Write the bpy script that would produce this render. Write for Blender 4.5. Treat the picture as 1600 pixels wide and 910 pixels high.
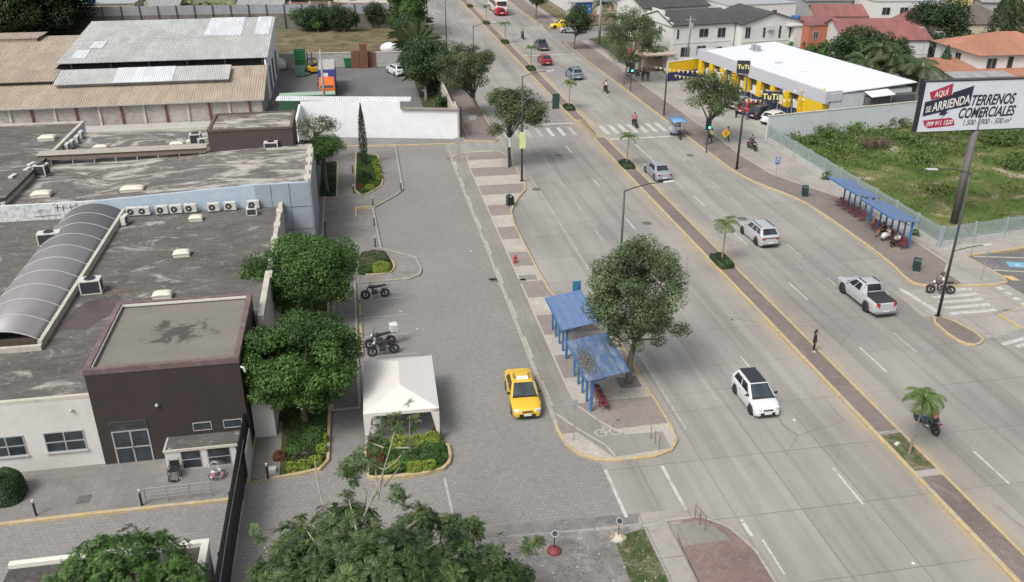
import bpy, bmesh, math, random
import numpy as np
from mathutils import Vector, Matrix
for o in list(bpy.data.objects): bpy.data.objects.remove(o)
SC = bpy.context.scene
COL = SC.collection
R_ = math.radians
# ---------------------------------------------------------------- camera
FPX, PITCH, ROLL, YAW, CAMH = 1372.9, R_(25.53), R_(0.075), R_(10.176), 28.0
def _axes():
 cy, sy = math.cos(YAW), math.sin(YAW)
 fw = Vector((sy*math.cos(PITCH), cy*math.cos(PITCH), -math.sin(PITCH)))
 ri = Vector((cy, -sy, 0)); up = ri.cross(fw)
 c, s = math.cos(ROLL), math.sin(ROLL)
 return ri*c+up*s, up*c-ri*s, fw
RI, UP, FW = _axes()
def G(u, v, z=0.0):
 """world point at height z seen at photograph pixel (u, v) (1600 x 910)"""
 d = RI*((u-800)/FPX) - UP*((v-455)/FPX) + FW
 t = (z-CAMH)/d.z
 return Vector((d.x*t, d.y*t, z))
cam_d = bpy.data.cameras.new('camera'); cam = bpy.data.objects.new('camera', cam_d); COL.objects.link(cam)
cam_d.sensor_width = 36; cam_d.sensor_fit = 'HORIZONTAL'; cam_d.lens = FPX/1600*36
cam_d.clip_start = 0.2; cam_d.clip_end = 3000
m3 = Matrix((RI, UP, -FW)).transposed()
cam.matrix_world = Matrix.Translation((0, 0, CAMH)) @ m3.to_4x4()
SC.camera = cam
SC.render.resolution_x = 1024; SC.render.resolution_y = 582
# ---------------------------------------------------------------- sky, sun, exposure
W = bpy.data.worlds.new('World'); SC.world = W; W.use_nodes = True
nt = W.node_tree; nt.nodes.clear()
sky = nt.nodes.new('ShaderNodeTexSky'); sky.sky_type = 'NISHITA'; sky.sun_disc = False
sky.sun_elevation = R_(52); sky.sun_rotation = R_(228); sky.dust_density = 6; sky.air_density = 1.0; sky.ozone_density = 1.0
bw = nt.nodes.new('ShaderNodeRGBToBW'); mx = nt.nodes.new('ShaderNodeMixRGB'); mx.inputs[0].default_value = 0.72
bg = nt.nodes.new('ShaderNodeBackground'); wo = nt.nodes.new('ShaderNodeOutputWorld')
nt.links.new(sky.outputs[0], bw.inputs[0]); nt.links.new(sky.outputs[0], mx.inputs[1]); nt.links.new(bw.outputs[0], mx.inputs[2])
nt.links.new(mx.outputs[0], bg.inputs[0]); bg.inputs[1].default_value = 0.15; nt.links.new(bg.outputs[0], wo.inputs[0])
sl = bpy.data.lights.new('sun', 'SUN'); sl.energy = 1.3; sl.angle = R_(18); sl.color = (1, .97, .93)
so = bpy.data.objects.new('sun', sl); COL.objects.link(so)
# sun from behind-left of the camera, high, through cloud (direction matches the sky's sun_rotation)
el, az = R_(52), R_(228)
sd = Vector((math.sin(az)*math.cos(el), math.cos(az)*math.cos(el), math.sin(el)))
so.rotation_euler = sd.to_track_quat('Z', 'Y').to_euler()
SC.view_settings.view_transform = 'Standard'; SC.view_settings.look = 'None'
SC.view_settings.exposure = 0.47; SC.view_settings.gamma = 1; SC.view_settings.use_curve_mapping = False
SC.render.engine = 'CYCLES'
SC.cycles.max_bounces = 5; SC.cycles.diffuse_bounces = 3; SC.cycles.glossy_bounces = 2; SC.cycles.transmission_bounces = 3; SC.cycles.transparent_max_bounces = 6
# ---------------------------------------------------------------- materials
MATS = {}
def nodes(name):
 m = bpy.data.materials.new(name); m.use_nodes = True; t = m.node_tree
 b = t.nodes['Principled BSDF']
 return m, t, b
def N(t, typ, **kw):
 n = t.nodes.new(typ)
 for k, v in kw.items():
  if k.startswith('i_'):
   key = k[2:]; key = int(key) if key.isdigit() else key.replace('_', ' ')
   n.inputs[key].default_value = v
  else: setattr(n, k, v)
 return n
def L(t, a, b): t.links.new(a, b)
def ramp(t, fac, stops, interp='LINEAR'):
 r = t.nodes.new('ShaderNodeValToRGB'); r.color_ramp.interpolation = interp
 e = r.color_ramp.elements
 while len(e) < len(stops): e.new(0.5)
 for i, (p, c) in enumerate(stops):
  e[i].position = p; e[i].color = (*c, 1) if len(c) == 3 else c
 L(t, fac, r.inputs[0]); return r.outputs[0]
def g3(v): return (v, v, v)
def coord(t, sc=(1, 1, 1), rot=0, src='Object', loc=(0, 0, 0)):
 tc = t.nodes.new('ShaderNodeTexCoord'); mp = t.nodes.new('ShaderNodeMapping')
 mp.inputs['Scale'].default_value = sc; mp.inputs['Rotation'].default_value = (0, 0, rot); mp.inputs['Location'].default_value = loc
 L(t, tc.outputs[src], mp.inputs[0]); return mp.outputs[0]
def noise(t, vec, scale, detail=4, rough=.55, dist=0):
 n = N(t, 'ShaderNodeTexNoise', i_Scale=scale, i_Detail=detail, i_Roughness=rough, i_Distortion=dist)
 L(t, vec, n.inputs['Vector']); return n.outputs['Fac']
def mixc(t, fac, a, b, mode='MIX'):
 m = t.nodes.new('ShaderNodeMixRGB'); m.blend_type = mode
 for i, x in ((0, fac), (1, a), (2, b)):
  if hasattr(x, 'links') or hasattr(x, 'is_linked'): L(t, x, m.inputs[i])
  elif i == 0: m.inputs[0].default_value = x
  else: m.inputs[i].default_value = (*x, 1) if len(x) == 3 else x
 return m.outputs[0]
def mth(t, op, a, b=None, clamp=False):
 m = t.nodes.new('ShaderNodeMath'); m.operation = op; m.use_clamp = clamp
 for i, x in ((0, a), (1, b)):
  if x is None: continue
  if hasattr(x, 'is_linked'): L(t, x, m.inputs[i])
  else: m.inputs[i].default_value = x
 return m.outputs[0]
def bump(t, b, h, strength=.3, dist=.02):
 n = N(t, 'ShaderNodeBump', i_Strength=strength, i_Distance=dist); L(t, h, n.inputs['Height']); L(t, n.outputs[0], b.inputs['Normal'])
def mat(name, col, rough=.6, var=.12, scale=3.0, metal=0.0, dirt=None, dirt_amt=.5, dscale=.6, spec=None, coat=0, stretch=(1, 1, 1)):
 """painted or plain surface with mottling and optional dirt patches"""
 if name in MATS: return MATS[name]
 m, t, b = nodes(name); v = coord(t, stretch)
 n1 = noise(t, v, scale, 6, .6)
 lo = tuple(c*(1-var) for c in col); hi = tuple(min(1, c*(1+var)) for c in col)
 c = ramp(t, n1, [(.3, lo), (.7, hi)])
 if dirt:
  n2 = noise(t, v, dscale, 8, .65, .5)
  f = ramp(t, n2, [(.48, g3(0)), (.68, g3(dirt_amt))]); c = mixc(t, f, c, dirt)
 L(t, c, b.inputs['Base Color']); b.inputs['Roughness'].default_value = rough; b.inputs['Metallic'].default_value = metal
 if spec is not None: b.inputs['Specular IOR Level'].default_value = spec
 if coat: b.inputs['Coat Weight'].default_value = coat; b.inputs['Coat Roughness'].default_value = .08
 MATS[name] = m; return m
def glass(name, col=(.02, .025, .03), rough=.08):
 if name in MATS: return MATS[name]
 m, t, b = nodes(name); v = coord(t)
 n = noise(t, v, 1.4, 3); c = ramp(t, n, [(.35, col), (.7, tuple(x*1.8+.01 for x in col))])
 L(t, c, b.inputs['Base Color']); b.inputs['Roughness'].default_value = rough; b.inputs['Specular IOR Level'].default_value = .7
 MATS[name] = m; return m
# ---------------------------------------------------------------- mesh builder
class MB:
 def __init__(s): s.v = []; s.f = []; s.m = []
 def add(s, vs, fs, mi=0):
  o = len(s.v); s.v += [tuple(p) for p in vs]; s.f += [tuple(i+o for i in f) for f in fs]; s.m += [mi]*len(fs); return s
 def box(s, c, d, rz=0, mi=0, rx=0, ry=0):
  M = Matrix.Translation(c) @ Matrix.Rotation(rz, 4, 'Z') @ Matrix.Rotation(ry, 4, 'Y') @ Matrix.Rotation(rx, 4, 'X')
  x, y, z = d[0]/2, d[1]/2, d[2]/2
  vs = [M @ Vector(p) for p in ((-x,-y,-z),(x,-y,-z),(x,y,-z),(-x,y,-z),(-x,-y,z),(x,-y,z),(x,y,z),(-x,y,z))]
  return s.add(vs, [(0,3,2,1),(4,5,6,7),(0,1,5,4),(1,2,6,5),(2,3,7,6),(3,0,4,7)], mi)
 def bb(s, x0, x1, y0, y1, z0, z1, mi=0): return s.box(((x0+x1)/2, (y0+y1)/2, (z0+z1)/2), (x1-x0, y1-y0, z1-z0), 0, mi)
 def prism(s, poly, z0, z1, mi=0):
  n = len(poly); a = sum(poly[i][0]*poly[(i+1)%n][1]-poly[(i+1)%n][0]*poly[i][1] for i in range(n))
  if a < 0: poly = poly[::-1]
  vs = [(p[0], p[1], z0) for p in poly]+[(p[0], p[1], z1) for p in poly]
  return s.add(vs, [tuple(range(n-1, -1, -1)), tuple(range(n, 2*n))]+[(i, (i+1)%n, n+(i+1)%n, n+i) for i in range(n)], mi)
 def sheet(s, poly, z, mi=0):
  n = len(poly); a = sum(poly[i][0]*poly[(i+1)%n][1]-poly[(i+1)%n][0]*poly[i][1] for i in range(n))
  if a < 0: poly = poly[::-1]
  return s.add([(p[0], p[1], z) for p in poly], [tuple(range(n))], mi)
 def tube(s, pts, rs, n=8, mi=0, cap=True):
  pts = [Vector(p) for p in pts]
  if not isinstance(rs, (list, tuple)): rs = [rs]*len(pts)
  rings = []; prev = None
  for i, p in enumerate(pts):
   d = (pts[min(i+1, len(pts)-1)]-pts[max(i-1, 0)]).normalized()
   ref = prev if prev else (Vector((1, 0, 0)) if abs(d.x) < .9 else Vector((0, 1, 0)))
   a = (ref-d*ref.dot(d)).normalized(); b = d.cross(a); prev = a
   rings.append([p+(a*math.cos(2*math.pi*k/n)+b*math.sin(2*math.pi*k/n))*rs[i] for k in range(n)])
  vs = [q for r in rings for q in r]; fs = []
  for i in range(len(pts)-1):
   for k in range(n): fs.append((i*n+k, i*n+(k+1)%n, (i+1)*n+(k+1)%n, (i+1)*n+k))
  if cap: fs += [tuple(range(n-1, -1, -1)), tuple((len(pts)-1)*n+k for k in range(n))]
  return s.add(vs, fs, mi)
 def cyl(s, c, r, h, n=16, mi=0, axis='Z', r2=None):
  c = Vector(c); d = {'Z': Vector((0,0,1)), 'X': Vector((1,0,0)), 'Y': Vector((0,1,0))}[axis]
  return s.tube([c-d*h/2, c+d*h/2], [r, r if r2 is None else r2], n, mi)
 def torus(s, c, R, r, axis='X', n=24, k=8, mi=0):
  c = Vector(c); a, b, d = {'X': (Vector((0,1,0)), Vector((0,0,1)), Vector((1,0,0))), 'Z': (Vector((1,0,0)), Vector((0,1,0)), Vector((0,0,1))), 'Y': (Vector((1,0,0)), Vector((0,0,1)), Vector((0,1,0)))}[axis]
  vs = []; fs = []
  for i in range(n):
   th = 2*math.pi*i/n; o = a*math.cos(th)+b*math.sin(th)
   for j in range(k):
    ph = 2*math.pi*j/k; vs.append(c+o*(R+r*math.cos(ph))+d*r*math.sin(ph))
  for i in range(n):
   for j in range(k): fs.append((i*k+j, ((i+1)%n)*k+j, ((i+1)%n)*k+(j+1)%k, i*k+(j+1)%k))
  return s.add(vs, fs, mi)
 def ball(s, c, r, n=12, m=8, mi=0):
  c = Vector(c); r = Vector(r) if isinstance(r, (tuple, list, Vector)) else Vector((r, r, r))
  vs = [c+Vector((0, 0, r.z))]; fs = []
  for i in range(1, m):
   th = math.pi*i/m
   for k in range(n):
    ph = 2*math.pi*k/n; vs.append(c+Vector((r.x*math.sin(th)*math.cos(ph), r.y*math.sin(th)*math.sin(ph), r.z*math.cos(th))))
  vs.append(c-Vector((0, 0, r.z)))
  for k in range(n): fs.append((0, 1+k, 1+(k+1)%n)); fs.append((len(vs)-1, 1+(m-2)*n+(k+1)%n, 1+(m-2)*n+k))
  for i in range(m-2):
   for k in range(n): fs.append((1+i*n+k, 1+(i+1)*n+k, 1+(i+1)*n+(k+1)%n, 1+i*n+(k+1)%n))
  return s.add(vs, fs, mi)
 def quad(s, a, b, c, d, mi=0): return s.add([a, b, c, d], [(0, 1, 2, 3)], mi)
 def plate(s, a, b, c, d, th, mi=0):
  """thick quad: a,b,c,d counter-clockwise seen from outside, thickness inwards"""
  a, b, c, d = map(Vector, (a, b, c, d)); n = (b-a).cross(d-a).normalized()*th
  return s.add([a, b, c, d, a-n, b-n, c-n, d-n], [(0,1,2,3), (7,6,5,4), (4,5,1,0), (5,6,2,1), (6,7,3,2), (7,4,0,3)], mi)
 def build(s, name, mats, parent=None, smooth=False, bevel=0, seg=2, world=False):
  me = bpy.data.meshes.new(name)
  vs = s.v
  if world and parent is not None:
   l = parent.location; vs = [(a-l.x, b-l.y, c-l.z) for a, b, c in vs]
  me.from_pydata(vs, [], s.f)
  if not isinstance(mats, (list, tuple)): mats = [mats]
  for m in mats: me.materials.append(m)
  me.polygons.foreach_set('material_index', s.m)
  if smooth: me.polygons.foreach_set('use_smooth', [True]*len(s.f))
  me.update()
  o = bpy.data.objects.new(name, me); COL.objects.link(o)
  if parent is not None: o.parent = parent
  if bevel:
   b = o.modifiers.new('bevel', 'BEVEL'); b.width = bevel; b.segments = seg; b.limit_method = 'ANGLE'; b.angle_limit = R_(40)
  return o
def tag(o, label=None, cat=None, group=None, kind=None):
 if label: o['label'] = label
 if cat: o['category'] = cat
 if group: o['group'] = group
 if kind: o['kind'] = kind
 return o
def T(name, label, cat, loc=(0, 0, 0), rz=0, group=None):
 o = bpy.data.objects.new(name, None); COL.objects.link(o); o.empty_display_size = .3
 o.location = loc if len(loc) == 3 else (*loc, 0); o.rotation_euler = (0, 0, rz)
 return tag(o, label, cat, group)
def kids(o): return KID.get(o.name, None) or [c for c in bpy.data.objects if c.parent == o]
KID = {}
def dup(o, loc=None, rz=None, label=None, group=None, parent=None, scale=None):
 c = o.copy(); COL.objects.link(c)
 if parent is not None: c.parent = parent
 if loc is not None: c.location = loc if len(loc) == 3 else (*loc, 0)
 if rz is not None: c.rotation_euler = (0, 0, rz)
 if label: c['label'] = label
 if group: c['group'] = group
 if scale is not None: c.scale = (scale,)*3 if not hasattr(scale, '__len__') else scale
 for ch in [x for x in list(COL.objects) if x.parent == o]: dup(ch, parent=c)
 return c
def struct(mb, name, m, z=None, **k): return tag(mb.build(name, m, **k), kind='structure')
def jitter(rng, a): return rng.uniform(-a, a)
def text_obj(name, s, m, parent, size, loc, rot=(0, 0, 0), shear=0, sx=1, extrude=.01, align='LEFT', off=0.0):
 cu = bpy.data.curves.new('t', 'FONT'); cu.body = s; cu.size = size; cu.shear = shear; cu.extrude = extrude; cu.align_x = align; cu.offset = off
 tmp = bpy.data.objects.new('t', cu); COL.objects.link(tmp)
 dg = bpy.context.evaluated_depsgraph_get(); me = bpy.data.meshes.new_from_object(tmp.evaluated_get(dg)); me.name = name
 bpy.data.objects.remove(tmp); bpy.data.curves.remove(cu)
 me.transform(Matrix.Diagonal((sx, 1, 1, 1)))
 me.materials.clear(); me.materials.append(m)
 o = bpy.data.objects.new(name, me); COL.objects.link(o); o.parent = parent; o.location = loc; o.rotation_euler = rot
 return o
# ================================================================ GROUND SURFACES
def mat_road():
 m, t, b = nodes('concrete_road'); v = coord(t)
 sx = N(t, 'ShaderNodeSeparateXYZ'); L(t, v, sx.inputs[0])
 # slabs: joints every 3.4 m across and 4.6 m along
 br = N(t, 'ShaderNodeTexBrick', offset=0.0, squash=1.0, i_Scale=1.0, i_Mortar_Size=.03, i_Mortar_Smooth=.3, i_Bias=0.0, i_Brick_Width=3.42, i_Row_Height=4.6)
 br.inputs['Color1'].default_value = (.25, .241, .223, 1); br.inputs['Color2'].default_value = (.288, .278, .256, 1); br.inputs['Mortar'].default_value = (.13, .125, .115, 1)
 mp = coord(t, loc=(-26.8, 1.2, 0)); L(t, mp, br.inputs['Vector'])
 fade = ramp(t, noise(t, v, .11, 3), [(.38, g3(0)), (.6, g3(1))])
 base = mixc(t, .25, br.outputs['Color'], (.272, .262, .243))
 base = mixc(t, mth(t, 'MULTIPLY', fade, .35), base, (.28, .27, .25))
 big = noise(t, v, .07, 5, .6, .4)
 c = mixc(t, 1.0, base, ramp(t, big, [(.32, g3(.78)), (.68, g3(1.12))]), 'MULTIPLY')
 # wear along the wheel tracks: stains stretched along the road
 vs = coord(t, (1.0, .035, 1)); st = noise(t, vs, .9, 6, .6, .2)
 c = mixc(t, 1.0, c, ramp(t, st, [(.32, (.79, .78, .77)), (.55, g3(1)), (.75, (1.09, 1.08, 1.06))]), 'MULTIPLY')
 tr = mth(t, 'SINE', mth(t, 'MULTIPLY', sx.outputs[0], 2*math.pi/1.71))
 c = mixc(t, 1.0, c, ramp(t, mth(t, 'MULTIPLY_ADD', tr, .5), [(0, g3(1.0)), (1, g3(.97))]), 'MULTIPLY')
 fine = noise(t, v, 9, 5, .7); c = mixc(t, 1.0, c, ramp(t, fine, [(.25, g3(.88)), (.75, g3(1.12))]), 'MULTIPLY')
 # oil and rubber spots
 sp = noise(t, v, .55, 8, .75, 1.0); c = mixc(t, ramp(t, sp, [(.59, g3(0)), (.74, g3(.45))]), c, (.14, .135, .13))
 # cracks
 vo = N(t, 'ShaderNodeTexVoronoi', feature='DISTANCE_TO_EDGE', i_Scale=.085)
 vn = N(t, 'ShaderNodeTexNoise', i_Scale=.5, i_Detail=5); L(t, v, vn.inputs['Vector'])
 L(t, mixc(t, .25, v, vn.outputs['Color'], 'LINEAR_LIGHT'), vo.inputs['Vector'])
 cr = ramp(t, vo.outputs['Distance'], [(0, g3(1)), (.0035, g3(0))])
 cm = mth(t, 'MULTIPLY', cr, ramp(t, noise(t, v, .06, 2), [(.5, g3(0)), (.58, g3(.55))])); c = mixc(t, cm, c, (.1, .098, .095))
 # ochre dust gathered along the two kerbs of the median
 dx = mth(t, 'ABSOLUTE', mth(t, 'SUBTRACT', sx.outputs[0], 27.6))
 df = ramp(t, mth(t, 'DIVIDE', dx, 4.0), [(.24, g3(.7)), (.34, g3(.32)), (.62, g3(0))])
 dn = ramp(t, noise(t, coord(t, (1, .25, 1)), .8, 5), [(.35, g3(.1)), (.65, g3(1))])
 c = mixc(t, mth(t, 'MULTIPLY', df, dn), c, (.38, .30, .20))
 L(t, c, b.inputs['Base Color']); b.inputs['Roughness'].default_value = .85; b.inputs['Specular IOR Level'].default_value = .3
 bump(t, b, fine, .15, .01); return m
def mat_pavers(name, c1, c2, mort, w=.30, h=.24, rot=0, ms=.02, dirt=(.13, .12, .11), off=.5, big_lo=.8, big_hi=1.15, axes=None, dirt_amt=.5):
 m, t, b = nodes(name); v = coord(t, rot=rot)
 if axes:
  s = N(t, 'ShaderNodeSeparateXYZ'); cb = N(t, 'ShaderNodeCombineXYZ'); L(t, v, s.inputs[0])
  L(t, s.outputs[axes[0]], cb.inputs[0]); L(t, s.outputs[axes[1]], cb.inputs[1]); vv = cb.outputs[0]
 else: vv = v
 wn = N(t, 'ShaderNodeTexNoise', i_Scale=.35, i_Detail=3); L(t, v, wn.inputs['Vector'])
 vb = mixc(t, .02, vv, wn.outputs['Color'], 'LINEAR_LIGHT')
 br = N(t, 'ShaderNodeTexBrick', offset=off, i_Scale=1.0, i_Mortar_Size=ms, i_Mortar_Smooth=.4, i_Bias=0.0, i_Brick_Width=w, i_Row_Height=h)
 br.inputs['Color1'].default_value = (*c1, 1); br.inputs['Color2'].default_value = (*c2, 1); br.inputs['Mortar'].default_value = (*mort, 1)
 L(t, vb, br.inputs['Vector'])
 c = mixc(t, 1.0, br.outputs['Color'], ramp(t, noise(t, v, .13, 6, .6, .5), [(.3, g3(big_lo)), (.7, g3(big_hi))]), 'MULTIPLY')
 c = mixc(t, 1.0, c, ramp(t, noise(t, v, 3.5, 6, .7), [(.25, g3(.85)), (.75, g3(1.14))]), 'MULTIPLY')
 c = mixc(t, ramp(t, noise(t, v, .45, 8, .7, 1.2), [(.55, g3(0)), (.75, g3(dirt_amt))]), c, dirt)
 L(t, c, b.inputs['Base Color']); b.inputs['Roughness'].default_value = .88; b.inputs['Specular IOR Level'].default_value = .25
 bump(t, b, br.outputs['Fac'], -.25, .01); return m
M_road = mat_road()
M_hex = mat_pavers('grey_pavers', (.205, .200, .190), (.230, .224, .212), (.165, .16, .15), .27, .23, ms=.02, dirt=(.27, .262, .245), dirt_amt=.45, big_lo=.9, big_hi=1.08)
M_brickpave = mat_pavers('brown_brick_paving', (.185, .152, .14), (.215, .18, .165), (.145, .125, .115), .34, .17, rot=R_(45), dirt=(.30, .27, .235))
M_median = mat_pavers('median_brick', (.175, .14, .13), (.205, .168, .155), (.135, .115, .105), .3, .15, rot=R_(45), dirt=(.3, .26, .21))
M_concwalk = mat_pavers('concrete_walk', (.28, .265, .242), (.31, .295, .268), (.17, .16, .145), 2.4, 2.4, off=0, ms=.03, dirt=(.17, .15, .13))
M_hospwalk = mat_pavers('stamped_walk', (.185, .176, .166), (.208, .198, .186), (.155, .146, .137), .6, .6, off=0, ms=.015, dirt=(.1, .09, .08), dirt_amt=.6)
M_yard = mat_pavers('yard_asphalt', (.12, .12, .12), (.14, .14, .14), (.11, .11, .11), 5, 5, off=0, ms=.03, dirt=(.2, .19, .18))
def mat_kerb(name='kerb_paint', worn=.45):
 m, t, b = nodes(name); v = coord(t)
 n = noise(t, v, 1.1, 8, .7, .8); f = ramp(t, n, [(worn-.1, g3(0)), (worn+.1, g3(1))])
 n2 = noise(t, v, 4, 4); con = ramp(t, n2, [(.3, (.25, .235, .205)), (.7, (.36, .34, .30))])
 yel = ramp(t, n2, [(.3, (.36, .265, .12)), (.7, (.46, .36, .20))])
 L(t, mixc(t, f, con, yel), b.inputs['Base Color']); b.inputs['Roughness'].default_value = .8; return m
M_kerbY = mat_kerb('kerb_worn_yellow', .44); M_kerbP = mat_kerb('kerb_pale', .66)
def mat_paint(name, col, wear=.5):
 m, t, b = nodes(name); v = coord(t); n = noise(t, v, 2.2, 9, .75, .5)
 c = mixc(t, ramp(t, n, [(wear-.06, g3(0)), (wear+.08, g3(1))]), (.27, .265, .25), col)
 L(t, c, b.inputs['Base Color']); b.inputs['Roughness'].default_value = .7; return m
M_white = mat_paint('road_paint_white', (.46, .455, .43), .44); M_faint = mat_paint('road_paint_faded', (.38, .375, .355), .5)
M_bluep = mat_paint('road_paint_blue', (.12, .33, .48), .4); M_yelp = mat_paint('road_paint_yellow', (.55, .38, .12), .4)
def mat_soil(name, stops, scale=.35, fine=6):
 m, t, b = nodes(name); v = coord(t)
 c = ramp(t, noise(t, v, scale, 8, .65, .6), stops)
 n = noise(t, v, fine, 6, .75); c = mixc(t, 1.0, c, ramp(t, n, [(.25, g3(.6)), (.75, g3(1.35))]), 'MULTIPLY')
 L(t, c, b.inputs['Base Color']); b.inputs['Roughness'].default_value = .95; b.inputs['Specular IOR Level'].default_value = .1; bump(t, b, n, .6, .05); return m
M_base = mat_soil('dry_earth', [(.3, (.13, .12, .085)), (.5, (.17, .16, .12)), (.7, (.22, .2, .16))], .12, 2)
M_lot = mat_soil('weedy_ground', [(.3, (.05, .085, .024)), (.48, (.09, .13, .035)), (.58, (.15, .15, .065)), (.66, (.32, .28, .21))], .22, 4)
M_drygrass = mat_soil('dry_grass', [(.3, (.075, .078, .04)), (.48, (.12, .105, .06)), (.62, (.19, .15, .1))], .3, 4)
M_lawn = mat_soil('lawn', [(.3, (.045, .06, .03)), (.55, (.075, .095, .045)), (.72, (.17, .15, .11))], .4, 5)
M_plantsoil = mat_soil('planter_soil', [(.3, (.035, .045, .02)), (.55, (.06, .06, .03)), (.75, (.14, .08, .045))], 1.2, 9)
M_gravel = mat_soil('gravel', [(.3, (.13, .125, .12)), (.5, (.19, .185, .18)), (.7, (.27, .255, .235))], 1.3, 9)
# base sheets
struct(MB().sheet([(-700, -200), (700, -200), (700, 1200), (-700, 1200)], -.06), 'ground', M_base)
struct(MB().sheet([(-60, 5), (14, 5), (14, 100.5), (-60, 104)], -.012), 'paved_street', M_hex)
struct(MB().sheet([(11.2, -30), (52, -30), (52, 48.5), (44, 52.5), (42, 60), (42, 100), (38, 140), (38, 480), (15.9, 480), (15.9, 99), (9.6, 97.6), (9.6, 92), (11.2, 90)], 0), 'avenue', M_road)
M_asph = mat_soil('asphalt_side', [(.3, (.12, .12, .118)), (.6, (.155, .15, .145)), (.75, (.2, .19, .18))], .3, 7)
struct(MB().sheet([(45.4, 41), (90, 30), (90, 58), (47.3, 57.7), (47.8, 53.2), (43.4, 52.3)], .004), 'side_street_asphalt', M_asph)
struct(MB().sheet([(37.5, 157), (140, 178), (140, 190), (37.5, 172)], .004), 'far_side_street', M_hex)
# ---- raised pavements with kerbs
def arcpts(c, r, a0, a1, n=8): return [(c[0]+r*math.cos(R_(a0+(a1-a0)*i/n)), c[1]+r*math.sin(R_(a0+(a1-a0)*i/n))) for i in range(n+1)]
def smooth2(pts, it=2, closed=True):
 for _ in range(it):
  q = []; n = len(pts)
  for i in range(n if closed else n-1):
   a, b = pts[i], pts[(i+1)%n]
   q += [(a[0]*.75+b[0]*.25, a[1]*.75+b[1]*.25), (a[0]*.25+b[0]*.75, a[1]*.25+b[1]*.75)]
  if not closed: q = [pts[0]]+q+[pts[-1]]
  pts = q
 return pts
def kerb(pts, w=.17, z0=-.05, z1=.15, closed=True, m=None, name='kerb'):
 """kerb stones along pts; w offsets inwards (to the left of the travel direction)"""
 mb = MB(); n = len(pts); P = [Vector((p[0], p[1])) for p in pts]; off = []; out = []
 for i in range(n):
  a = P[(i-1)%n] if closed or i > 0 else P[i]; c = P[(i+1)%n] if closed or i < n-1 else P[i]
  d = (c-a); d = d.normalized() if d.length > 1e-6 else Vector((1, 0)); nn = Vector((-d.y, d.x)); off.append(P[i]+nn*w); out.append(P[i]-nn*.008)
 P = out
 for i in range(n if closed else n-1):
  j = (i+1)%n; a, b, c, d = P[i], P[j], off[j], off[i]; lip = .02
  mb.add([(a.x, a.y, z0), (b.x, b.y, z0), (c.x, c.y, z0), (d.x, d.y, z0), (a.x, a.y, z1-lip), (b.x, b.y, z1-lip), (c.x, c.y, z1), (d.x, d.y, z1), (a.x*.85+d.x*.15, a.y*.85+d.y*.15, z1), (b.x*.85+c.x*.15, b.y*.85+c.y*.15, z1)],
    [(0, 1, 5, 4), (4, 5, 9, 8), (8, 9, 6, 7), (2, 3, 7, 6)])
 return struct(mb, name, m or M_kerbY)
# island plaza between the slip street and the avenue
isl = [(9.62, 91.2), (9.62, 60), (9.6, 39.4), (9.75, 38.2), (10.2, 37.2), (11.1, 36.45), (12.2, 36.2), (14.2, 36.2), (15.3, 36.6), (15.9, 37.4), (16.05, 38.6), (16.0, 48.4), (15.7, 49.6), (14.4, 52.6), (13.4, 55.2), (13.1, 57.6), (13.0, 64), (13.0, 71), (13.3, 74.2), (14.5, 77.4), (15.7, 79.8), (16.0, 81.6), (16.0, 91.0), (15.4, 92.8), (14.2, 93.6), (11.4, 93.4), (10.2, 92.6)]
isl = isl[:1]+isl[1:]
def mat_bands():
 m, t, b = nodes('banded_plaza_paving'); v = coord(t); s = N(t, 'ShaderNodeSeparateXYZ'); L(t, v, s.inputs[0])
 yy = mth(t, 'DIVIDE', mth(t, 'SUBTRACT', s.outputs[1], 36.2), 5.68)
 f = mth(t, 'GREATER_THAN', mth(t, 'FRACT', yy), .5)
 def brk(c1, c2, mo, w, h, rot):
  br = N(t, 'ShaderNodeTexBrick', offset=.5, i_Scale=1.0, i_Mortar_Size=.015, i_Brick_Width=w, i_Row_Height=h); br.inputs['Color1'].default_value = (*c1, 1); br.inputs['Color2'].default_value = (*c2, 1); br.inputs['Mortar'].default_value = (*mo, 1)
  L(t, coord(t, rot=rot), br.inputs['Vector']); return br.outputs['Color']
 a = brk((.36, .33, .288), (.41, .38, .335), (.29, .265, .23), .32, .32, R_(45)); c2 = brk((.22, .19, .172), (.26, .225, .202), (.18, .158, .14), .3, .15, R_(0))
 c = mixc(t, f, a, c2)
 c = mixc(t, 1.0, c, ramp(t, noise(t, v, .5, 7, .65, .8), [(.3, g3(.84)), (.7, g3(1.08))]), 'MULTIPLY')
 c = mixc(t, 1.0, c, ramp(t, noise(t, v, 6, 5, .7), [(.25, g3(.88)), (.75, g3(1.12))]), 'MULTIPLY')
 L(t, c, b.inputs['Base Color']); b.inputs['Roughness'].default_value = .85; return m
struct(MB().prism(isl, -.05, .128), 'plaza_pavement', mat_bands())
kerb(isl, .16, z1=.142, m=M_kerbY, name='kerb')
kerb([(9.60, 91.0), (9.60, 40.0)], .22, z1=.150, closed=False, m=M_kerbP)
M_cyc = mat_pavers('cycle_lane_concrete', (.215, .21, .19), (.235, .228, .206), (.16, .155, .14), 1.5, 5.2, off=0, ms=.02, dirt=(.16, .155, .14))
M_edge = mat_paint('cycle_lane_edge', (.36, .34, .31), .35)
lane = [(10.1, 91.0), (11.0, 92.6), (11.6, 92.2), (11.15, 88), (11.15, 46), (11.15, 43.0), (11.3, 41.6), (12.05, 40.0), (13.1, 38.4), (15.3, 38.35), (15.3, 36.75), (12.0, 36.5), (10.9, 38.6), (9.95, 40.6), (9.95, 88)]
struct(MB().sheet(lane, .134), 'cycle_path', M_cyc)
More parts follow.
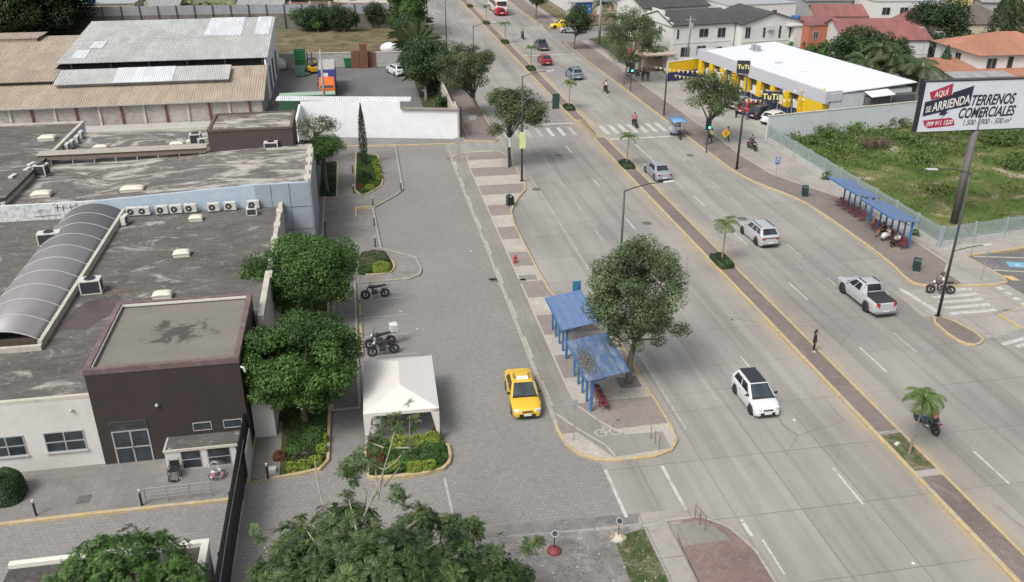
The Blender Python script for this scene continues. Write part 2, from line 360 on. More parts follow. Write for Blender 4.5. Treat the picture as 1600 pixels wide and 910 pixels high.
def strip(pts, w, z, mb=None, closed=False):
 mb = mb or MB(); P = [Vector((p[0], p[1])) for p in pts]
 for i in range(len(P)-1):
  a, b = P[i], P[i+1]; d = (b-a).normalized(); nn = Vector((-d.y, d.x))*w/2; a = a-d*w*.2; b = b+d*w*.2
  mb.add([(a.x-nn.x, a.y-nn.y, z), (b.x-nn.x, b.y-nn.y, z), (b.x+nn.x, b.y+nn.y, z), (a.x+nn.x, a.y+nn.y, z)], [(3, 2, 1, 0)] if False else [(0, 1, 2, 3)])
 return mb
mb = strip([(11.5, 92.0), (11.2, 88), (11.2, 43.0), (11.35, 41.6), (12.1, 40.0), (13.1, 38.45), (15.3, 38.35)], .12, .139)
strip([(9.95, 41.0), (10.7, 39.5), (11.9, 37.6), (12.1, 36.6)], .12, .1395, mb)
struct(mb, 'cycle_path_markings', M_edge)
mb = MB()   # painted bicycle emblem on the cycle path
bc = Vector((12.35, 38.75));
for dx in (-.42, .42):
 for k in range(14):
  a0, a1 = 2*math.pi*k/14, 2*math.pi*(k+1)/14
  pa = [(bc.x+dx+r*math.cos(a), bc.y+r*math.sin(a), .141) for a, r in ((a0, .27), (a0, .36), (a1, .36), (a1, .27))]
  mb.add(pa, [(0, 1, 2, 3)])
for k, (a, b_) in enumerate((((-.42, 0), (-.15, .45)), ((-.15, .45), (.3, .42)), ((.3, .42), (-.02, 0)), ((-.02, 0), (-.42, 0)), ((.42, 0), (.22, .62)), ((-.2, .6), (.0, .6)))):
 strip([(bc.x+a[0], bc.y+a[1]), (bc.x+b_[0], bc.y+b_[1])], .07, .1425+.0006*k, mb)
struct(mb, 'cycle_path_emblem', M_edge)
# sidewalk west of the avenue beyond the crossing
sw = [(11.9, 99.0), (12.0, 97.8), (15.4, 96.9), (16.0, 97.8), (16.0, 480), (12.2, 480)]
struct(MB().prism(sw, -.05, .13), 'sidewalk', M_brickpave); kerb(sw, .16, z1=.145)
struct(strip([(12.6, 99), (12.6, 300)], .1, .136), 'sidewalk_edge_line', M_edge)
# median
def med(x0, x1, y0, y1):
 p = [(x0, y1-.8), (x0, y0+.8), (x0+.3, y0+.15), ((x0+x1)/2, y0), (x1-.3, y0+.15), (x1, y0+.8), (x1, y1-.8), (x1-.3, y1-.15), ((x0+x1)/2, y1), (x0+.3, y1-.15)]
 struct(MB().prism(p, -.05, .15), 'median', M_median); kerb(p, .2, z1=.17); return p
med(26.75, 28.35, 3, 96.6); med(26.5, 28.1, 104.2, 480)
# right-hand pavement with the bus bay and the concrete forecourt behind it
rk = [(37.75, 133), (37.75, 84), (38.0, 80.5), (38.6, 77.6), (40.2, 73.6), (40.75, 70.5), (40.8, 62), (40.6, 57), (40.1, 54.6), (40.3, 53.4), (41.3, 52.8), (43.6, 52.5)]
rk = smooth2(rk, 1, False)
outer = [(43.9, 55.1), (45.1, 56.5), (45.2, 61.5), (45.0, 70.2), (44.4, 72.8), (42.8, 76.4), (41.3, 80), (40.9, 86.5), (41.2, 96), (41.2, 133)]
struct(MB().prism(rk+outer, -.05, .13), 'sidewalk', M_brickpave)
kerb(rk, .2, z1=.15, closed=False)
fore = None
struct(MB().prism([(43.75, 52.55), (46.2, 52.25), (47.4, 52.6), (47.75, 53.5), (47.4, 57.6), (52, 58.1), (75, 62), (75, 64.0), (46.4, 59.8), (46.4, 92.2), (46.2, 133), (41.2, 133), (41.2, 96), (40.9, 86.5), (41.3, 80), (42.8, 76.4), (44.4, 72.8), (45.0, 70.2), (45.2, 61.5), (45.1, 56.5), (43.9, 55.1)], -.05, .124), 'forecourt', M_concwalk)
struct(MB().sheet([(46.2, 133), (46.1, 92), (72, 97), (68, 128), (52, 140)], .05), 'store_forecourt', M_concwalk)
kerb([(43.6, 52.5), (46.2, 52.2), (47.4, 52.55), (47.8, 53.5), (47.45, 57.6), (52, 58.1), (66, 60.4)], .18, z1=.15, closed=False)
struct(strip([(43.9, 55.1), (45.1, 56.5), (45.2, 61.5), (45.0, 70.2), (44.4, 72.8), (42.8, 76.4), (41.3, 80), (40.9, 86.5), (41.2, 96), (41.2, 133)], .14, .137), 'sidewalk_edge_line', M_edge)
# corner island bottom right
ci = smooth2([(38.0, 48.3), (37.75, 45.2), (38.4, 44.1), (39.3, 44.3), (40.0, 45.0), (39.4, 48.2)], 1)
struct(MB().prism(ci, -.05, .13), 'corner_island', M_brickpave); kerb(ci, .16, z1=.15)
ci2 = smooth2([(43.0, 48.6), (43.3, 45.4), (44.4, 44.6), (47, 44.6), (52, 46.5), (52, 48.6)], 1)
struct(MB().prism(ci2, -.05, .13), 'corner_island', M_concwalk); kerb(ci2, .16, z1=.15)
struct(MB().sheet([(38.2, 52.8), (37.8, 48.6), (39.5, 48.4), (40.2, 45.0), (43.2, 45.6), (43.0, 48.6), (47.3, 48.7), (47.2, 52.4), (41.2, 52.8)], .006), 'crossing_apron', M_concwalk)
# far side: pavement, lawn beyond
fk = [(37.75, 158), (37.6, 137), (37.75, 133)]
struct(MB().prism([(37.7, 160), (37.7, 133), (41.2, 133), (43.4, 133), (43.4, 160)], -.05, .128), 'sidewalk', M_brickpave)
kerb([(41, 160.4), (38.6, 159.6), (37.8, 157.6), (37.7, 133)], .18, z1=.148, closed=False)
struct(MB().sheet([(41.4, 133), (42.6, 133), (42.6, 160), (41.4, 160)], .136), 'concrete_path', M_concwalk)
struct(MB().sheet([(43.4, 131), (53, 133), (51, 166), (43.4, 162)], .07), 'lawn', M_lawn)
fs2 = [(40, 174.5), (38.2, 176.5), (37.7, 180), (37.7, 480), (43, 480), (43, 176)]
struct(MB().prism(fs2, -.05, .13), 'sidewalk', M_brickpave); kerb([(41, 174.2), (39, 175.2), (37.9, 177.6), (37.7, 182), (37.7, 480)][::-1], .18, z1=.148, closed=False)
struct(MB().sheet([(41.5, 176), (42.7, 176), (42.7, 400), (41.5, 400)], .136), 'concrete_path', M_concwalk)
struct(MB().sheet([(43, 176), (62, 179), (62, 192), (46, 192), (46, 300), (43, 300)], .08), 'lawn', M_drygrass)
# bottom-centre corner pavement
bc_ = smooth2([(13.2, 10), (13.1, 29.6), (13.6, 31.1), (14.8, 31.2), (15.8, 30.2), (16.4, 28.6), (16.4, 10)], 1)
struct(MB().prism(bc_, -.05, .13), 'sidewalk', mat_pavers('reddish_brick', (.20, .135, .125), (.24, .17, .155), (.15, .115, .105), .3, .15, rot=0, dirt=(.26, .235, .21))); kerb([(16.6, 10), (16.5, 28.6), (15.9, 30.4), (14.8, 31.3), (13.3, 31.35), (11.8, 31.1)], .16, z1=.135, m=M_kerbP, closed=False)
struct(MB().prism([(11.9, 10), (11.9, 31.0), (13.08, 31.3), (13.08, 10)], -.05, .126), 'concrete_path', M_concwalk)
struct(MB().sheet([(13.25, 29.4), (15.6, 29.4), (14.9, 30.9), (13.4, 30.9)], .137), 'cycle_path', M_cyc)
struct(MB().sheet([(10.0, 10), (10.3, 30.6), (11.88, 31.0), (11.88, 10)], .02), 'grass_strip', mat_soil('thin_grass', [(.35, (.05, .07, .03)), (.5, (.10, .11, .055)), (.62, (.22, .19, .15))], 1.1, 8))
struct(MB().sheet([(2.0, 10), (2.0, 30.6), (4.5, 31.6), (8.0, 31.4), (10.2, 31.2), (10.2, 10)], .012), 'gravel_patch', M_gravel)
struct(MB().sheet([(5.5, 31.3), (10.2, 31.1), (11.9, 31.4), (15.2, 31.45), (15.0, 32.0), (9, 32.2), (5.5, 32.3)], .0022), 'concrete_strip', M_concwalk)
# dusty strip of earth between gravel and pavers
struct(MB().sheet([(3.0, 31.1), (4.5, 31.7), (8, 31.5), (11.8, 31.4), (12, 32.1), (8, 32.3), (5, 32.4)], .004), 'dusty_edge', M_gravel)
# ---- markings
mw = MB(); mf = MB()
def dashes(mbx, x, ys, ln, w=.13, z=.005):
 for y in ys: mbx.add([(x-w/2, y, z), (x+w/2, y, z), (x+w/2, y+ln, z), (x-w/2, y+ln, z)], [(0, 1, 2, 3)])
dashes(mw, 23.05, [30.8], 3.0); dashes(mw, 23.05, [43.0, 55.6, 68.2, 79.5, 91.5], 2.6)
dashes(mf, 23.05, [112+9.2*i for i in range(22)], 2.6, .14)
dashes(mf, 19.6, [41, 50, 59, 66, 73, 80, 87]+[108+9.2*i for i in range(22)], 2.4, .11)
dashes(mw, 31.2, [31.0], 2.8); dashes(mw, 31.2, [42.2], 3.2); dashes(mw, 31.2, [52.5, 63, 72.5], 3.0)
dashes(mw, 31.0, [78+1.1*i for i in range(0, 2)], .7, .1)
dashes(mf, 31.1, [108, 117, 126, 135, 145, 175, 186, 198], 2.8, .13)
dashes(mf, 34.5, [44.2, 53.2, 60, 66.5, 72, 77.0, 82.0, 86.4, 91]+[108, 117, 126, 135, 145, 175, 186], 2.6, .13)
mw.add([(30.9, 84.5, .005), (31.05, 84.5, .005), (31.05, 94.8, .005), (30.9, 94.8, .005)], [(0, 1, 2, 3)])
mf.add([(34.2, 86, .0052), (34.33, 86, .0052), (34.33, 94.8, .0052), (34.2, 94.8, .0052)], [(0, 1, 2, 3)])
for (xa, xb, ya, yb) in ((16.6, 16.8, 29.6, 30.8), (17.05, 17.15, 27, 29.3)): mw.add([(xa, ya, .005), (xb, ya, .005), (xb, yb, .005), (xa, yb, .005)], [(0, 1, 2, 3)])
mf.add([(16.7, 38.5, .005), (16.82, 38.5, .005), (16.82, 48, .005), (16.7, 48, .005)], [(0, 1, 2, 3)])
mf.add([(16.9, 56, .005), (17.0, 56, .005), (17.0, 84, .005), (16.9, 84, .005)], [(0, 1, 2, 3)])
mf.add([(20.0, 104, .005), (20.14, 104, .005), (20.14, 128, .005), (20.0, 128, .005)], [(0, 1, 2, 3)])
# stop lines and zebra
mw.add([(20.0, 103.5, .007), (26.2, 103.5, .007), (26.2, 104.0, .007), (20.0, 104.0, .007)], [(0, 1, 2, 3)])
mw.add([(28.7, 95.6, .007), (36.9, 95.6, .007), (36.9, 96.1, .007), (28.7, 96.1, .007)], [(0, 1, 2, 3)])
mw.add([(28.6, 147.6, .007), (37.4, 147.6, .007), (37.4, 148.0, .007), (28.6, 148.0, .007)], [(0, 1, 2, 3)])
for i in range(7): mw.add([(28.9+i*1.18, 98.1, .008), (29.45+i*1.18, 98.1, .008), (29.45+i*1.18, 102, .008), (28.9+i*1.18, 102, .008)], [(0, 1, 2, 3)])
for i in range(7): (mw if i in (5, 4) else mf).add([(16.9+i*1.35, 98.3, .008), (17.4+i*1.35, 98.3, .008), (17.4+i*1.35, 102, .008), (16.9+i*1.35, 102, .008)], [(0, 1, 2, 3)])
# slip street exit lines
mw.add([(11.25, 31.9, .006), (11.42, 31.9, .006), (11.42, 35.7, .006), (11.25, 35.7, .006)], [(0, 1, 2, 3)])
mw.add([(14.25, 31.9, .006), (14.42, 31.9, .006), (14.42, 35.5, .006), (14.25, 35.5, .006)], [(0, 1, 2, 3)])
# side street zebra (bars run across)
for i in range(5): mw.add([(40.0+i*.12, 48.5+i*.86, .012), (43.6+i*.12, 48.5+i*.86, .012), (43.6+i*.12, 48.9+i*.86, .012), (40.0+i*.12, 48.9+i*.86, .012)], [(0, 1, 2, 3)])
strip([(39.3, 49), (38.9, 53.0)], .35, .013, mw)
for i in range(7):
 a = Vector((40.6+i*.75, 43.9-i*.45)); mw.add([(a.x, a.y, .012), (a.x+2.2, a.y+.55, .012), (a.x+2.15, a.y+.9, .012), (a.x-.05, a.y+.35, .012)], [(0, 1, 2, 3)])
for i in range(5): mw.add([(46.0+i*.02, 48.9+i*.9, .012), (46.5, 48.9+i*.9, .012), (46.5, 49.4+i*.9, .012), (46.0, 49.4+i*.9, .012)], [(0, 1, 2, 3)])
# parking bay
strip([(48.2, 57.6), (56, 55.6)], .16, .013, mw); strip([(48.0, 54.9), (58, 51.5)], .16, .0135, mw)
for y in (49.6, 52.4, 55.2, 58.0): mf.add([(-.6, y, .003), (2.6, y, .003), (2.6, y+.1, .003), (-.6, y+.1, .003)], [(0, 1, 2, 3)])
strip([(3.05, 36.4), (3.2, 31.8)], .13, .004, mf)
struct(mw, 'road_markings', M_white); struct(mf, 'faded_road_markings', M_faint)
mb = MB().sheet([(50.0, 56.2), (51.4, 55.8), (51.0, 54.8), (49.6, 55.2)], .014); struct(mb, 'blue_parking_symbol', M_bluep)
mb = MB(); mb.torus((50.45, 55.4, .017), .2, .03, 'Z', 14, 4); strip([(50.3, 55.75), (50.5, 55.4), (50.8, 55.2)], .08, .022, mb); struct(mb, 'parking_symbol_figure', M_white)
mb = MB(); mb.sheet([(47.9, 53.9), (48.6, 53.7), (48.7, 52.8), (48.1, 52.9)], .014); mb.sheet([(49.8, 53.2), (50.5, 53.0), (50.6, 52.1), (49.9, 52.3)], .014); struct(mb, 'yellow_parking_blocks', M_yelp)
# manhole covers, drains
M_iron = mat('cast_iron', (.10, .095, .09), .7, .3, 12)
mb = MB()
for p in (G(1011, 349), G(872, 243), G(838, 296), G(1078, 243), G(1160, 342), G(804, 55), G(1097, 380)): mb.cyl((p.x, p.y, .004), .42, .014, 20)
for p in (G(770, 436), G(1162, 864), G(773, 438), G(702, 248)): mb.box((p.x, p.y, .005), (.7, .45, .012))
struct(mb, 'manhole_covers', M_iron)
M_lid = mat('pavement_lid', (.2, .185, .17), .8, .2, 5)
mb = MB()
for p, w, d in ((G(825, 434, .13), 1.3, .9), (G(812, 440, .13), 1.0, .8), (G(975, 662, .13), 1.15, .8), (G(965, 656, .13), .2, .2)): mb.box((p.x, p.y, .137), (w, d, .012))
struct(mb, 'pavement_lids', M_lid)
mb = MB().box((-14.6, 37.7, .13), (.62, .62, .02)); struct(mb, 'drain_cover', M_iron)
# hospital-side pavements
hk = smooth2([(-60, 36.1), (-14, 36.6), (-8.4, 36.55), (-8.4, 39.5), (-8.0, 60)], 0, False)
struct(MB().prism([(-60, 36.1), (-14, 36.6), (-7.0, 36.55), (-7.0, 66), (-60, 66)], -.05, .12), 'sidewalk', M_hospwalk)
kerb([(-60, 36.0), (-14, 36.5), (-6.95, 36.45)], .16, z1=.14, closed=False)
kw = [(-6.85, 37.7), (-4.2, 37.95), (-3.2, 38.15), (-2.75, 38.9), (-2.7, 43.6), (-2.7, 52), (-2.9, 55), (-2.9, 66), (-6.85, 66)]
struct(MB().prism(kw, -.05, .118), 'planter_bed', M_plantsoil); kerb(kw, .16, z1=.16, closed=True)
struct(MB().prism([(-6.9, 37.85), (-5.25, 37.95), (-5.35, 43), (-6.9, 43)], -.04, .135), 'sidewalk', M_hospwalk)
pave2 = [(-2.7, 43.7), (-1.0, 43.75), (-.98, 60.9), (3.0, 61.0), (3.9, 61.6), (4.15, 62.6), (3.9, 65.0), (2.6, 66.2), (1.25, 67.4), (1.05, 73.3), (.95, 77.2), (3.4, 80.7), (4.0, 82.1), (4.1, 93.2), (4.1, 97.0), (-3.5, 97.4), (-3.7, 70), (-2.7, 66)]
struct(MB().prism(pave2, -.05, .115), 'sidewalk', M_hospwalk); kerb(pave2, .16, z1=.14, m=M_kerbP)
struct(MB().prism([(-4.0, 66.0), (-3.2, 66), (-3.2, 97.5), (-4.0, 97.5)], -.05, .11), 'sidewalk', M_hospwalk)
bw = [(-3.6, 97.6), (-3.4, 102), (11.6, 98.4), (11.8, 96.9), (4.4, 97.2)]
struct(MB().prism([(-6.2, 98.6), (-6.2, 102.6), (11.6, 98.6), (11.7, 96.9), (4.2, 97.4), (-3.0, 98.2)], -.05, .125), 'sidewalk', M_hospwalk)
kerb([(-6.2, 98.5), (-3.0, 98.1), (4.2, 97.3), (11.7, 96.8)], .16, z1=.14, closed=False)
struct(MB().prism([(-4.0, 80.9), (-2.45, 80.8), (-2.35, 92.0), (-4.0, 92)], .05, .13), 'planter_bed', M_plantsoil)
kerb([(-4.0, 80.7), (-2.35, 80.6), (-2.25, 92.1)], .14, z0=0, z1=.19, closed=False)
# yard, dry field
struct(MB().sheet([(-12, 104.5), (12, 100), (12, 141.5), (-12, 143.5)], -.004), 'yard', M_yard)
struct(MB().sheet([(-14, 144.2), (12, 142.2), (12, 181), (-60, 187), (-60, 144)], .01), 'dry_field', M_drygrass)
struct(MB().prism([(8.7, 105), (11.9, 104), (11.9, 176), (8.9, 176)], -.03, .02), 'planter_bed', M_plantsoil)
# ================================================================ BUILDING HELPERS AND THE WEST SIDE
M_glass = glass('dark_glass'); M_alu = mat('aluminium', (.42, .42, .42), .4, .05, 4, .3)
M_frame = mat('dark_frame', (.06, .055, .05), .5, .1)
def win(parent, P, u, w, h, nx=2, nz=1, fm=None, gm=None, sill=None, name='window', fw=.05):
 """window on a wall: frame (part) and pane (sub-part); P lower left corner, u horizontal direction seen from outside"""
 u = Vector(u).normalized(); n = u.cross(Vector((0, 0, 1))); P = Vector(P); Z = Vector((0, 0, 1))
 def slab(mb, a, b, c, d, o0, o1):   # rectangle [a,b]x[c,d] between offsets
  q = [P+u*x+Z*z+n*o for o in (o0, o1) for x, z in ((a, c), (b, c), (b, d), (a, d))]
  mb.add(q, [(0,3,2,1), (4,5,6,7), (0,1,5,4), (1,2,6,5), (2,3,7,6), (3,0,4,7)])
 f = MB(); e = .0
 slab(f, 0, w, 0, fw, -.02, .035); slab(f, 0, w, h-fw, h, -.02, .035)
 for i in range(nx+1):
  x = i*(w-fw)/nx; slab(f, x, x+fw, fw, h-fw, -.02, .033)
 for k in range(1, nz): z = k*h/nz; slab(f, fw, w-fw, z-fw/2, z+fw/2, -.02, .030)
 if sill: slab(f, -.06, w+.06, -.07, 0, -.02, .09)
 fo = f.build(name, fm or M_alu, parent)
 g = MB(); slab(g, fw*.5, w-fw*.5, fw*.5, h-fw*.5, -.03, .012); g.build('pane', gm or M_glass, fo); return fo
def mat_roof(name, c0, c1, patch=(.42, .40, .36), lo=.56, hi=.68, amt=.85, stretch=(.55, 1, 1), rot=0):
 m, t, b = nodes(name); v = coord(t); vs = coord(t, stretch, rot)
 c = ramp(t, noise(t, vs, .5, 7, .65, .8), [(.3, c0), (.7, c1)])
 c = mixc(t, 1.0, c, ramp(t, noise(t, v, 5, 6, .75), [(.25, g3(.75)), (.75, g3(1.25))]), 'MULTIPLY')
 c = mixc(t, 1.0, c, ramp(t, noise(t, coord(t, (.6, 1.2, 1)), .9, 7, .7, 1.5), [(.3, g3(.72)), (.7, g3(1.2))]), 'MULTIPLY')
 f = ramp(t, noise(t, vs, .42, 10, .72, 1.0), [(lo, g3(0)), (hi, g3(amt))])
 c = mixc(t, f, c, patch)
 sp = ramp(t, noise(t, v, 2.2, 8, .8), [(.60, g3(0)), (.64, g3(.65))]); c = mixc(t, sp, c, patch)
 L(t, c, b.inputs['Base Color']); b.inputs['Roughness'].default_value = .9; b.inputs['Specular IOR Level'].default_value = .2; return m
M_roofA = mat_roof('weathered_flat_roof', (.080, .074, .068), (.135, .128, .118), lo=.55, hi=.65, amt=.7)
M_roofB = mat_roof('lichen_stained_roof', (.095, .088, .08), (.155, .146, .135), lo=.48, hi=.58, amt=.8)
M_roofD = mat_roof('dark_block_roof', (.145, .135, .118), (.175, .165, .142), (.2, .19, .165), .7, .8, .4)
M_wwall = mat('white_render', (.52, .52, .49), .8, .05, 2, dirt=(.38, .37, .33), dirt_amt=.35, dscale=.5)
M_cream = mat('cream_concrete', (.44, .42, .36), .85, .1, 3, dirt=(.24, .22, .19), dirt_amt=.6, dscale=1.5)
M_dark = mat('dark_brown_render', (.033, .024, .024), .75, .18, 1.2, dirt=(.028, .022, .022), dirt_amt=.4, stretch=(1, 1, .3))
M_rim = mat('brown_parapet_cap', (.12, .082, .08), .8, .12, 2, dirt=(.23, .18, .17), dirt_amt=.5, dscale=1.2)
M_blue = mat('pale_blue_render', (.34, .42, .50), .8, .06, 1.5, dirt=(.45, .48, .5), dirt_amt=.6, dscale=.9)
M_panel = mat('grey_blue_panel', (.27, .31, .35), .45, .06, 1.5)
M_peel = mat('peeling_white_paint', (.55, .58, .58), .85, .08, 2, dirt=(.16, .15, .14), dirt_amt=.85, dscale=2.6)
M_fascia = mat('brown_fascia', (.10, .075, .06), .7, .15, 3)
# ---- low white wing
def bld(name, label, cat, x0, x1, y0, y1): return T(name, label, cat, ((x0+x1)/2, y0, 0))
b = bld('hospital_wing', 'low white wing with grey stained flat roof, left of the dark brown entrance block', 'building', -60, -6, 40.6, 67.5)
mb = MB(); mb.bb(-60, -14.2, 40.6, 67.5, 0, 4.12); mb.bb(-14.3, -6.25, 48.3, 67.5, 0, 4.125); mb.build('wall', M_wwall, b, world=True)
mb = MB(); mb.bb(-60, -14.22, 40.6, 40.82, 4.12, 4.32); mb.bb(-6.5, -6.2, 47.0, 67.4, 2.5, 4.55); mb.bb(-6.5, -6.15, 47.0, 52.5, 4.55, 4.85)
for y in (53.0, 56.0, 59.0, 62.0, 65.0): mb.bb(-6.56, -6.1, y, y+.9, 4.5, 4.64)
mb.build('parapet', M_cream, b, world=True)
mb = MB(); mb.bb(-60, -14.21, 40.83, 67.45, 4.12, 4.2); mb.bb(-14.21, -6.51, 48.3, 67.45, 4.12, 4.203); mb.build('roof', M_roofA, b, world=True)
o = b.location
def lw(P): return (P[0]-b.location.x, P[1]-b.location.y, P[2]-b.location.z)
for x0, w in ((-16.83, 1.93), (-19.5, 1.75), (-22.4, 1.75), (-25.4, 1.75)): win(b, lw((x0, 40.6, 1.12)), (1, 0, 0), w, 1.22, 2, 2, sill=True, fw=.06)
MB().ball(lw((-15.2, 40.5, 3.55)), .09).build('wall_lamp', M_alu, b)
tar = MB(); tar.sheet([lw((-18.0, 48.6, 0))[:2], lw((-16.3, 48.2, 0))[:2], lw((-15.0, 50.6, 0))[:2], lw((-15.2, 53.0, 0))[:2], lw((-17.2, 52.0, 0))[:2]], 4.209); tar.build('wet_patch', mat('wet_roof_patch', (.075, .062, .058), .35, .2, 2, dirt=(.13, .07, .05), dirt_amt=.7, dscale=1.2), b)
# ---- dark brown entrance block
b = bld('entrance_block', 'dark brown box-shaped entrance block with glass double door', 'building', -14.2, -6.8, 40.5, 48.1)
mb = MB(); mb.bb(-14.2, -6.8, 40.5, 48.15, 0, 5.5); mb.build('wall', M_dark, b, world=True)
mb = MB()
for a in ((-14.23, -6.77, 40.47, 40.72), (-14.23, -6.77, 47.95, 48.18), (-14.23, -13.95, 40.72, 47.95), (-7.05, -6.77, 40.72, 47.95)): mb.bb(*a, 5.5, 5.8)
mb.build('parapet', M_rim, b, world=True)
mb = MB(); mb.bb(-13.94, -7.06, 47.88, 47.94, 5.6, 5.74); mb.bb(-13.94, -13.88, 40.74, 47.87, 5.6, 5.72); mb.build('flashing', mat('flashing_white', (.55, .54, .5), .7, .1), b, world=True)
def mat_stain():
 m, t, bb_ = nodes('black_damp_roof'); v = coord(t)
 c = ramp(t, noise(t, coord(t, (.5, 1, 1)), .7, 7, .65), [(.3, (.14, .13, .112)), (.7, (.18, .168, .145))])
 c = mixc(t, 1, c, ramp(t, noise(t, v, 6, 5, .7), [(.25, g3(.85)), (.75, g3(1.15))]), 'MULTIPLY')
 s = N(t, 'ShaderNodeSeparateXYZ'); L(t, v, s.inputs[0])
 dx = mth(t, 'DIVIDE', mth(t, 'SUBTRACT', s.outputs[0], .1), 2.6); dy = mth(t, 'DIVIDE', mth(t, 'SUBTRACT', s.outputs[1], 4.0), 1.9)
 r = mth(t, 'SQRT', mth(t, 'ADD', mth(t, 'MULTIPLY', dx, dx), mth(t, 'MULTIPLY', dy, dy)))
 k = mth(t, 'ADD', r, mth(t, 'MULTIPLY', mth(t, 'SUBTRACT', noise(t, v, .9, 8, .7, .6), .5), 3.2))
 f = ramp(t, k, [(.30, g3(.85)), (.62, g3(0))]); c = mixc(t, f, c, (.045, .04, .037))
 L(t, c, bb_.inputs['Base Color']); bb_.inputs['Roughness'].default_value = .85; return m
mb = MB(); mb.bb(-13.95, -7.05, 40.72, 47.95, 5.5, 5.52); mb.build('roof', mat_stain(), b, world=True)
d = win(b, lw((-13.58, 40.5, .02)), (1, 0, 0), 1.81, 2.07, 2, 2, name='door', fw=.07); win(b, lw((-13.58, 40.5, 2.12)), (1, 0, 0), 1.81, .55, 1, 1, fm=M_frame)
MB().bb(.0, .03, -.12, -.06, .85, 1.25).build('handle', M_alu, d).location = lw((-12.7, 40.5, 0))
for x in (-9.58, -8.05): win(b, lw((x, 40.5, 1.66)), (1, 0, 0), .95, .5, 1, 1, fm=M_alu, fw=.04)
MB().ball(lw((-11.1, 40.42, 3.45)), .1).build('wall_lamp', M_alu, b)
mb = MB(); mb.tube([lw((-6.78, 40.6, 5.2)), lw((-6.6, 40.45, 5.2)), lw((-6.55, 40.4, 5.0))], .06, 8); mb.build('rain_spout', M_wwall, b)
# white side pier right of the entrance block
b = bld('side_pier', 'white rendered wall pier at the right corner of the dark block, under the tree', 'wall', -6.7, -5.6, 41.3, 46)
mb = MB(); mb.bb(-6.72, -5.6, 41.6, 46.0, 0, 3.9); mb.build('wall', M_wwall, b, world=True)
mb = MB(); mb.bb(-6.74, -5.57, 41.57, 46.03, 3.9, 3.98); mb.build('coping', M_cream, b, world=True)
# ---- low glazed lean-to
b = bld('window_well', 'low white glazed lean-to with dark stained slab top against the dark block', 'lean-to', -10.9, -7.1, 39.3, 40.5)
mb = MB(); mb.bb(-10.9, -7.12, 39.32, 40.49, 0, .16); mb.bb(-10.9, -10.15, 39.3, 40.49, .16, 1.3)
for x in (-9.0, -7.55): mb.bb(x-.14, x+.14, 39.31, 39.6, .16, 1.3)
mb.bb(-7.3, -7.11, 39.31, 40.49, .16, 1.3); mb.bb(-10.15, -7.3, 40.3, 40.49, .16, 1.3); mb.build('wall', M_wwall, b, world=True)
mb = MB(); mb.bb(-10.95, -7.08, 39.24, 40.49, 1.3, 1.42); mb.build('roof_edge', M_cream, b, world=True)
mb = MB(); mb.bb(-10.85, -7.15, 39.34, 40.46, 1.42, 1.45); mb.build('roof', M_roofA, b, world=True)
for x0, x1 in ((-10.14, -9.15), (-8.85, -7.7)): win(b, lw((x0, 39.34, .17)), (1, 0, 0), x1-x0, 1.12, 1, 2, fw=.04)
# ---- taller middle block with pale blue front wall
b = bld('middle_block', 'flat-roofed hospital block with pale blue and peeling white front wall', 'building', -45, -4.1, 67.6, 78.6)
def z3(x): return 5.4 if x < -20 else 5.4+(x+20)/12*.6 if x < -8 else 6.0
mb = MB(); xs = [-60, -20, -14, -8, -4.1]
for i in range(4):
 a, c = xs[i], xs[i+1]
 mb.add([(a, 67.6, 0), (c, 67.6, 0), (c, 67.6, z3(c)), (a, 67.6, z3(a)), (a, 67.85, 0), (c, 67.85, 0), (c, 67.85, z3(c)), (a, 67.85, z3(a))], [(0,1,2,3), (4,7,6,5), (3,2,6,7), (0,3,7,4), (1,5,6,2)], 0 if i == 0 else 1)
mb.build('front_wall', [M_peel, M_blue], b, world=True)
mb = MB(); mb.bb(-8.2, -4.05, 67.42, 67.58, .5, 6.02); mb.bb(-4.08, -3.95, 67.45, 77.6, 0, 6.0)
mb.build('grey_panel_wall', M_panel, b, world=True)
mb = MB()
for x in (-7.0, -5.6): mb.bb(x-.015, x+.015, 67.4, 67.42, .5, 6.0)
for z in (2.2, 4.1): mb.bb(-8.2, -4.06, 67.4, 67.415, z-.015, z+.015)
mb.build('panel_joint', M_frame, b, world=True)
mb = MB()
for i in range(4):
 a, c = xs[i], xs[i+1]; za, zc = z3(a)-.12, z3(c)-.12
 mb.add([(a, 67.85, za), (c, 67.85, zc), (c, 79.0, zc), (a, 79.0, za)], [(0, 1, 2, 3)])
mb.build('roof', M_roofB, b, world=True)
mb = MB(); mb.bb(-4.3, -4.09, 67.5, 77.6, 5.9, 6.12); mb.bb(-8, -4.3, 77.4, 77.6, 5.6, 6.05)
for y in (68, 70.4, 72.8, 75.2): mb.bb(-4.45, -3.92, y, y+1.2, 6.0, 6.16)
mb.build('parapet', M_cream, b, world=True)
mb = MB(); mb.bb(-4.2, -4.09, 67.86, 77.5, 0, 5.9); mb.bb(-60, -4.2, 77.4, 77.55, 0, 5.2); mb.build('side_wall', M_panel, b, world=True)
mb = MB()   # black scrawl on the peeling wall
for (x0, z0, x1, z1) in ((-22.9, 5.1, -22.0, 5.0), (-22.7, 5.3, -22.75, 4.8), (-22.3, 5.25, -22.35, 4.8), (-21.9, 5.0, -21.3, 5.2), (-21.8, 5.25, -21.75, 4.9), (-24.5, 4.45, -22.6, 4.5)): mb.tube([lw((x0, 67.58, z0)), lw((x1, 67.58, z1))], .025, 4)
mb.build('scrawl', M_frame, b)
mb = MB(); mb.bb(-26.7, -26.4, 67.9, 79, 5.25, 5.6); mb.build('low_parapet', M_cream, b, world=True)
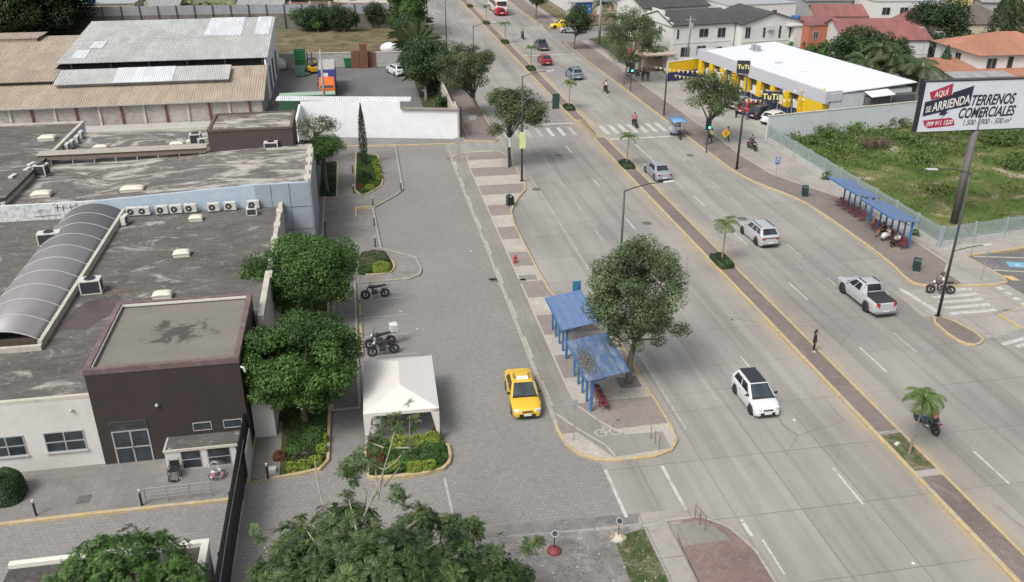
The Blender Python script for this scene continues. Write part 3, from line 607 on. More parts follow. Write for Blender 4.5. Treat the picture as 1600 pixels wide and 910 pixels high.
# brown roof room
b = bld('roof_room', 'brown flat-topped room standing on the middle hospital roof', 'building', -12.9, -5.7, 78.6, 84.5)
mb = MB(); mb.bb(-12.9, -5.7, 78.6, 84.5, 0, 7.45); mb.build('wall', mat('brown_wall', (.062, .048, .044), .8, .15), b, world=True)
mb = MB()
for a in ((-12.95, -5.65, 78.55, 78.8), (-12.95, -5.65, 84.3, 84.55), (-12.95, -12.7, 78.8, 84.3), (-5.9, -5.65, 78.8, 84.3)): mb.bb(*a, 7.45, 7.62)
mb.build('parapet', M_fascia, b, world=True)
mb = MB(); mb.bb(-12.7, -5.9, 78.8, 84.3, 7.45, 7.5); mb.build('roof', M_roofB, b, world=True)
# north roofs
b = bld('north_wing', 'stained flat-roofed wing behind the long brown louvre, beside the brown roof room', 'building', -25.9, -12.9, 79, 89)
mb = MB(); mb.bb(-26.0, -12.95, 79.2, 88.6, 0, 5.2); mb.bb(-5.68, -4.6, 78, 96, 0, 3.4); mb.build('wall', M_wwall, b, world=True)
mb = MB(); mb.bb(-26.0, -12.95, 88.3, 88.6, 5.2, 5.45); mb.bb(-4.9, -4.5, 78, 96, 3.4, 3.7); mb.build('parapet', M_cream, b, world=True)
mb = MB(); mb.bb(-26.0, -12.95, 79.0, 88.3, 5.2, 5.25); mb.bb(-5.68, -4.9, 78, 96, 3.4, 3.45); mb.build('roof', M_roofB, b, world=True)
b = bld('west_wing', 'higher flat-roofed wing at the far left with air conditioners along its right wall', 'building', -60, -26, 79, 90)
mb = MB(); mb.bb(-60, -26.05, 79.8, 90, 0, 5.9); mb.build('wall', M_blue, b, world=True)
mb = MB(); mb.bb(-60, -26.0, 89.7, 90.05, 5.9, 6.1); mb.bb(-26.3, -26.0, 79.8, 89.7, 5.9, 6.1); mb.build('parapet', M_cream, b, world=True)
mb = MB(); mb.bb(-60, -26.3, 68, 89.7, 5.9, 5.95); mb.build('roof', M_roofA, b, world=True)
mb = MB(); mb.bb(-60, -26.75, 67.9, 79.8, 4.5, 5.9); mb.build('low_wall', M_cream, b, world=True)
# louvre screen
b = bld('roof_louvre', 'long brown louvred fascia on thin posts across the hospital roofs', 'roof screen', -27, -13.2, 78.5, 79)
mb = MB(); mb.add([(-27, 78.2, 5.72), (-13.2, 78.2, 5.72), (-13.2, 78.35, 6.12), (-27, 78.35, 6.12), (-27, 79.3, 6.2), (-13.2, 79.3, 6.2)], [(0, 1, 2, 3), (3, 2, 5, 4), (0, 3, 4), (1, 5, 2), (0, 4, 5, 1)])
mb.build('fascia', M_fascia, b, world=True)
mb = MB(); mb.box((-20.1, 78.8, 6.19), (13.9, 1.2, .03), rx=R_(4.5)); mb.build('top_sheet', mat('dusty_sheet', (.30, .28, .24), .8, .15), b, world=True)
for i in range(8):
 p = MB().bb(-26+i*1.75, -25.94+i*1.75, 78.22, 78.28, 5.1, 5.75); p.build('post', M_cream, b, world=True)
# barrel vault canopy
b = T('vaulted_canopy', 'long grey translucent barrel-vault canopy with thin white ribs on the low roof', 'canopy', (-20.15, 46.6, 4.2))
def vault(y0, y1, e=0, n=14, th=.03):
 mb = MB(); R0 = 1.95+e; vs = []
 for i in range(n+1): f = i/n*2-1; vs += [(R0*f, y0, .40+.66*(1-f*f)), (R0*f, y1, .40+.66*(1-f*f))]
 mb.add(vs, [(2*i, 2*i+2, 2*i+3, 2*i+1) for i in range(n)]); return mb
def mat_poly():
 m, t, bb_ = nodes('grey_polycarbonate'); v = coord(t); c = ramp(t, noise(t, coord(t, (1, .25, 1)), .6, 6), [(.3, (.155, .148, .152)), (.7, (.20, .192, .195))])
 sx = N(t, 'ShaderNodeSeparateXYZ'); L(t, v, sx.inputs[0]); w = mth(t, 'SINE', mth(t, 'MULTIPLY', sx.outputs[1], 2*math.pi/.12))
 c = mixc(t, 1, c, ramp(t, mth(t, 'MULTIPLY_ADD', w, .5), [(0, g3(1.02)), (1, g3(.98))]), 'MULTIPLY')
 L(t, c, bb_.inputs['Base Color']); bb_.inputs['Roughness'].default_value = .35; return m
o1 = vault(0, 21.0).build('sheet', mat_poly(), b, smooth=True); md = o1.modifiers.new('s', 'SOLIDIFY'); md.thickness = .03; md.offset = -1
M_rib = mat('white_rib', (.40, .40, .42), .5, .05)
for i in range(11):
 y = .02+i*2.09; pts = [(1.95*(k/8-1), y, .42+.66*(1-(k/8-1)**2)) for k in range(17)]
 MB().tube(pts, .028, 5).build('rib', M_rib, b)
mb = MB()
for s, hc_ in ((-1, .2), (1, .44)): mb.bb(s*2.06-.11, s*2.06+.11, -.3, 21, 0, hc_)
mb.bb(-2.17, 2.17, -.55, -.3, 0, .3); mb.build('curb', M_cream, b)
mb = MB().bb(-1.93, 1.93, 0.1, .2, 0, .5); mb.build('opening_shade_panel', mat('shaded_brown_interior', (.07, .055, .04), .8, .2), b)  # dark brown sheet paints the shade inside the vault's open near end
mb = MB().bb(-.9, -.86, -.05, 0, .02, 1.3); mb.build('end_bar', M_cream, b)
# ---- air conditioners and roof lights
M_acw = mat('ac_casing', (.50, .50, .47), .5, .06, 3, dirt=(.3, .27, .22), dirt_amt=.4); M_acd = mat('ac_grille', (.035, .037, .045), .5, .2, 20)
M_fan = mat('fan_black', (.02, .02, .022), .5, .1); M_curb = mat('skylight_cream', (.56, .53, .44), .6, .06, 3, dirt=(.38, .35, .28), dirt_amt=.4)
def ac_small(loc, rz, label):
 t = T('air_conditioner', label, 'air conditioner', loc, rz, 'air conditioners on the hospital roofs')
 mb = MB().bb(-.45, .45, -.17, .17, .08, .72); mb.build('casing', M_acw, t, bevel=.02)
 mb = MB().cyl((-.12, -.18, .4), .24, .02, 20, axis='Y'); mb.build('fan_grille', M_acd, t)
 mb = MB().cyl((-.12, -.197, .4), .07, .01, 12, axis='Y'); mb.build('fan_hub', M_acw, t)
 for s in (-1, 1): MB().bb(s*.33-.03, s*.33+.03, -.2, .2, 0, .08).build('foot', M_acd, t)
 return t
def ac_big(loc, rz, label, w=1.0, d=.9, h=.95):
 t = T('air_conditioner', label, 'air conditioner', loc, rz, 'air conditioners on the hospital roofs')
 MB().bb(-w/2, w/2, -d/2, d/2, h-.1, h).build('top_panel', M_acw, t, bevel=.015)
 mb = MB()
 for sx in (-1, 1):
  for sy in (-1, 1): mb.bb(sx*(w/2-.04)-.04, sx*(w/2-.04)+.04, sy*(d/2-.04)-.04, sy*(d/2-.04)+.04, 0, h-.1)
 mb.bb(-w/2+.02, w/2-.02, d/2-.04, d/2-.01, .06, h-.1); mb.bb(-w/2, w/2, -d/2, d/2, .02, .08); mb.build('casing', M_acw, t)
 MB().bb(-w/2+.04, w/2-.04, -d/2+.03, d/2-.05, .08, h-.1).build('coil_grille', M_acd, t)
 mb = MB().cyl((0, 0, h+.01), min(w, d)*.4, .03, 24); mb.build('fan_grille', M_fan, t)
 mb = MB().torus((0, 0, h+.02), min(w, d)*.4, .025, 'Z', 24, 5); mb.build('fan_ring', M_acd, t); return t
pb = [((208, 336), 'nearest the vault canopy in the row at the pale blue wall'), ((225, 330), 'second from the vault canopy along the pale blue wall'), ((253, 328.5), 'third from the vault canopy along the pale blue wall'),
  ((275, 327.5), 'fourth from the vault canopy along the pale blue wall'), ((298, 326.5), 'fifth from the vault canopy along the pale blue wall'), ((335, 331), 'forward of the row, near a cream roof light'),
  ((360, 323), 'high against the blue wall, second from the grey panels'), ((396, 321), 'against the wall next to the grey panels')]
def on_roof(u, v):
 p = G(u, v, 4.2); k = min(1, 67.15/p.y); return Vector((p.x*k, p.y*k, 4.2))
for (p, l) in pb: ac_small(on_roof(p[0], p[1]), R_(jitter(random, 3)), 'white air conditioner, '+l)
ac_big(on_roof(395, 333)+Vector((0, -.4, 0)), 0, 'squat dark-grilled air conditioner at the right end of the blue wall row', .8, .6, .6)
ac_small(G(197, 351, 4.2), R_(80), 'white air conditioner turned sideways beside the vault canopy edge')
for p, l in (((107, 236), 'lowest white air conditioner on the far left wing wall'), ((114, 231), 'tall white air conditioner, second from the near end of the far left wall row'), ((122, 224), 'white air conditioner in the middle of the far left wall row'), ((128, 217), 'white air conditioner at the far end of the far left wall row')):
 ac_small(G(p[0], p[1], 5.25), R_(90), l)
ac_small(G(23, 287, 5.4), R_(80), 'single white air conditioner beside the low parapet at the left edge')
ac_small(G(46, 276, 5.3), R_(80), 'white air conditioner just left of the dark cubic one'); ac_small(G(52, 268, 5.3), R_(75), 'white air conditioner squeezed behind the dark cubic one')
ac_big(G(67, 274, 5.3), R_(-12), 'dark cubic air conditioner with top fan at the left of the peeling-wall roof')
ac_big(G(307, 224, 5.25), 0, 'dark cubic air conditioner left of the brown roof room'); ac_small(G(318, 228, 5.3), R_(20), 'small white air conditioner tucked against the brown roof room')
ac_big(G(424, 231, 5.9), 0, 'low wide air conditioner in front of the brown roof room', 1.2, .7, .55); ac_big(G(80, 381, 4.2), R_(4), 'grey air conditioner half under the left side of the vault canopy', 1.5, .8, .9)
ac_big(G(145, 457, 4.2), R_(3), 'large grey air conditioner with top fan against the right side of the vault canopy', 1.25, .8, .95)
def skylight(loc, w, d, rz, label):
 t = T('roof_light', label, 'roof light', loc, rz, 'cream roof lights on the hospital roofs')
 MB().bb(-w/2+.05, w/2-.05, -d/2+.05, d/2-.05, 0, .22).build('curb', M_curb, t)
 mb = MB(); nx, ny = 8, 6; vs = []; fs = []
 for j in range(ny+1):
  for i in range(nx+1):
   x, y = i/nx*2-1, j/ny*2-1; vs.append((x*w/2, y*d/2, .24+.16*(1-x**4)*(1-y**4)))
 for j in range(ny):
  for i in range(nx): a = j*(nx+1)+i; fs.append((a, a+1, a+nx+2, a+nx+1))
 mb.add(vs, fs); o_ = mb.build('dome', M_curb, t, smooth=True); o_.modifiers.new('s', 'SOLIDIFY').thickness = .04; return t
for p, z, w, d, l in (((285, 399), 4.2, 1.15, .9, 'cream box roof light alone in the middle of the large low roof'), ((255, 464), 4.2, 1.2, .8, 'cream box roof light just behind the dark entrance block'), ((307, 344), 4.2, 1.05, .8, 'cream box roof light in front of the blue wall air conditioners'),
      ((66, 306), 5.3, 1.5, 1.1, 'cream box roof light behind the peeling white wall'), ((208, 298), 5.35, 1.8, 1.1, 'low domed cream roof light behind the far end of the vault canopy'), ((75, 218), 5.95, 1.5, 1.2, 'cream roof light on the far left wing'),
      ((277, 228), 5.25, 1.3, .8, 'cream roof light behind the louvre, left of a similar one'), ((303, 224), 5.25, 1.3, .7, 'cream roof light behind the louvre, beside the dark cubic air conditioner'), ((158, 233), 5.25, 1.3, .8, 'cream roof light at the left end behind the louvre')):
 skylight(G(p[0], p[1], z), w, d, 0, l)
M_pipe = mat('dusty_cable', (.15, .11, .09), .8, .2)
for i, (pts, z, l) in enumerate((([(170, 447), (185, 460), (205, 471)], 4.23, 'loose brown cables trailing from the large air conditioner by the canopy'), ([(0, 296), (35, 275), (60, 268)], 5.32, 'thin cable on the roof at the left edge leading to the cubic air conditioner'), ([(165, 458), (215, 452), (262, 449)], 4.23, 'thin pipe crossing the low roof towards the roof light'), ([(92, 268), (120, 272), (152, 279)], 5.33, 'brown hose lying on the middle roof right of the cubic air conditioner'))):
 tag(MB().tube([G(u, v, z) for u, v in pts], .035, 5).build('roof_cable', M_pipe), l, 'cable')
# ---- gatehouse bottom left
b = bld('gatehouse', 'small gatehouse with white parapet and dark gravelly roof, bottom left behind a tree', 'building', -14, -7.3, 20, 30.2)
mb = MB(); mb.bb(-15, -7.35, 15, 30.15, 0, 2.8); mb.build('wall', M_wwall, b, world=True)
mb = MB(); mb.bb(-15, -7.3, 29.95, 30.2, 2.8, 3.05); mb.bb(-7.6, -7.3, 15, 29.95, 2.8, 3.05); mb.build('parapet', mat('white_coping', (.6, .58, .52), .7, .06), b, world=True)
mb = MB(); mb.bb(-15, -7.6, 15, 29.95, 2.8, 2.85); mb.build('roof', mat('dark_gravel_roof', (.055, .048, .045), .9, .3, 8, dirt=(.2, .19, .18), dirt_amt=.3, dscale=3), b, world=True)
# ---- black palisade fence by the gatehouse
b = T('palisade_fence', 'tall black slatted metal fence with spiked top running past the lean-to', 'fence', (-6.95, 30, 0))
M_blk = mat('black_metal', (.022, .022, .027), .45, .2, 5, .2)
mb = MB()
for i in range(150):
 y = -13+i*.157; mb.add([(-.03, y, .05), (.03, y, .05), (.03, y+.11, .05), (-.03, y+.11, .05), (-.03, y, 2.42), (.03, y, 2.42), (.03, y+.11, 2.42), (-.03, y+.11, 2.42), (0, y+.055, 2.6)], [(0,1,5,4), (1,2,6,5), (2,3,7,6), (3,0,4,7), (4,5,8), (5,6,8), (6,7,8), (7,4,8)])
mb.build('slats', M_blk, b)
for z in (.35, 1.3, 2.15): MB().bb(-.09, -.035, -13, 10.4, z, z+.06).build('rail', M_blk, b)
for y in (-8, -4, 0, 4, 8, 10.4): MB().bb(-.1, -.03, y-.05, y+.05, 0, 2.4).build('post', M_blk, b)
MB().tube([(.05, -13+i*2, 1.9+.08*math.sin(i)) for i in range(12)], .022, 5).build('cable', mat('pale_cable', (.4, .38, .36), .6), b)
mb = MB(); mb.bb(-6.78, -6.72, 38.0, 40.2, 0.15, 1.7); tag(mb.build('gate_leaf', M_wwall), 'narrow white gate leaf standing open beside the black fence', 'gate')
# ---- warehouses
def mat_corr(name, c0, c1, pitch=.28, dirt=(.2, .16, .12), dirt_amt=.5, panels=None, axis=0):
 m, t, bb_ = nodes(name); v = coord(t); s = N(t, 'ShaderNodeSeparateXYZ'); L(t, v, s.inputs[0])
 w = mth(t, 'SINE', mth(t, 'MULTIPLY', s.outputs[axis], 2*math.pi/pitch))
 c = ramp(t, noise(t, coord(t, (1, .3, 1)), .7, 7, .65), [(.3, c0), (.7, c1)])
 sheetn = N(t, 'ShaderNodeTexBrick', offset=.0, i_Scale=1.0, i_Mortar_Size=.015, i_Brick_Width=1.1, i_Row_Height=3.1); sheetn.inputs['Color1'].default_value = (.9, .9, .9, 1); sheetn.inputs['Color2'].default_value = (1.08, 1.08, 1.08, 1); sheetn.inputs['Mortar'].default_value = (.75, .75, .75, 1)
 L(t, v, sheetn.inputs['Vector']); c = mixc(t, 1, c, sheetn.outputs['Color'], 'MULTIPLY')
 c = mixc(t, ramp(t, noise(t, coord(t, (1.5, .25, 1)), .5, 8, .7, .4), [(.5, g3(0)), (.72, g3(dirt_amt))]), c, dirt)
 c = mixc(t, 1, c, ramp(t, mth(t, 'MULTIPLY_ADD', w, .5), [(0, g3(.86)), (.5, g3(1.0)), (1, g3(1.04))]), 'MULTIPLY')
 n = N(t, 'ShaderNodeBump', i_Strength=.6, i_Distance=.05); L(t, w, n.inputs['Height']); L(t, n.outputs[0], bb_.inputs['Normal'])
 L(t, c, bb_.inputs['Base Color']); bb_.inputs['Roughness'].default_value = .65; return m
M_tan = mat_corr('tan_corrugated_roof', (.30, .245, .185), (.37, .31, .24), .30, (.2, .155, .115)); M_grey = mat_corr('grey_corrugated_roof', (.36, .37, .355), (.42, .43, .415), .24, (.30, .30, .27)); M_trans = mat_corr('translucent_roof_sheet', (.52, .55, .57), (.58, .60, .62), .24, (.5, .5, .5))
def slab4(mb, a, b_, c, d, th=.08, mi=0): mb.plate(a, b_, c, d, th, mi)
b = T('block_warehouse', 'long low warehouse with tan corrugated roof and block wall with red posts', 'warehouse', (-35, 112.5, 0))
mb = MB(); mb.bb(-80, -11.5, 112.6, 112.85, 0, 2.45); mb.bb(-11.6, -11.4, 112.85, 122, 0, 2.4); mb.add([(-11.4, 112.85, 2.4), (-11.4, 122, 2.4), (-11.4, 122, 4.5), (-11.6, 112.85, 2.4), (-11.6, 122, 2.4), (-11.6, 122, 4.5)], [(0, 1, 2), (3, 5, 4)])
M_block = mat_pavers('block_wall', (.30, .265, .25), (.38, .345, .33), (.42, .40, .38), .42, .21, ms=.025, axes=('X', 'Z'), dirt=(.15, .13, .12), big_lo=.75, big_hi=1.1)
mb.build('wall', M_block, b, world=True)
for px in (-20, 50, 120, 191, 261, 329, 392): x = G(px, 180, 1).x*112.5/G(px, 180, 1).y; MB().bb(x-.12, x+.12, 112.4, 112.6, 0, 2.5).build('red_post', mat('red_post', (.13, .04, .04), .7, .2), b, world=True)
for px in (15, 86, 156, 226, 295, 360): x = G(px, 180, 1).x*112.5/G(px, 180, 1).y; MB().bb(x-.14, x+.14, 112.42, 112.6, 0, 2.45).build('grey_post', M_cream, b, world=True)
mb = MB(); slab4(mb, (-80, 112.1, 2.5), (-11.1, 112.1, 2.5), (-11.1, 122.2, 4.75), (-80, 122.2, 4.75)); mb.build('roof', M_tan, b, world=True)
mb = MB(); mb.bb(-80, -11.1, 111.98, 112.12, 2.38, 2.52); mb.build('gutter', mat('roof_gutter', (.3, .29, .27), .7, .2), b, world=True)
mb = MB(); slab4(mb, (-36.6, 117.0, 4.15), (-15.6, 117.0, 4.15), (-15.6, 121.2, 5.15), (-36.6, 121.2, 5.15)); mb.bb(-36.4, -15.8, 117.6, 117.7, 3.7, 4.2); mb.build('ridge_vent', M_grey, b, world=True)
mb = MB(); slab4(mb, (-29.6, 116.9, 4.2), (-22.5, 116.9, 4.2), (-22.5, 121.2, 5.2), (-29.6, 121.2, 5.2)); mb.build('clear_sheet', M_trans, b, world=True)
mb = MB(); slab4(mb, (-80, 118.2, 4.4), (-36.7, 118.2, 4.4), (-36.7, 121.6, 5.2), (-80, 121.6, 5.2)); mb.build('brown_ridge_vent', mat_corr('brown_vent', (.28, .22, .17), (.34, .28, .22), .3), b, world=True)
b = T('rear_tan_warehouse', 'tan-roofed warehouse bay at the far left edge, beside the large grey roof', 'warehouse', (-58, 122.4, 0))
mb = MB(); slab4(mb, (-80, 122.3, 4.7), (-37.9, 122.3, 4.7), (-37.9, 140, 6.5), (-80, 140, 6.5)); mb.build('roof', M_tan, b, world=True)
mb = MB(); mb.bb(-80, -38.0, 122.4, 139.8, 0, 4.6); mb.build('wall', M_block, b, world=True)
mb = MB(); slab4(mb, (-80, 137, 6.7), (-43.5, 137, 6.7), (-43, 140.5, 7.0), (-80, 140.5, 7.0)); mb.bb(-80, -43.6, 137.1, 137.2, 6.2, 6.7); mb.build('ridge_vent', mat_corr('brown_vent2', (.28, .22, .18), (.33, .27, .22), .3), b, world=True)
b = T('large_warehouse', 'large warehouse with wide pale grey corrugated roof and white end wall', 'warehouse', (-24, 122.6, 0))
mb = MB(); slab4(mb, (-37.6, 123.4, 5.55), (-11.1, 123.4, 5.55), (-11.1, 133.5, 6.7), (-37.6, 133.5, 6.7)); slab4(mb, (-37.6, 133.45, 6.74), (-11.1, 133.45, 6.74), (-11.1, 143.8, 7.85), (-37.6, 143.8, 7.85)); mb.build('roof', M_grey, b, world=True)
mb = MB(); slab4(mb, (-20.5, 134.2, 6.87), (-15.4, 134.2, 6.87), (-15.4, 143.85, 7.92), (-20.5, 143.85, 7.92), .04); mb.build('clear_sheet', M_trans, b, world=True); mb = MB(); slab4(mb, (-13.6, 134.2, 6.87), (-11.5, 134.2, 6.87), (-11.5, 143.85, 7.92), (-13.6, 143.85, 7.92), .04); mb.build('clear_sheet', M_trans, b, world=True); mb = MB(); slab4(mb, (-36.3, 125.2, 5.82), (-34.5, 125.2, 5.82), (-34.5, 129, 6.25), (-36.3, 129, 6.25), .03); mb.build('clear_sheet', M_trans, b, world=True); mb = MB(); slab4(mb, (-34.9, 129.6, 6.33), (-33.2, 129.6, 6.33), (-33.2, 133, 6.71), (-34.9, 133, 6.71), .03); mb.build('clear_sheet', M_trans, b, world=True)
mb = MB(); mb.add([(-11.3, 122.3, 0), (-11.3, 143.6, 0), (-11.3, 143.6, 7.75), (-11.3, 122.3, 5.4), (-11.5, 122.3, 0), (-11.5, 143.6, 0), (-11.5, 143.6, 7.75), (-11.5, 122.3, 5.4)], [(0,1,2,3), (4,7,6,5), (0,3,7,4), (1,5,6,2)]); mb.bb(-37, -11.5, 143.3, 143.6, 0, 7.6); mb.build('wall', mat('bright_white_sheet', (.80, .80, .80), .6, .03), b, world=True)
for y in (125.5, 131, 137): MB().bb(-11.3, -11.26, y, y+2.2, 0.3, 3.8).build('opening', M_acd, b, world=True)
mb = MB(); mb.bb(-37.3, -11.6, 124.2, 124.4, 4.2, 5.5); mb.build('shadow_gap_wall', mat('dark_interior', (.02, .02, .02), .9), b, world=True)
for i in range(6): MB().bb(-36+i*4.8, -35.8+i*4.8, 123.6, 123.8, 4.3, 5.5).build('post', M_acd, b, world=True)
struct(MB().sheet([(-60, 90), (-6.2, 90), (-6.2, 112.5), (-60, 112.5)], .02), 'concrete_yard', mat('pale_concrete_yard', (.36, .35, .33), .9, .1, .5))
# roof-level drain pipe post in the yard, white wall with tile coping
b = T('compound_wall', 'tall white compound wall across the end of the paved street with grey tile coping', 'wall', (-6.2, 102.8, 0))
def wallseg(mb, p, q, z0, z1, th=.22, mi=0, z2=None):
 p = Vector((p[0], p[1])); q = Vector((q[0], q[1])); d = (q-p).normalized(); n = Vector((-d.y, d.x))*th; z2 = z1 if z2 is None else z2
 a = [p, q, q+n, p+n]; mb.add([(k.x, k.y, z0) for k in a]+[(a[0].x, a[0].y, z1), (a[1].x, a[1].y, z2), (a[2].x, a[2].y, z2), (a[3].x, a[3].y, z1)], [(3,2,1,0), (4,5,6,7), (0,1,5,4), (1,2,6,5), (2,3,7,6), (3,0,4,7)], mi)
mb = MB(); wallseg(mb, (-6.2, 102.8), (5.0, 100.4), 0, 4.3); wallseg(mb, (5.0, 100.4), (11.6, 98.9), 0, 3.45); wallseg(mb, (-6.3, 95.5), (-6.2, 102.7), 0, 3.9)
mb.build('wall', mat('compound_white', (.68, .69, .70), .8, .05, 1.2, dirt=(.58, .59, .60), dirt_amt=.5, dscale=.4), b, world=True)
mb = MB(); wallseg(mb, (5.05, 100.1), (11.75, 98.58), 3.45, 3.6, .5); mb.build('tile_coping', mat_corr('coping_tile', (.28, .24, .21), (.34, .30, .27), .22), b, world=True)
mb = MB(); mb.plate((-9, 103.3, 4.33), (6.2, 100.3, 4.33), (6.4, 101.7, 4.5), (-8.8, 104.7, 4.5), .06); mb.build('shed_roof', M_trans, b, world=True)
mb = MB(); wallseg(mb, (11.55, 98.8), (11.75, 104), 0, 3.2, .2); wallseg(mb, (11.75, 104), (11.95, 176), 0, 2.4, .2); mb.build('side_wall', M_cream, b, world=True)
mb = MB(); mb.bb(11.62, 11.78, 98.3, 98.6, .6, 3.9); mb.build('black_conduit', M_blk, b, world=True)
b = T('yard_back_wall', 'grey concrete wall closing the back of the lorry yard', 'wall', (-11, 143.6, 0))
mb = MB(); wallseg(mb, (-11.2, 143.9), (9.8, 142.2), 0, 2.2); mb.build('wall', mat('grey_render', (.30, .30, .29), .85, .1, 1), b, world=True); mb = MB(); wallseg(mb, (-11.2, 143.85), (9.8, 142.15), 2.2, 2.32, .32); mb.build('coping', M_cream, b, world=True)
M_sheetf = mat('grey_sheet_fence', (.235, .25, .275), .6, .08, 1.5, dirt=(.33, .34, .35), dirt_amt=.4, dscale=.3)
b = T('sheet_fence', 'long grey-blue panel fence closing the dry field at the back', 'fence', (-56, 184, 0))
fp = [(-80, 188), (-18, 184.8), (12, 180)]
mb = MB(); wallseg(mb, fp[0], fp[1], 2.8, 4.5, .12); wallseg(mb, fp[1], fp[2], 2.8, 4.5, .12); mb.build('panel', M_sheetf, b, world=True)
mb = MB(); wallseg(mb, fp[0], fp[1], 0, 2.8, .2); wallseg(mb, fp[1], fp[2], 0, 2.8, .2); mb.build('base_wall', mat('dark_old_wall', (.14, .13, .115), .9, .2, .8, dirt=(.07, .06, .05), dirt_amt=.6), b, world=True)
for i in range(22):
 x = -60+i*3.4; y = 188-(x+80)*3.2/62 if x < -18 else 184.8-(x+18)*.16; MB().bb(x-.07, x+.07, y-.22, y-.02, 0, 4.6).build('post', M_frame, b, world=True)
b = T('brick_boundary_wall', 'far brick wall with pale pillars beyond the grey panel fence', 'wall', (-18, 196, 0))
mb = MB(); wallseg(mb, (-16, 200), (8.5, 194), 0, 3.0); mb.build('wall', mat('red_brown_brick', (.24, .13, .10), .85, .15), b, world=True)
for i in range(7): x = -16+i*4.05; y = 200-(i*4.05)*6/24.5; MB().bb(x-.2, x+.2, y-.15, y+.3, 0, 3.25).build('pillar', M_cream, b, world=True)
# ================================================================ TREES AND PLANTS
def leafmat(name, dark, light, rough=.55):
 m, t, b = nodes(name); a = t.nodes.new('ShaderNodeAttribute'); a.attribute_name = 'tint'
 c = ramp(t, a.outputs['Fac'], [(0, dark), (1, light)]); L(t, c, b.inputs['Base Color']); b.inputs['Roughness'].default_value = rough; b.inputs['Specular IOR Level'].default_value = .35
 tr = t.nodes.new('ShaderNodeBsdfTranslucent'); L(t, mixc(t, 1, c, (1.1, 1.25, .6), 'MULTIPLY'), tr.inputs[0])
 mx_ = t.nodes.new('ShaderNodeMixShader'); mx_.inputs[0].default_value = .22; L(t, b.outputs[0], mx_.inputs[1]); L(t, tr.outputs[0], mx_.inputs[2]); L(t, mx_.outputs[0], t.nodes['Material Output'].inputs[0]); return m
M_leafG = leafmat('leaf_mid_green', (.018, .048, .012), (.105, .195, .045)); M_leafD = leafmat('leaf_deep_green', (.014, .03, .012), (.062, .105, .038))
M_leafB = leafmat('leaf_bright_green', (.014, .04, .010), (.09, .175, .034)); M_leafO = leafmat('leaf_olive', (.03, .045, .02), (.14, .175, .075))
M_leafY = leafmat('leaf_lime', (.09, .14, .02), (.30, .37, .055)); M_leafP = leafmat('leaf_palm', (.03, .06, .015), (.13, .19, .055)); M_leafR = leafmat('leaf_reddish', (.09, .03, .02), (.2, .1, .04))
M_leafF = leafmat('leaf_grey_green', (.032, .054, .024), (.18, .235, .11))
M_bark = mat('bark', (.12, .10, .082), .9, .3, 6, stretch=(1, 1, .3)); M_palmbark = mat('palm_bark', (.19, .165, .14), .85, .25, 8, stretch=(.4, .4, 3)); M_twig = mat('pale_twig', (.24, .215, .17), .8, .2)
def leaf_mesh(C_, Nrm, S, tint, rs, asp=.5, fold=.25, tip=None):
 """one folded rhombus leaf per centre; numpy arrays"""
 n = len(C_); r = rs.normal(size=(n, 3)) if tip is None else tip+rs.normal(size=(n, 3))*.25
 u = r-Nrm*np.sum(r*Nrm, 1, keepdims=True); u /= np.linalg.norm(u, axis=1, keepdims=True)+1e-9; w = np.cross(Nrm, u)
 S = S[:, None]; a = C_-u*S*.5; c = C_+u*S*.5; b = C_+w*S*asp*.5-Nrm*S*fold*.3+u*S*.05; d = C_-w*S*asp*.5-Nrm*S*fold*.3+u*S*.05
 V = np.stack([a, b, c, d], 1).reshape(-1, 3); k = np.arange(n)[:, None]*4
 F = np.concatenate([k+np.array([[0, 1, 2]]), k+np.array([[0, 2, 3]])], 1).reshape(-1, 3); return V, F, np.repeat(tint, 4)
def np_obj(name, V, F, tint, m, parent=None, nv=3):
 me = bpy.data.meshes.new(name); me.vertices.add(len(V)); me.vertices.foreach_set('co', V.astype(np.float32).ravel())
 me.loops.add(F.size); me.loops.foreach_set('vertex_index', F.astype(np.int32).ravel()); me.polygons.add(len(F))
 me.polygons.foreach_set('loop_start', (np.arange(len(F))*F.shape[1]).astype(np.int32)); me.polygons.foreach_set('loop_total', np.full(len(F), F.shape[1], np.int32))
 me.update(calc_edges=True); at = me.attributes.new('tint', 'FLOAT', 'POINT'); at.data.foreach_set('value', np.clip(tint, 0, 1).astype(np.float32)); me.materials.append(m)
 o = bpy.data.objects.new(name, me); COL.objects.link(o)
 if parent is not None: o.parent = parent
 return o
def crown_pts(rs, blobs, per, leaf, up=.6, inner=.35):
 """blobs rows: x y z r tint ; returns leaf arrays"""
 Cs, Ns, Ts = [], [], []
 for bx, by, bz, r, ti in blobs:
  n = max(8, int(per*(r*r))); d = rs.normal(size=(n, 3)); d /= np.linalg.norm(d, axis=1, keepdims=True)
  rad = r*np.where(rs.random(n) < inner, rs.uniform(.35, .9, n), rs.uniform(.85, 1.15, n))
  d2 = d*np.array([1, 1, .8]); Cs.append(np.array([bx, by, bz])+d2*rad[:, None])
  nn = d+np.array([0, 0, up])+rs.normal(size=(n, 3))*.55; Ns.append(nn/np.linalg.norm(nn, axis=1, keepdims=True)); Ts.append(ti+rs.normal(size=n)*.11)
 C_, Nn, Tt = np.concatenate(Cs), np.concatenate(Ns), np.concatenate(Ts); return C_, Nn, leaf*rs.uniform(.7, 1.3, len(C_)), Tt
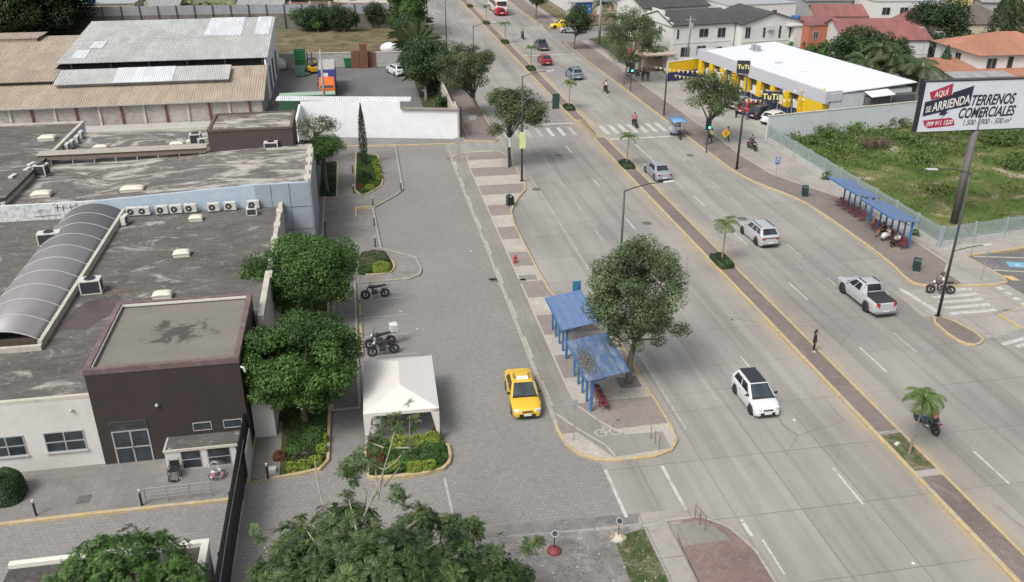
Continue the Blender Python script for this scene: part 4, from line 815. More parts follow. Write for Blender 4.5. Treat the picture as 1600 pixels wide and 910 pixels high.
def blobset(rs, c, rad, n, br, shell=.75, flat=0.0):
 out = []; lob = [(rs.normal(size=3), rs.uniform(-.22, .26)) for _ in range(7)]; lob = [(a/np.linalg.norm(a), b_) for a, b_ in lob]
 for i in range(n):
  d = rs.normal(size=3); d /= np.linalg.norm(d); d[2] = abs(d[2])*1.0 if rs.random() < flat else d[2]
  q = rs.uniform(shell, 1.0) if rs.random() < .8 else rs.uniform(.2, .8)
  q *= 1+sum(b_*max(0, float(d@a)-.45)/.55 for a, b_ in lob)
  out.append((c[0]+d[0]*rad[0]*q, c[1]+d[1]*rad[1]*q, c[2]+d[2]*rad[2]*q, br*rs.uniform(.55, 1.45), rs.uniform(.1, .85)))
 return out
def tree(name, label, base, h, rad, zc, leafm, seed, nb=40, br=None, per=260, leaf=.26, lean=(0, 0), cat='tree', group=None, tr=.16, trunk_h=None, flat=.2, limbs=7, rz=None, bark=None, asp=.5, extra=None, sz=1.0):
 """tree with tapered trunk, limbs into the crown and a clumped leaf crown centred at height zc"""
 rs = np.random.RandomState(seed); base = Vector((base[0], base[1], 0 if len(base) < 3 else base[2])); t = T(name, label, cat, base, 0, group)
 c = (lean[0], lean[1], zc); br = br or min(rad)*.38
 bl = blobset(rs, c, (rad[0]-br*.7, rad[1]-br*.7, rad[2]-br*.6), nb, br, flat=flat)
 if extra: bl += extra
 V, F, tt = leaf_mesh(*crown_pts(rs, bl, per, leaf), rs, asp=asp)
 np_obj('crown', V, F, tt, leafm, t)
 mb = MB(); th = trunk_h or max(.8, zc-rad[2]*.75)
 k = Vector((lean[0]*.45+rs.normal()*.08, lean[1]*.45+rs.normal()*.08, th))
 mid = Vector((lean[0]*.15+rs.normal()*.06, lean[1]*.15+rs.normal()*.06, th*.5)); mb.tube([(0, 0, -.1), (0, 0, .12), mid, k], [tr*1.5, tr*1.12, tr*.95, tr*.85], 10)
 for i in range(limbs):
  bb_ = bl[int(rs.randint(len(bl)))]; e = Vector(bb_[:3]); q = k.lerp(e, .5)+Vector((rs.normal()*.2, rs.normal()*.2, .1)); mb.tube([k-Vector((0, 0, .1)), q, e], [tr*.6, tr*.36, tr*.12], 6)
 mb.build('trunk', bark or M_bark, t, smooth=True); return t
# near trees on the hospital side
def at(u, v, z=0): p = G(u, v, z); return (p.x, p.y)
tree('shade_tree', 'large dense round green tree just right of the dark entrance block', (-4.1, 42.8), 7, (4.2, 3.3, 2.7), 3.9, M_leafB, 11, nb=150, br=.62, per=900, leaf=.17, tr=.18, trunk_h=1.5)
tree('shade_tree', 'broad green tree beside the low roof, directly behind another one, left of the motorcycles', (-4.0, 55.0), 7, (4.3, 2.9, 2.5), 4.0, M_leafG, 12, nb=140, br=.64, per=850, leaf=.17, tr=.18, trunk_h=1.6)
tree('small_tree', 'smaller tree peeping out behind the two big round trees by the hospital wall', (-5.0, 60.0), 5, (1.9, 1.6, 1.5), 3.4, M_leafG, 13, nb=30, br=.6, per=420, leaf=.18)
tree('clipped_tree', 'umbrella-shaped clipped green tree in the bed beside the grey panel wall', (-3.3, 82.5), 5, (2.6, 2.4, 1.25), 4.3, M_leafB, 14, nb=60, br=.6, per=480, leaf=.18, flat=.8)
tree('flowering_tree', 'sparse grey-green tree rising behind the clipped tree by the white wall', (-4.3, 92), 6, (2.3, 2.2, 1.5), 4.2, M_leafO, 15, nb=26, br=.6, per=240, leaf=.24, asp=.3)
# tree beside the bus shelters
tree('street_tree', 'tall dense tree with bare lower trunk beside the two blue bus shelters', (15.0, 43.6, .13), 10, (2.9, 2.7, 2.9), 6.2, M_leafF, 21, nb=95, br=.62, per=620, leaf=.2, tr=.19, trunk_h=2.9, lean=(.35, 0), limbs=12, asp=.38,
  extra=[(2.6, -.4, 3.6, .55, .6), (3.1, -.3, 3.5, .45, .6), (1.6, -.2, 2.9, .5, .5), (.2, -.4, 2.75, .5, .5), (-.8, .2, 3.0, .6, .5), (.5, .2, 8.8, .8, .5), (-.6, 0, 8.6, .6, .6)])
# grate round its foot
mb = MB(); mb.bb(14.35, 15.65, 43.0, 44.2, .13, .145)
struct(mb, 'tree_grate', mat('grate_stone', (.16, .145, .13), .9, .3, 8))
tree('street_tree', 'round street tree on the plaza corner next to the traffic light arm', (15.5, 87.6, .13), 8, (3.5, 3.2, 2.75), 6.0, M_leafO, 22, nb=70, br=.72, per=420, leaf=.22, tr=.17, trunk_h=3.0, lean=(-.2, 0), limbs=10, asp=.4)
tree('street_tree', 'wide leaning street tree on the pavement beyond the white compound wall', (15.2, 108.6, .13), 8, (3.95, 3.5, 2.9), 6.2, M_leafO, 23, nb=75, br=.8, per=340, leaf=.24, tr=.18, trunk_h=2.4, lean=(-1.3, 0), limbs=11, asp=.4)
# right-hand street trees
tree('street_tree', 'street tree in front of the supermarket parking, next to the green traffic light', (38.8, 91.6, .13), 8, (3.5, 3.3, 2.6), 5.7, M_leafO, 24, nb=50, br=.8, per=330, leaf=.24, tr=.16, trunk_h=2.6, lean=(.5, .2), limbs=10, asp=.4)
tree('street_tree', 'tall airy light green tree on the far pavement, left of the white house', (38.6, 123.5, .13), 9, (4.2, 3.8, 4.2), 6.6, M_leafO, 25, nb=46, br=1.0, per=230, leaf=.27, tr=.14, trunk_h=2.4, lean=(1.0, .5), limbs=9, asp=.4)
tree('street_tree', 'small double-stemmed street tree near the far side street corner', (38.1, 151.5, .13), 6, (2.9, 2.6, 2.3), 5.0, M_leafD, 26, nb=36, br=.85, per=260, leaf=.27, tr=.12, trunk_h=2.2, lean=(.5, 0), limbs=7)
tree('street_tree', 'far street tree near the bus, cut off by the top of the picture', (38.6, 187.0, .13), 7, (2.6, 2.5, 2.4), 5.2, M_leafD, 27, nb=30, br=.9, per=200, leaf=.32, tr=.12, trunk_h=2.3)
# yard trees
tree('yard_tree', 'dense dark tree leaning over the white car in the lorry yard', (9.4, 118.5), 8, (3.9, 4.2, 3.3), 4.9, M_leafD, 31, nb=70, br=1.0, per=280, leaf=.3, tr=.2, trunk_h=1.6, lean=(.3, 3), limbs=10)
tree('yard_tree', 'tree behind the fan palms at the roadside, at the top of the picture', (11.4, 176), 10, (3.6, 4.5, 4.0), 7.0, M_leafD, 32, nb=45, br=1.2, per=200, leaf=.34)
tree('field_bush', 'left one of the bushes against the grey panel fence', at(490, 48), 5, (4.6, 2.5, 2.4), 2.5, M_leafD, 33, nb=40, br=1.0, per=200, leaf=.32, trunk_h=.5)
tree('field_bush', 'middle bush with loose outline against the grey panel fence', at(538, 50), 5, (3.4, 2.2, 2.7), 2.7, M_leafD, 34, nb=34, br=.9, per=200, leaf=.32, trunk_h=.5)
tree('field_bush', 'right bush against the grey panel fence, nearest the fan palms', at(592, 44), 5, (2.6, 2.2, 2.5), 3.0, M_leafD, 35, nb=28, br=.9, per=200, leaf=.32, trunk_h=.6)
tree('field_bush', 'small bright green bush in front of the left fence bush', at(497, 50), 3, (1.4, 1.2, 1.3), 1.6, M_leafG, 36, nb=12, br=.6, per=260, leaf=.28, trunk_h=.4)
tree('background_tree', 'big dark green tree at the top left corner', at(25, 62), 12, (11, 8, 7), 7.5, M_leafD, 37, nb=90, br=2.4, per=70, leaf=.55, tr=.4)
tree('background_tree', 'very dark spreading tree right of the corner tree, above the tan roof', at(85, 56), 10, (7.5, 6, 6.5), 6.6, leafmat('leaf_blackish', (.008, .016, .008), (.03, .045, .02)), 38, nb=70, br=1.9, per=80, leaf=.5, tr=.35)
for i, (u, v, r, h, l) in enumerate(((128, 22, 2.6, 2.6, 'small tree before the pale house at the far left'), (172, 22, 4.2, 3.4, 'bushy tree beyond the panel fence, left of the banana plants'), (205, 20, 4.0, 3.6, 'dark loose tree just left of the banana plants'), (425, 8, 6, 5, 'tree clump behind the far brick wall'), (600, 6, 5, 4, 'tree at the right end of the far brick wall'), (455, 2, 7, 6, 'tall tree at the top edge above the brick wall'), (560, -2, 8, 6, 'wide tree at the top edge above the field'), (520, 0, 7, 6, 'tree at the top edge between two others above the brick wall'))):
 tree('background_tree', l, at(u, v), 6, (r, r*.8, h), h*1.05, M_leafD, 50+i, nb=26, br=r*.35, per=70, leaf=.5)
tree('yard_tree', 'dark tangled tree among the fan palms by the road', (9.6, 147), 8, (2.6, 4, 3.2), 4.6, M_leafD, 39, nb=44, br=.9, per=200, leaf=.32)
tree('yard_tree', 'tall full tree above the fan palms, reaching the top edge', (10.0, 158), 10, (3.6, 4, 4.6), 7.2, M_leafG, 40, nb=60, br=1.0, per=180, leaf=.34)
tree('yard_tree', 'tall tree at the roadside behind the lamp post with two arms', (11.0, 168), 10, (3.4, 4, 4.6), 7.6, M_leafD, 41, nb=55, br=1.0, per=180, leaf=.34)
# right background greenery
def htop(u, v, vt):
 p = G(u, v); d = RI*((u-800)/FPX)-UP*((vt-455)/FPX)+FW; return CAMH+d.z*p.y/d.y
bgt = [((1210, 30, -6), 4.0, M_leafD, 'round tree behind the terracotta house, left of a darker one'), ((1262, 38, -6), 4.0, M_leafG, 'mid-green round tree above the red roofs'), ((1318, 34, 0), 3.8, M_leafD, 'dark tree above the red tiled roof'),
 ((1452, 92, -8), 6.0, leafmat('leaf_dense', (.010, .026, .010), (.045, .08, .027)), 'huge dense dark tree above the billboard'), ((1246, 92, 66), 3.2, M_leafG, 'bushy tree behind the white store roof, leftmost of its row'), ((1285, 104, 62), 4.0, M_leafG, 'bushy tree behind the store roof below the orange house'),
 ((1330, 112, 36), 4.6, M_leafD, 'dark bushy tree behind the middle of the store roof'), ((1378, 112, 48), 4.0, M_leafD, 'dark tree right of the middle of the store roof'), ((1425, 132, 92), 3.0, M_leafO, 'shady tree behind the right end of the store roof'), ((1505, 112, 50), 4.2, M_leafG, 'light green bushy hedge tree above the billboard'),
 ((1535, 110, 58), 3.4, M_leafD, 'dark rounded tree between hedge and conifers'), ((1578, 84, 44), 4.6, M_leafD, 'dense tree at the right edge above the tiled house'), ((1592, 40, -2), 4.2, M_leafD, 'tall tree at the top right corner'), ((1535, 42, 24), 4, M_leafO, 'low bushy tree behind the brown hipped roof'), ((1478, 18, -8), 5, M_leafO, 'loose tree right of the huge dark tree, near the top edge')]
for i, ((u, v, vt), r, m_, l) in enumerate(bgt):
 h = max(1.4, htop(u, v, vt)/2); tree('background_tree', l, at(u, v), 8, (r, r*.85, h), h, m_, 80+i, nb=int(18+r*6), br=min(r, h)*.32, per=150, leaf=.38, tr=.2)
for i, (u, v, vt, r, l) in enumerate(((1290, 62, 40, 2.4, 'small tree between the orange-red house and the pinkish roof'), (1405, 62, 30, 3.2, 'tree at the right end of the pinkish red roof'), (1160, 20, -4, 3.0, 'tree behind the dark hipped roof'), (1040, 12, -6, 3.4, 'tree at the top edge behind the first dark roof'), (1240, 52, 34, 2.2, 'small garden tree left of the orange-red house'), (1440, 60, 40, 3.5, 'tree under the left side of the huge dark tree'), (1350, 20, 0, 3.4, 'tree between the red-roofed houses at the top'))):
 h = max(1.2, htop(u, v, vt)/2); tree('background_tree', l, at(u, v), 8, (r, r*.85, h), h, M_leafD if i % 2 else M_leafG, 130+i, nb=20, br=min(r, h)*.36, per=150, leaf=.36, tr=.15)
# conifers
def column_tree(label, base, h, r, seed, m_, name='cypress', leaf=.2, per=2600):
 rs = np.random.RandomState(seed); t = T(name, label, 'tree', (base[0], base[1], .05)); n = int(per*r*h/2)
 zz = rs.random(n)**.85*h; prof = np.interp(zz/h, [0, .08, .35, .7, 1], [.55, .8, 1.0, .7, .08]); a = rs.uniform(0, 2*math.pi, n); rr = r*prof*rs.uniform(.75, 1.12, n)*(1+.15*np.sin(a*5+zz*3))
 C_ = np.stack([rr*np.cos(a), rr*np.sin(a), zz+.35], 1); Nn = np.stack([np.cos(a), np.sin(a), np.full(n, .4)], 1)+rs.normal(size=(n, 3))*.4; Nn /= np.linalg.norm(Nn, axis=1, keepdims=True)
 V, F, tt = leaf_mesh(C_, Nn, leaf*rs.uniform(.7, 1.4, n), rs.uniform(.05, .8, n), rs, asp=.35, tip=np.array([0, 0, 1.0])); np_obj('crown', V, F, tt, m_, t)
 MB().tube([(0, 0, -.1), (0, 0, h*.6)], [r*.3, .03], 7).build('trunk', M_bark, t); return t
column_tree('slim dark cypress standing in the narrow planter before the white wall', (.45, 90.2), 6.3, .42, 5, leafmat('leaf_cypress', (.008, .02, .01), (.035, .06, .028)), leaf=.16)
p = at(1552, 100); column_tree('tall narrow dark conifer, the left of a pair above the billboard', p, 11, 2.2, 6, M_leafD, 'conifer', .4, 420); p = at(1470, 130); column_tree('short dark cypress beside the tiled house wall', p, 5, .9, 7, M_leafD, 'conifer', .3, 700)
p = at(1430, 138); column_tree('bright-topped slim conifer near the billboard edge', at(1568, 92), 11, 1.6, 8, M_leafO, 'conifer', .4, 420)
# palms
def palm_crown(rs, n=13, L_=1.9, nl=20, lw=.07, ll=.55, droop=1.0, up=.9):
 Vs, Fs, Tt = [], [], []; o = 0
 for i in range(n):
  a = 2*math.pi*i/n+rs.uniform(-.2, .2); el0 = rs.uniform(.15, up); le = L_*rs.uniform(.85, 1.1); d = np.array([math.cos(a), math.sin(a), 0]); pts = []; p = np.zeros(3); e = el0
  for k in range(nl+1):
   pts.append(p.copy()); p = p+(d*math.cos(e)+np.array([0, 0, math.sin(e)]))*le/nl; e -= droop*1.9/nl*(.5+k/nl)
  side = np.array([-math.sin(a), math.cos(a), 0]); ti = rs.uniform(.2, .8)
  for k in range(1, nl+1):
   s_ = math.sin(math.pi*min(1, (k+1)/(nl+1.5)))**.5*ll; dirk = pts[k]-pts[k-1]; dirk /= np.linalg.norm(dirk)
   for sg in (-1, 1):
    tipd = side*sg*.85+dirk*.45+np.array([0, 0, -.38+rs.uniform(-.1, .1)]); tipd /= np.linalg.norm(tipd); q = pts[k]; e_ = q+tipd*s_; w = dirk*lw*.5
    Vs += [q-w, q+w, e_+w*.2, e_-w*.2]; Fs.append((o, o+1, o+2, o+3)); Tt += [ti+rs.uniform(-.1, .15)]*4; o += 4
  for k in range(nl):   # rachis
   w = side*.02; Vs += [pts[k]-w, pts[k]+w, pts[k+1]+w, pts[k+1]-w]; Fs.append((o, o+1, o+2, o+3)); Tt += [.95]*4; o += 4
 return np.array(Vs), np.array(Fs), np.array(Tt)
def palm(name, label, loc, h, seed, scale=1.0, cat='palm', group=None, n=13, bark=None, m_=None, lean=(.1, 0), **k):
 rs = np.random.RandomState(seed); t = T(name, label, cat, loc, 0, group); top = Vector((lean[0], lean[1], h))
 V, F, tt = palm_crown(rs, n, **k); V = V*scale+np.array(top); np_obj('crown', V, F, tt, m_ or M_leafP, t)
 MB().tube([(0, 0, -.1), (0, 0, .1), (lean[0]*.3, lean[1]*.3, h*.4), tuple(top), (top.x, top.y, h+.35*scale)], [.13*scale, .11*scale, .075*scale, .055*scale, .05*scale], 8).build('trunk', bark or M_palmbark, t, smooth=True); return t
def hedge(name, label, loc, w, d, h, m_, seed, group=None, per=900, leaf=.1, rz=0, mats2=None, cat='hedge'):
 rs = np.random.RandomState(seed); t = T(name, label, cat, loc, rz, group); n = int(per*(w*d+w*h+d*h)); q = rs.uniform(-1, 1, (n, 3)); ax = rs.randint(0, 3, n)
 q[np.arange(n), ax] = np.sign(q[np.arange(n), ax])*rs.uniform(.8, 1.05, n); q[:, 2] = np.abs(q[:, 2]); pw = 6 if cat == 'hedge' else 2.6; L3 = np.sum(np.abs(q)**pw, 1)**(1/pw); q /= np.maximum(L3, .9)[:, None]
 Nn = q**3+rs.normal(size=(n, 3))*.35+np.array([0, 0, .3]); Nn /= np.linalg.norm(Nn, axis=1, keepdims=True); C_ = q*np.array([w/2, d/2, h]); C_[:, 2] += .03*np.sin(C_[:, 0]*7+seed)+.03*np.cos(C_[:, 1]*9)
 V, F, tt = leaf_mesh(C_, Nn, leaf*rs.uniform(.7, 1.4, n), rs.uniform(.0, .8, n)+.15*np.sin(C_[:, 0]*3+C_[:, 1]*4), rs); np_obj('foliage', V, F, tt, m_, t); MB().bb(-w*.3, w*.3, -d*.3, d*.3, 0, h*.7).build('core', mat('hedge_core', (.02, .03, .012), .9), t); return t
pm = [((27.5, 34.0), 3.35, 'largest median palm, in the bare earth box beside the passing motorcycle', 1.0), ((27.5, 59.6), 3.3, 'median palm level with the silver crossover car', .85), ((27.5, 85.3), 3.1, 'median palm level with the grey sedan', .85), ((27.3, 110.3), 3.3, 'median palm just beyond the crossing bollards', .85), ((27.3, 135.8), 3.3, 'median palm level with the red car', .85), ((27.3, 159.6), 3.4, 'median palm opposite the yellow taxi at the side street', .85), ((27.3, 182), 3.4, 'median palm just left of the bus', .85), ((27.3, 207), 3.6, 'median palm at the top edge of the picture', .85)]
for i, ((x, y), h, l, s_) in enumerate(pm):
 palm('median_palm', l, (x, y, .15), h, 100+i, scale=s_*(.78 if i == 0 else .95), group='palms along the median', n=15 if i == 0 else 11, nl=30 if i == 0 else 14, lw=.055 if i == 0 else .09, L_=1.6 if i == 0 else 1.5, ll=.6, lean=(.3 if i == 0 else .1, .15), up=1.0)
 if i: hedge('clipped_hedge', 'clipped hedge box round the '+l.split(',')[0], (x, y, .15), 1.25, 2.5, .45, M_leafD, 200+i, 'hedge boxes round the median palms', per=700 if i < 3 else 300, leaf=.1 if i < 3 else .16)
 if i == 1: hedge('box_shrub', 'small lime-green shrub in the hedge box beside the second palm', (x+.1, y-1.0, .5), .6, .6, .25, M_leafG, 230)
struct(MB().sheet([(26.98, 32.6), (28.13, 32.6), (28.13, 35.9), (26.98, 35.9)], .158), 'palm_earth_box', bpy.data.materials['thin_grass'])
mb = MB(); mb.bb(26.95, 28.15, 35.9, 36.15, .15, .165); mb.bb(26.95, 28.15, 32.1, 32.6, .15, .165); struct(mb, 'earth_box_edging', M_concwalk)
tag(MB().box((27.35, 34.9, .2), (.28, .18, .08), rz=.5).build('crumpled_bag', M_wwall), 'crumpled pale plastic bag lying in the earth box of the nearest palm', 'litter')
M_royal = leafmat('leaf_royal_palm', (.025, .045, .018), (.10, .135, .06))
for i, ((u, v), h, l, s_) in enumerate((((962, 66), 4.2, 'palm right of the blue entrance sign', 1.6), ((1012, 96), 4.6, 'palm in front of the white house corner', 1.5), ((1003, 82), 5.2, 'palm left of the white house, beside the ochre gate wall', 1.7), ((940, 48), 5, 'palm behind the blue entrance sign', 1.5), ((1020, 108), 2.8, 'low dark fan palm behind the entrance portal', 1.3), ((905, 50), 4.4, 'slim palm left of the blue entrance sign', 1.1),
          ((1345, 133), 3.5, 'palm behind the white store roof, leftmost of its group', 2.0), ((1385, 138), 4, 'palm behind the right part of the store roof', 2.2), ((1405, 142), 3.2, 'palm behind the store roof beside a shrub', 2.0), ((1432, 148), 3.6, 'palm just left of the billboard edge', 2.1), ((1365, 130), 5, 'tall palm between others behind the store', 1.9), ((1540, 118), 3, 'palm above the billboard', 1.8))):
 palm('garden_palm', l, (*at(u, v), 0), h, 120+i, scale=s_, n=14, nl=16, lw=.11, ll=.6, m_=M_royal, lean=(.15, 0))
# traveller's palms beside the road
def fan_palm(label, loc, h, R0, seed, ang, m_):
 rs = np.random.RandomState(seed); t = T('fan_palm', label, 'palm', loc, 0, 'fan palms between yard and road'); Vs, Fs, Tt = [], [], []; o = 0; n = 22; d = np.array([math.cos(ang), math.sin(ang), 0])
 for i in range(n):
  a = math.pi*(i+.5)/n+rs.normal()*.05; dirn = d*math.cos(a)+np.array([0, 0, math.sin(a)]); dp = np.cross(d, [0, 0, 1.0]); side = np.cross(dirn, dp); base = np.array([0, 0, h]); q = base; seg = 7; ln = R0*rs.uniform(.85, 1.1); ti = rs.uniform(.1, .8); prev = None; dr = rs.normal()*.25
  for k in range(seg+1):
   f = k/seg; p = base+dirn*ln*f+np.array([0, 0, -1])*(f**2.2)*ln*.25*abs(math.cos(a))+dp*dr*f*f; w = .04 if f < .42 else .22*math.sin(math.pi*(f-.38)/.66)+.03
   for s2 in (0, 1): Vs += [p+side*w*(s2*2-1)+dp*.06*(s2*2-1)]; Tt.append(.95 if f < .4 else ti)
   if k: Fs.append((o+2*k-2, o+2*k-1, o+2*k+1, o+2*k))
  o += 2*(seg+1)
 np_obj('crown', np.array(Vs), np.array(Fs), np.array(Tt), m_, t); MB().tube([(0, 0, -.1), (0, 0, h)], [.22, .18], 8).build('trunk', M_palmbark, t); return t
M_trav = leafmat('leaf_fan_palm', (.015, .03, .012), (.095, .125, .05)); M_travd = leafmat('leaf_dry_fan_palm', (.03, .025, .018), (.12, .10, .065))
for i, (x, y, h, r_, a, l, m_) in enumerate(((10.3, 128, 1.8, 3.8, .1, 'nearest fan-shaped palm leaning toward the road', M_trav), (9.6, 135.5, 2.2, 3.3, .6, 'fan palm with brown dry leaves beside the white bundle', M_travd), (10.4, 143, 3.2, 4.3, .2, 'broad upright fan palm in the middle of the roadside clump', M_trav), (9.4, 150, 3.4, 4.0, -.5, 'left fan palm at the edge of the dry field', M_trav), (10.8, 157, 4.0, 4.2, .5, 'rear fan palm half hidden by its neighbours', M_trav), (10.2, 165, 4.4, 4.2, .0, 'farthest fan palm near the top of the picture', M_travd))):
 fan_palm(l, (x, y, 0), h, r_, 140+i, a, m_)
for i, (x, y, r_, l) in enumerate(((10.6, 124, 1.8, 'dense brownish shrub at the foot of the nearest fan palm'), (10.2, 139, 2.2, 'dark shrub between the fan palms'), (10.9, 112, 1.3, 'shrub in the shade behind the roadside wall'), (10.0, 154, 2.4, 'dark undergrowth shrub below the rear fan palms'))):
 tree('shrub', l, (x, y), 3, (r_, r_, r_*1.1), r_*1.0, M_leafO if i == 0 else M_leafD, 160+i, nb=22, br=r_*.4, per=220, leaf=.3, cat='shrub', trunk_h=.4)
# banana plants
for i in range(9):
 u = 252+i*15.5; x, y = at(u, 26+3*math.sin(i*2.1)); fan_palm_l = ['leftmost banana plant behind the panel fence', 'second banana plant from the left, behind the fence', 'banana plant third from the left', 'banana plant fourth from the left', 'banana plant in the middle of the row', 'banana plant just right of the middle', 'banana plant third from the right', 'second banana plant from the right', 'rightmost banana plant above the warehouse roof'][i]
 rs = np.random.RandomState(300+i); t = T('banana_plant', fan_palm_l, 'banana plant', (x, y, 0), 0, 'banana plants behind the panel fence'); Vs, Fs, Tt = [], [], []; o = 0; hh = rs.uniform(1.8, 2.6)
 for j in range(11):
  a = rs.uniform(0, 6.28); el = rs.uniform(.5, 1.3); dh = np.array([math.cos(a), math.sin(a), 0]); side = np.array([-math.sin(a), math.cos(a), 0]); p = np.array([0, 0, hh]); e = el; ti = rs.uniform(.3, 1)
  for k in range(8):
   w = .38*math.sin(math.pi*min(1, k/7+.08)); Vs += [p-side*w-np.array([0, 0, w*.25]), p+side*w-np.array([0, 0, w*.25])]; Tt += [ti, ti]; p = p+(dh*math.cos(e)+np.array([0, 0, math.sin(e)]))*.42; e -= .28
   if k: Fs.append((o+2*k-2, o+2*k-1, o+2*k+1, o+2*k))
  o += 16
 np_obj('crown', np.array(Vs), np.array(Fs), np.array(Tt), leafmat('leaf_banana', (.06, .12, .03), (.2, .28, .1)) if i == 0 else bpy.data.materials['leaf_banana'], t); MB().tube([(0, 0, 0), (0, 0, hh)], [.16, .12], 7).build('trunk', M_palmbark, t)
# planted beds
def bed(label, poly, z, m_, seed, per=60, leaf=.13, hh=.35, name='ground_cover'):
 """low planting filling a polygon (uncountable)"""
 rs = np.random.RandomState(seed); P = np.array(poly); lo, hi = P.min(0), P.max(0); n = int(per*(hi-lo).prod()*10); q = rs.uniform(lo, hi, (n, 2)); ins = np.zeros(n, bool); j = len(P)-1
 for i in range(len(P)):
  c_ = ((P[i, 1] > q[:, 1]) != (P[j, 1] > q[:, 1])) & (q[:, 0] < (P[j, 0]-P[i, 0])*(q[:, 1]-P[i, 1])/(P[j, 1]-P[i, 1]+1e-12)+P[i, 0]); ins ^= c_; j = i
 q = q[ins]; n = len(q); f = np.sin(q[:, 0]*2.3+seed)*np.cos(q[:, 1]*1.9+seed*2)+.5*np.sin(q[:, 0]*5.1)*np.sin(q[:, 1]*4.3); zz = z+hh*(.45+.35*f)*rs.uniform(.5, 1, n)
 C_ = np.stack([q[:, 0], q[:, 1], np.maximum(zz, z+.02)], 1); Nn = rs.normal(size=(n, 3))*.6+np.array([0, 0, 1]); Nn /= np.linalg.norm(Nn, axis=1, keepdims=True)
 V, F, tt = leaf_mesh(C_, Nn, leaf*rs.uniform(.6, 1.4, n), .4+.22*f+rs.normal(size=n)*.15, rs); return tag(np_obj(name, V, F, tt, m_), kind='stuff')
def shrub(label, x, y, r_, h, m_, seed, leaf=.12, z=.12, per=700, group=None): return hedge('shrub', label, (x, y, z), r_*2, r_*2, h, m_, seed, group, per, leaf, cat='shrub')
pl = smooth2([(-.95, 37.25), (-.4, 36.75), (2.9, 36.85), (3.65, 37.7), (3.6, 39.6), (-.95, 40.4)], 1); struct(MB().prism(pl, -.05, .14), 'planter_bed', M_plantsoil); kerb(pl, .17, z1=.2, name='kerb')
bed('x', [(-.7, 37.1), (2.9, 37.1), (3.4, 37.9), (3.3, 39.5), (-.7, 40.1)], .14, M_leafB, 401, per=70, leaf=.15, hh=.4)
for i, (x, y, r_, h, m_, l) in enumerate(((2.0, 39.5, .55, .45, M_leafY, 'lime-green shrub at the back of the rounded planter by the marquee'), (2.75, 39.5, .45, .6, M_leafY, 'taller lime shrub at the back right of the rounded planter'), (1.0, 39.6, .6, .5, M_leafY, 'pale lime shrub behind the palm sprig in the marquee planter'), (1.6, 37.3, .45, .4, M_leafY, 'small lime bush at the front middle of the marquee planter'), (2.35, 37.3, .4, .4, M_leafY, 'small lime bush at the front right of the marquee planter'), (.6, 37.6, .4, .35, M_leafY, 'small lime bush at the front left of the marquee planter'), (2.5, 38.4, .6, .5, M_leafG, 'dark green shrub in the centre right of the marquee planter'), (1.3, 38.5, .6, .45, M_leafG, 'dark green shrub in the centre of the marquee planter'), (3.0, 39.9, .25, .7, M_leafR, 'thin reddish stalks beside the marquee leg'), (-.3, 38.4, .45, .5, M_leafR, 'reddish shrub at the left end of the marquee planter'))):
 shrub(l, x, y, r_, h, m_, 410+i, per=520)
bed('x', [(-5.0, 38.1), (-3.3, 38.4), (-2.95, 39.2), (-2.95, 47), (-5.1, 47)], .12, M_leafB, 402, per=40, leaf=.12, hh=.28)
for i, (x, y, r_, h, m_, l) in enumerate(((-4.6, 38.45, .35, .35, M_leafY, 'lime hedge clump at the left front of the bed under the big tree'), (-4.0, 38.5, .35, .38, M_leafY, 'lime hedge clump in the middle front of the bed under the big tree'), (-3.45, 38.75, .35, .4, M_leafY, 'lime hedge clump at the front corner of the bed under the big tree'), (-3.15, 39.7, .3, .45, M_leafY, 'lime hedge clump on the right edge of the bed under the big tree'), (-3.1, 40.6, .3, .5, M_leafY, 'lime hedge clump farther up the right edge of that bed'), (-5.3, 39.5, .35, .4, M_leafR, 'rust-red shrub on the left side of the bed under the big tree'), (-3.5, 40.6, .45, .9, M_leafG, 'bright leafy young plant in the bed below the big tree'))):
 shrub(l, x, y, r_, h, m_, 430+i, per=520)
tag(MB().torus((-4.1, 39.2, .24), .36, .11, 'Z', 24, 8).build('tyre_ring', M_fan, smooth=True), 'old black tyre lying in the planted bed under the big tree', 'tyre')
# islet planter by the motorcycles
ip = smooth2([(-.7, 62.0), (1.6, 62.0), (2.15, 63.0), (2.0, 64.8), (1.2, 66.2), (-.5, 66.3)], 1); struct(MB().prism(ip, .05, .16), 'planter_bed', M_plantsoil); kerb(ip, .15, z0=.05, z1=.24)
shrub('low dense reddish-green shrub mass in the round planter behind the motorcycles', .5, 64.6, 1.2, .75, M_leafO, 441); shrub('lime-green hedge along the front of the round planter by the motorcycles', 1.0, 62.9, .8, .6, M_leafY, 442); shrub('green hedge at the left front of the round planter by the motorcycles', -.2, 62.8, .6, .55, M_leafG, 443)
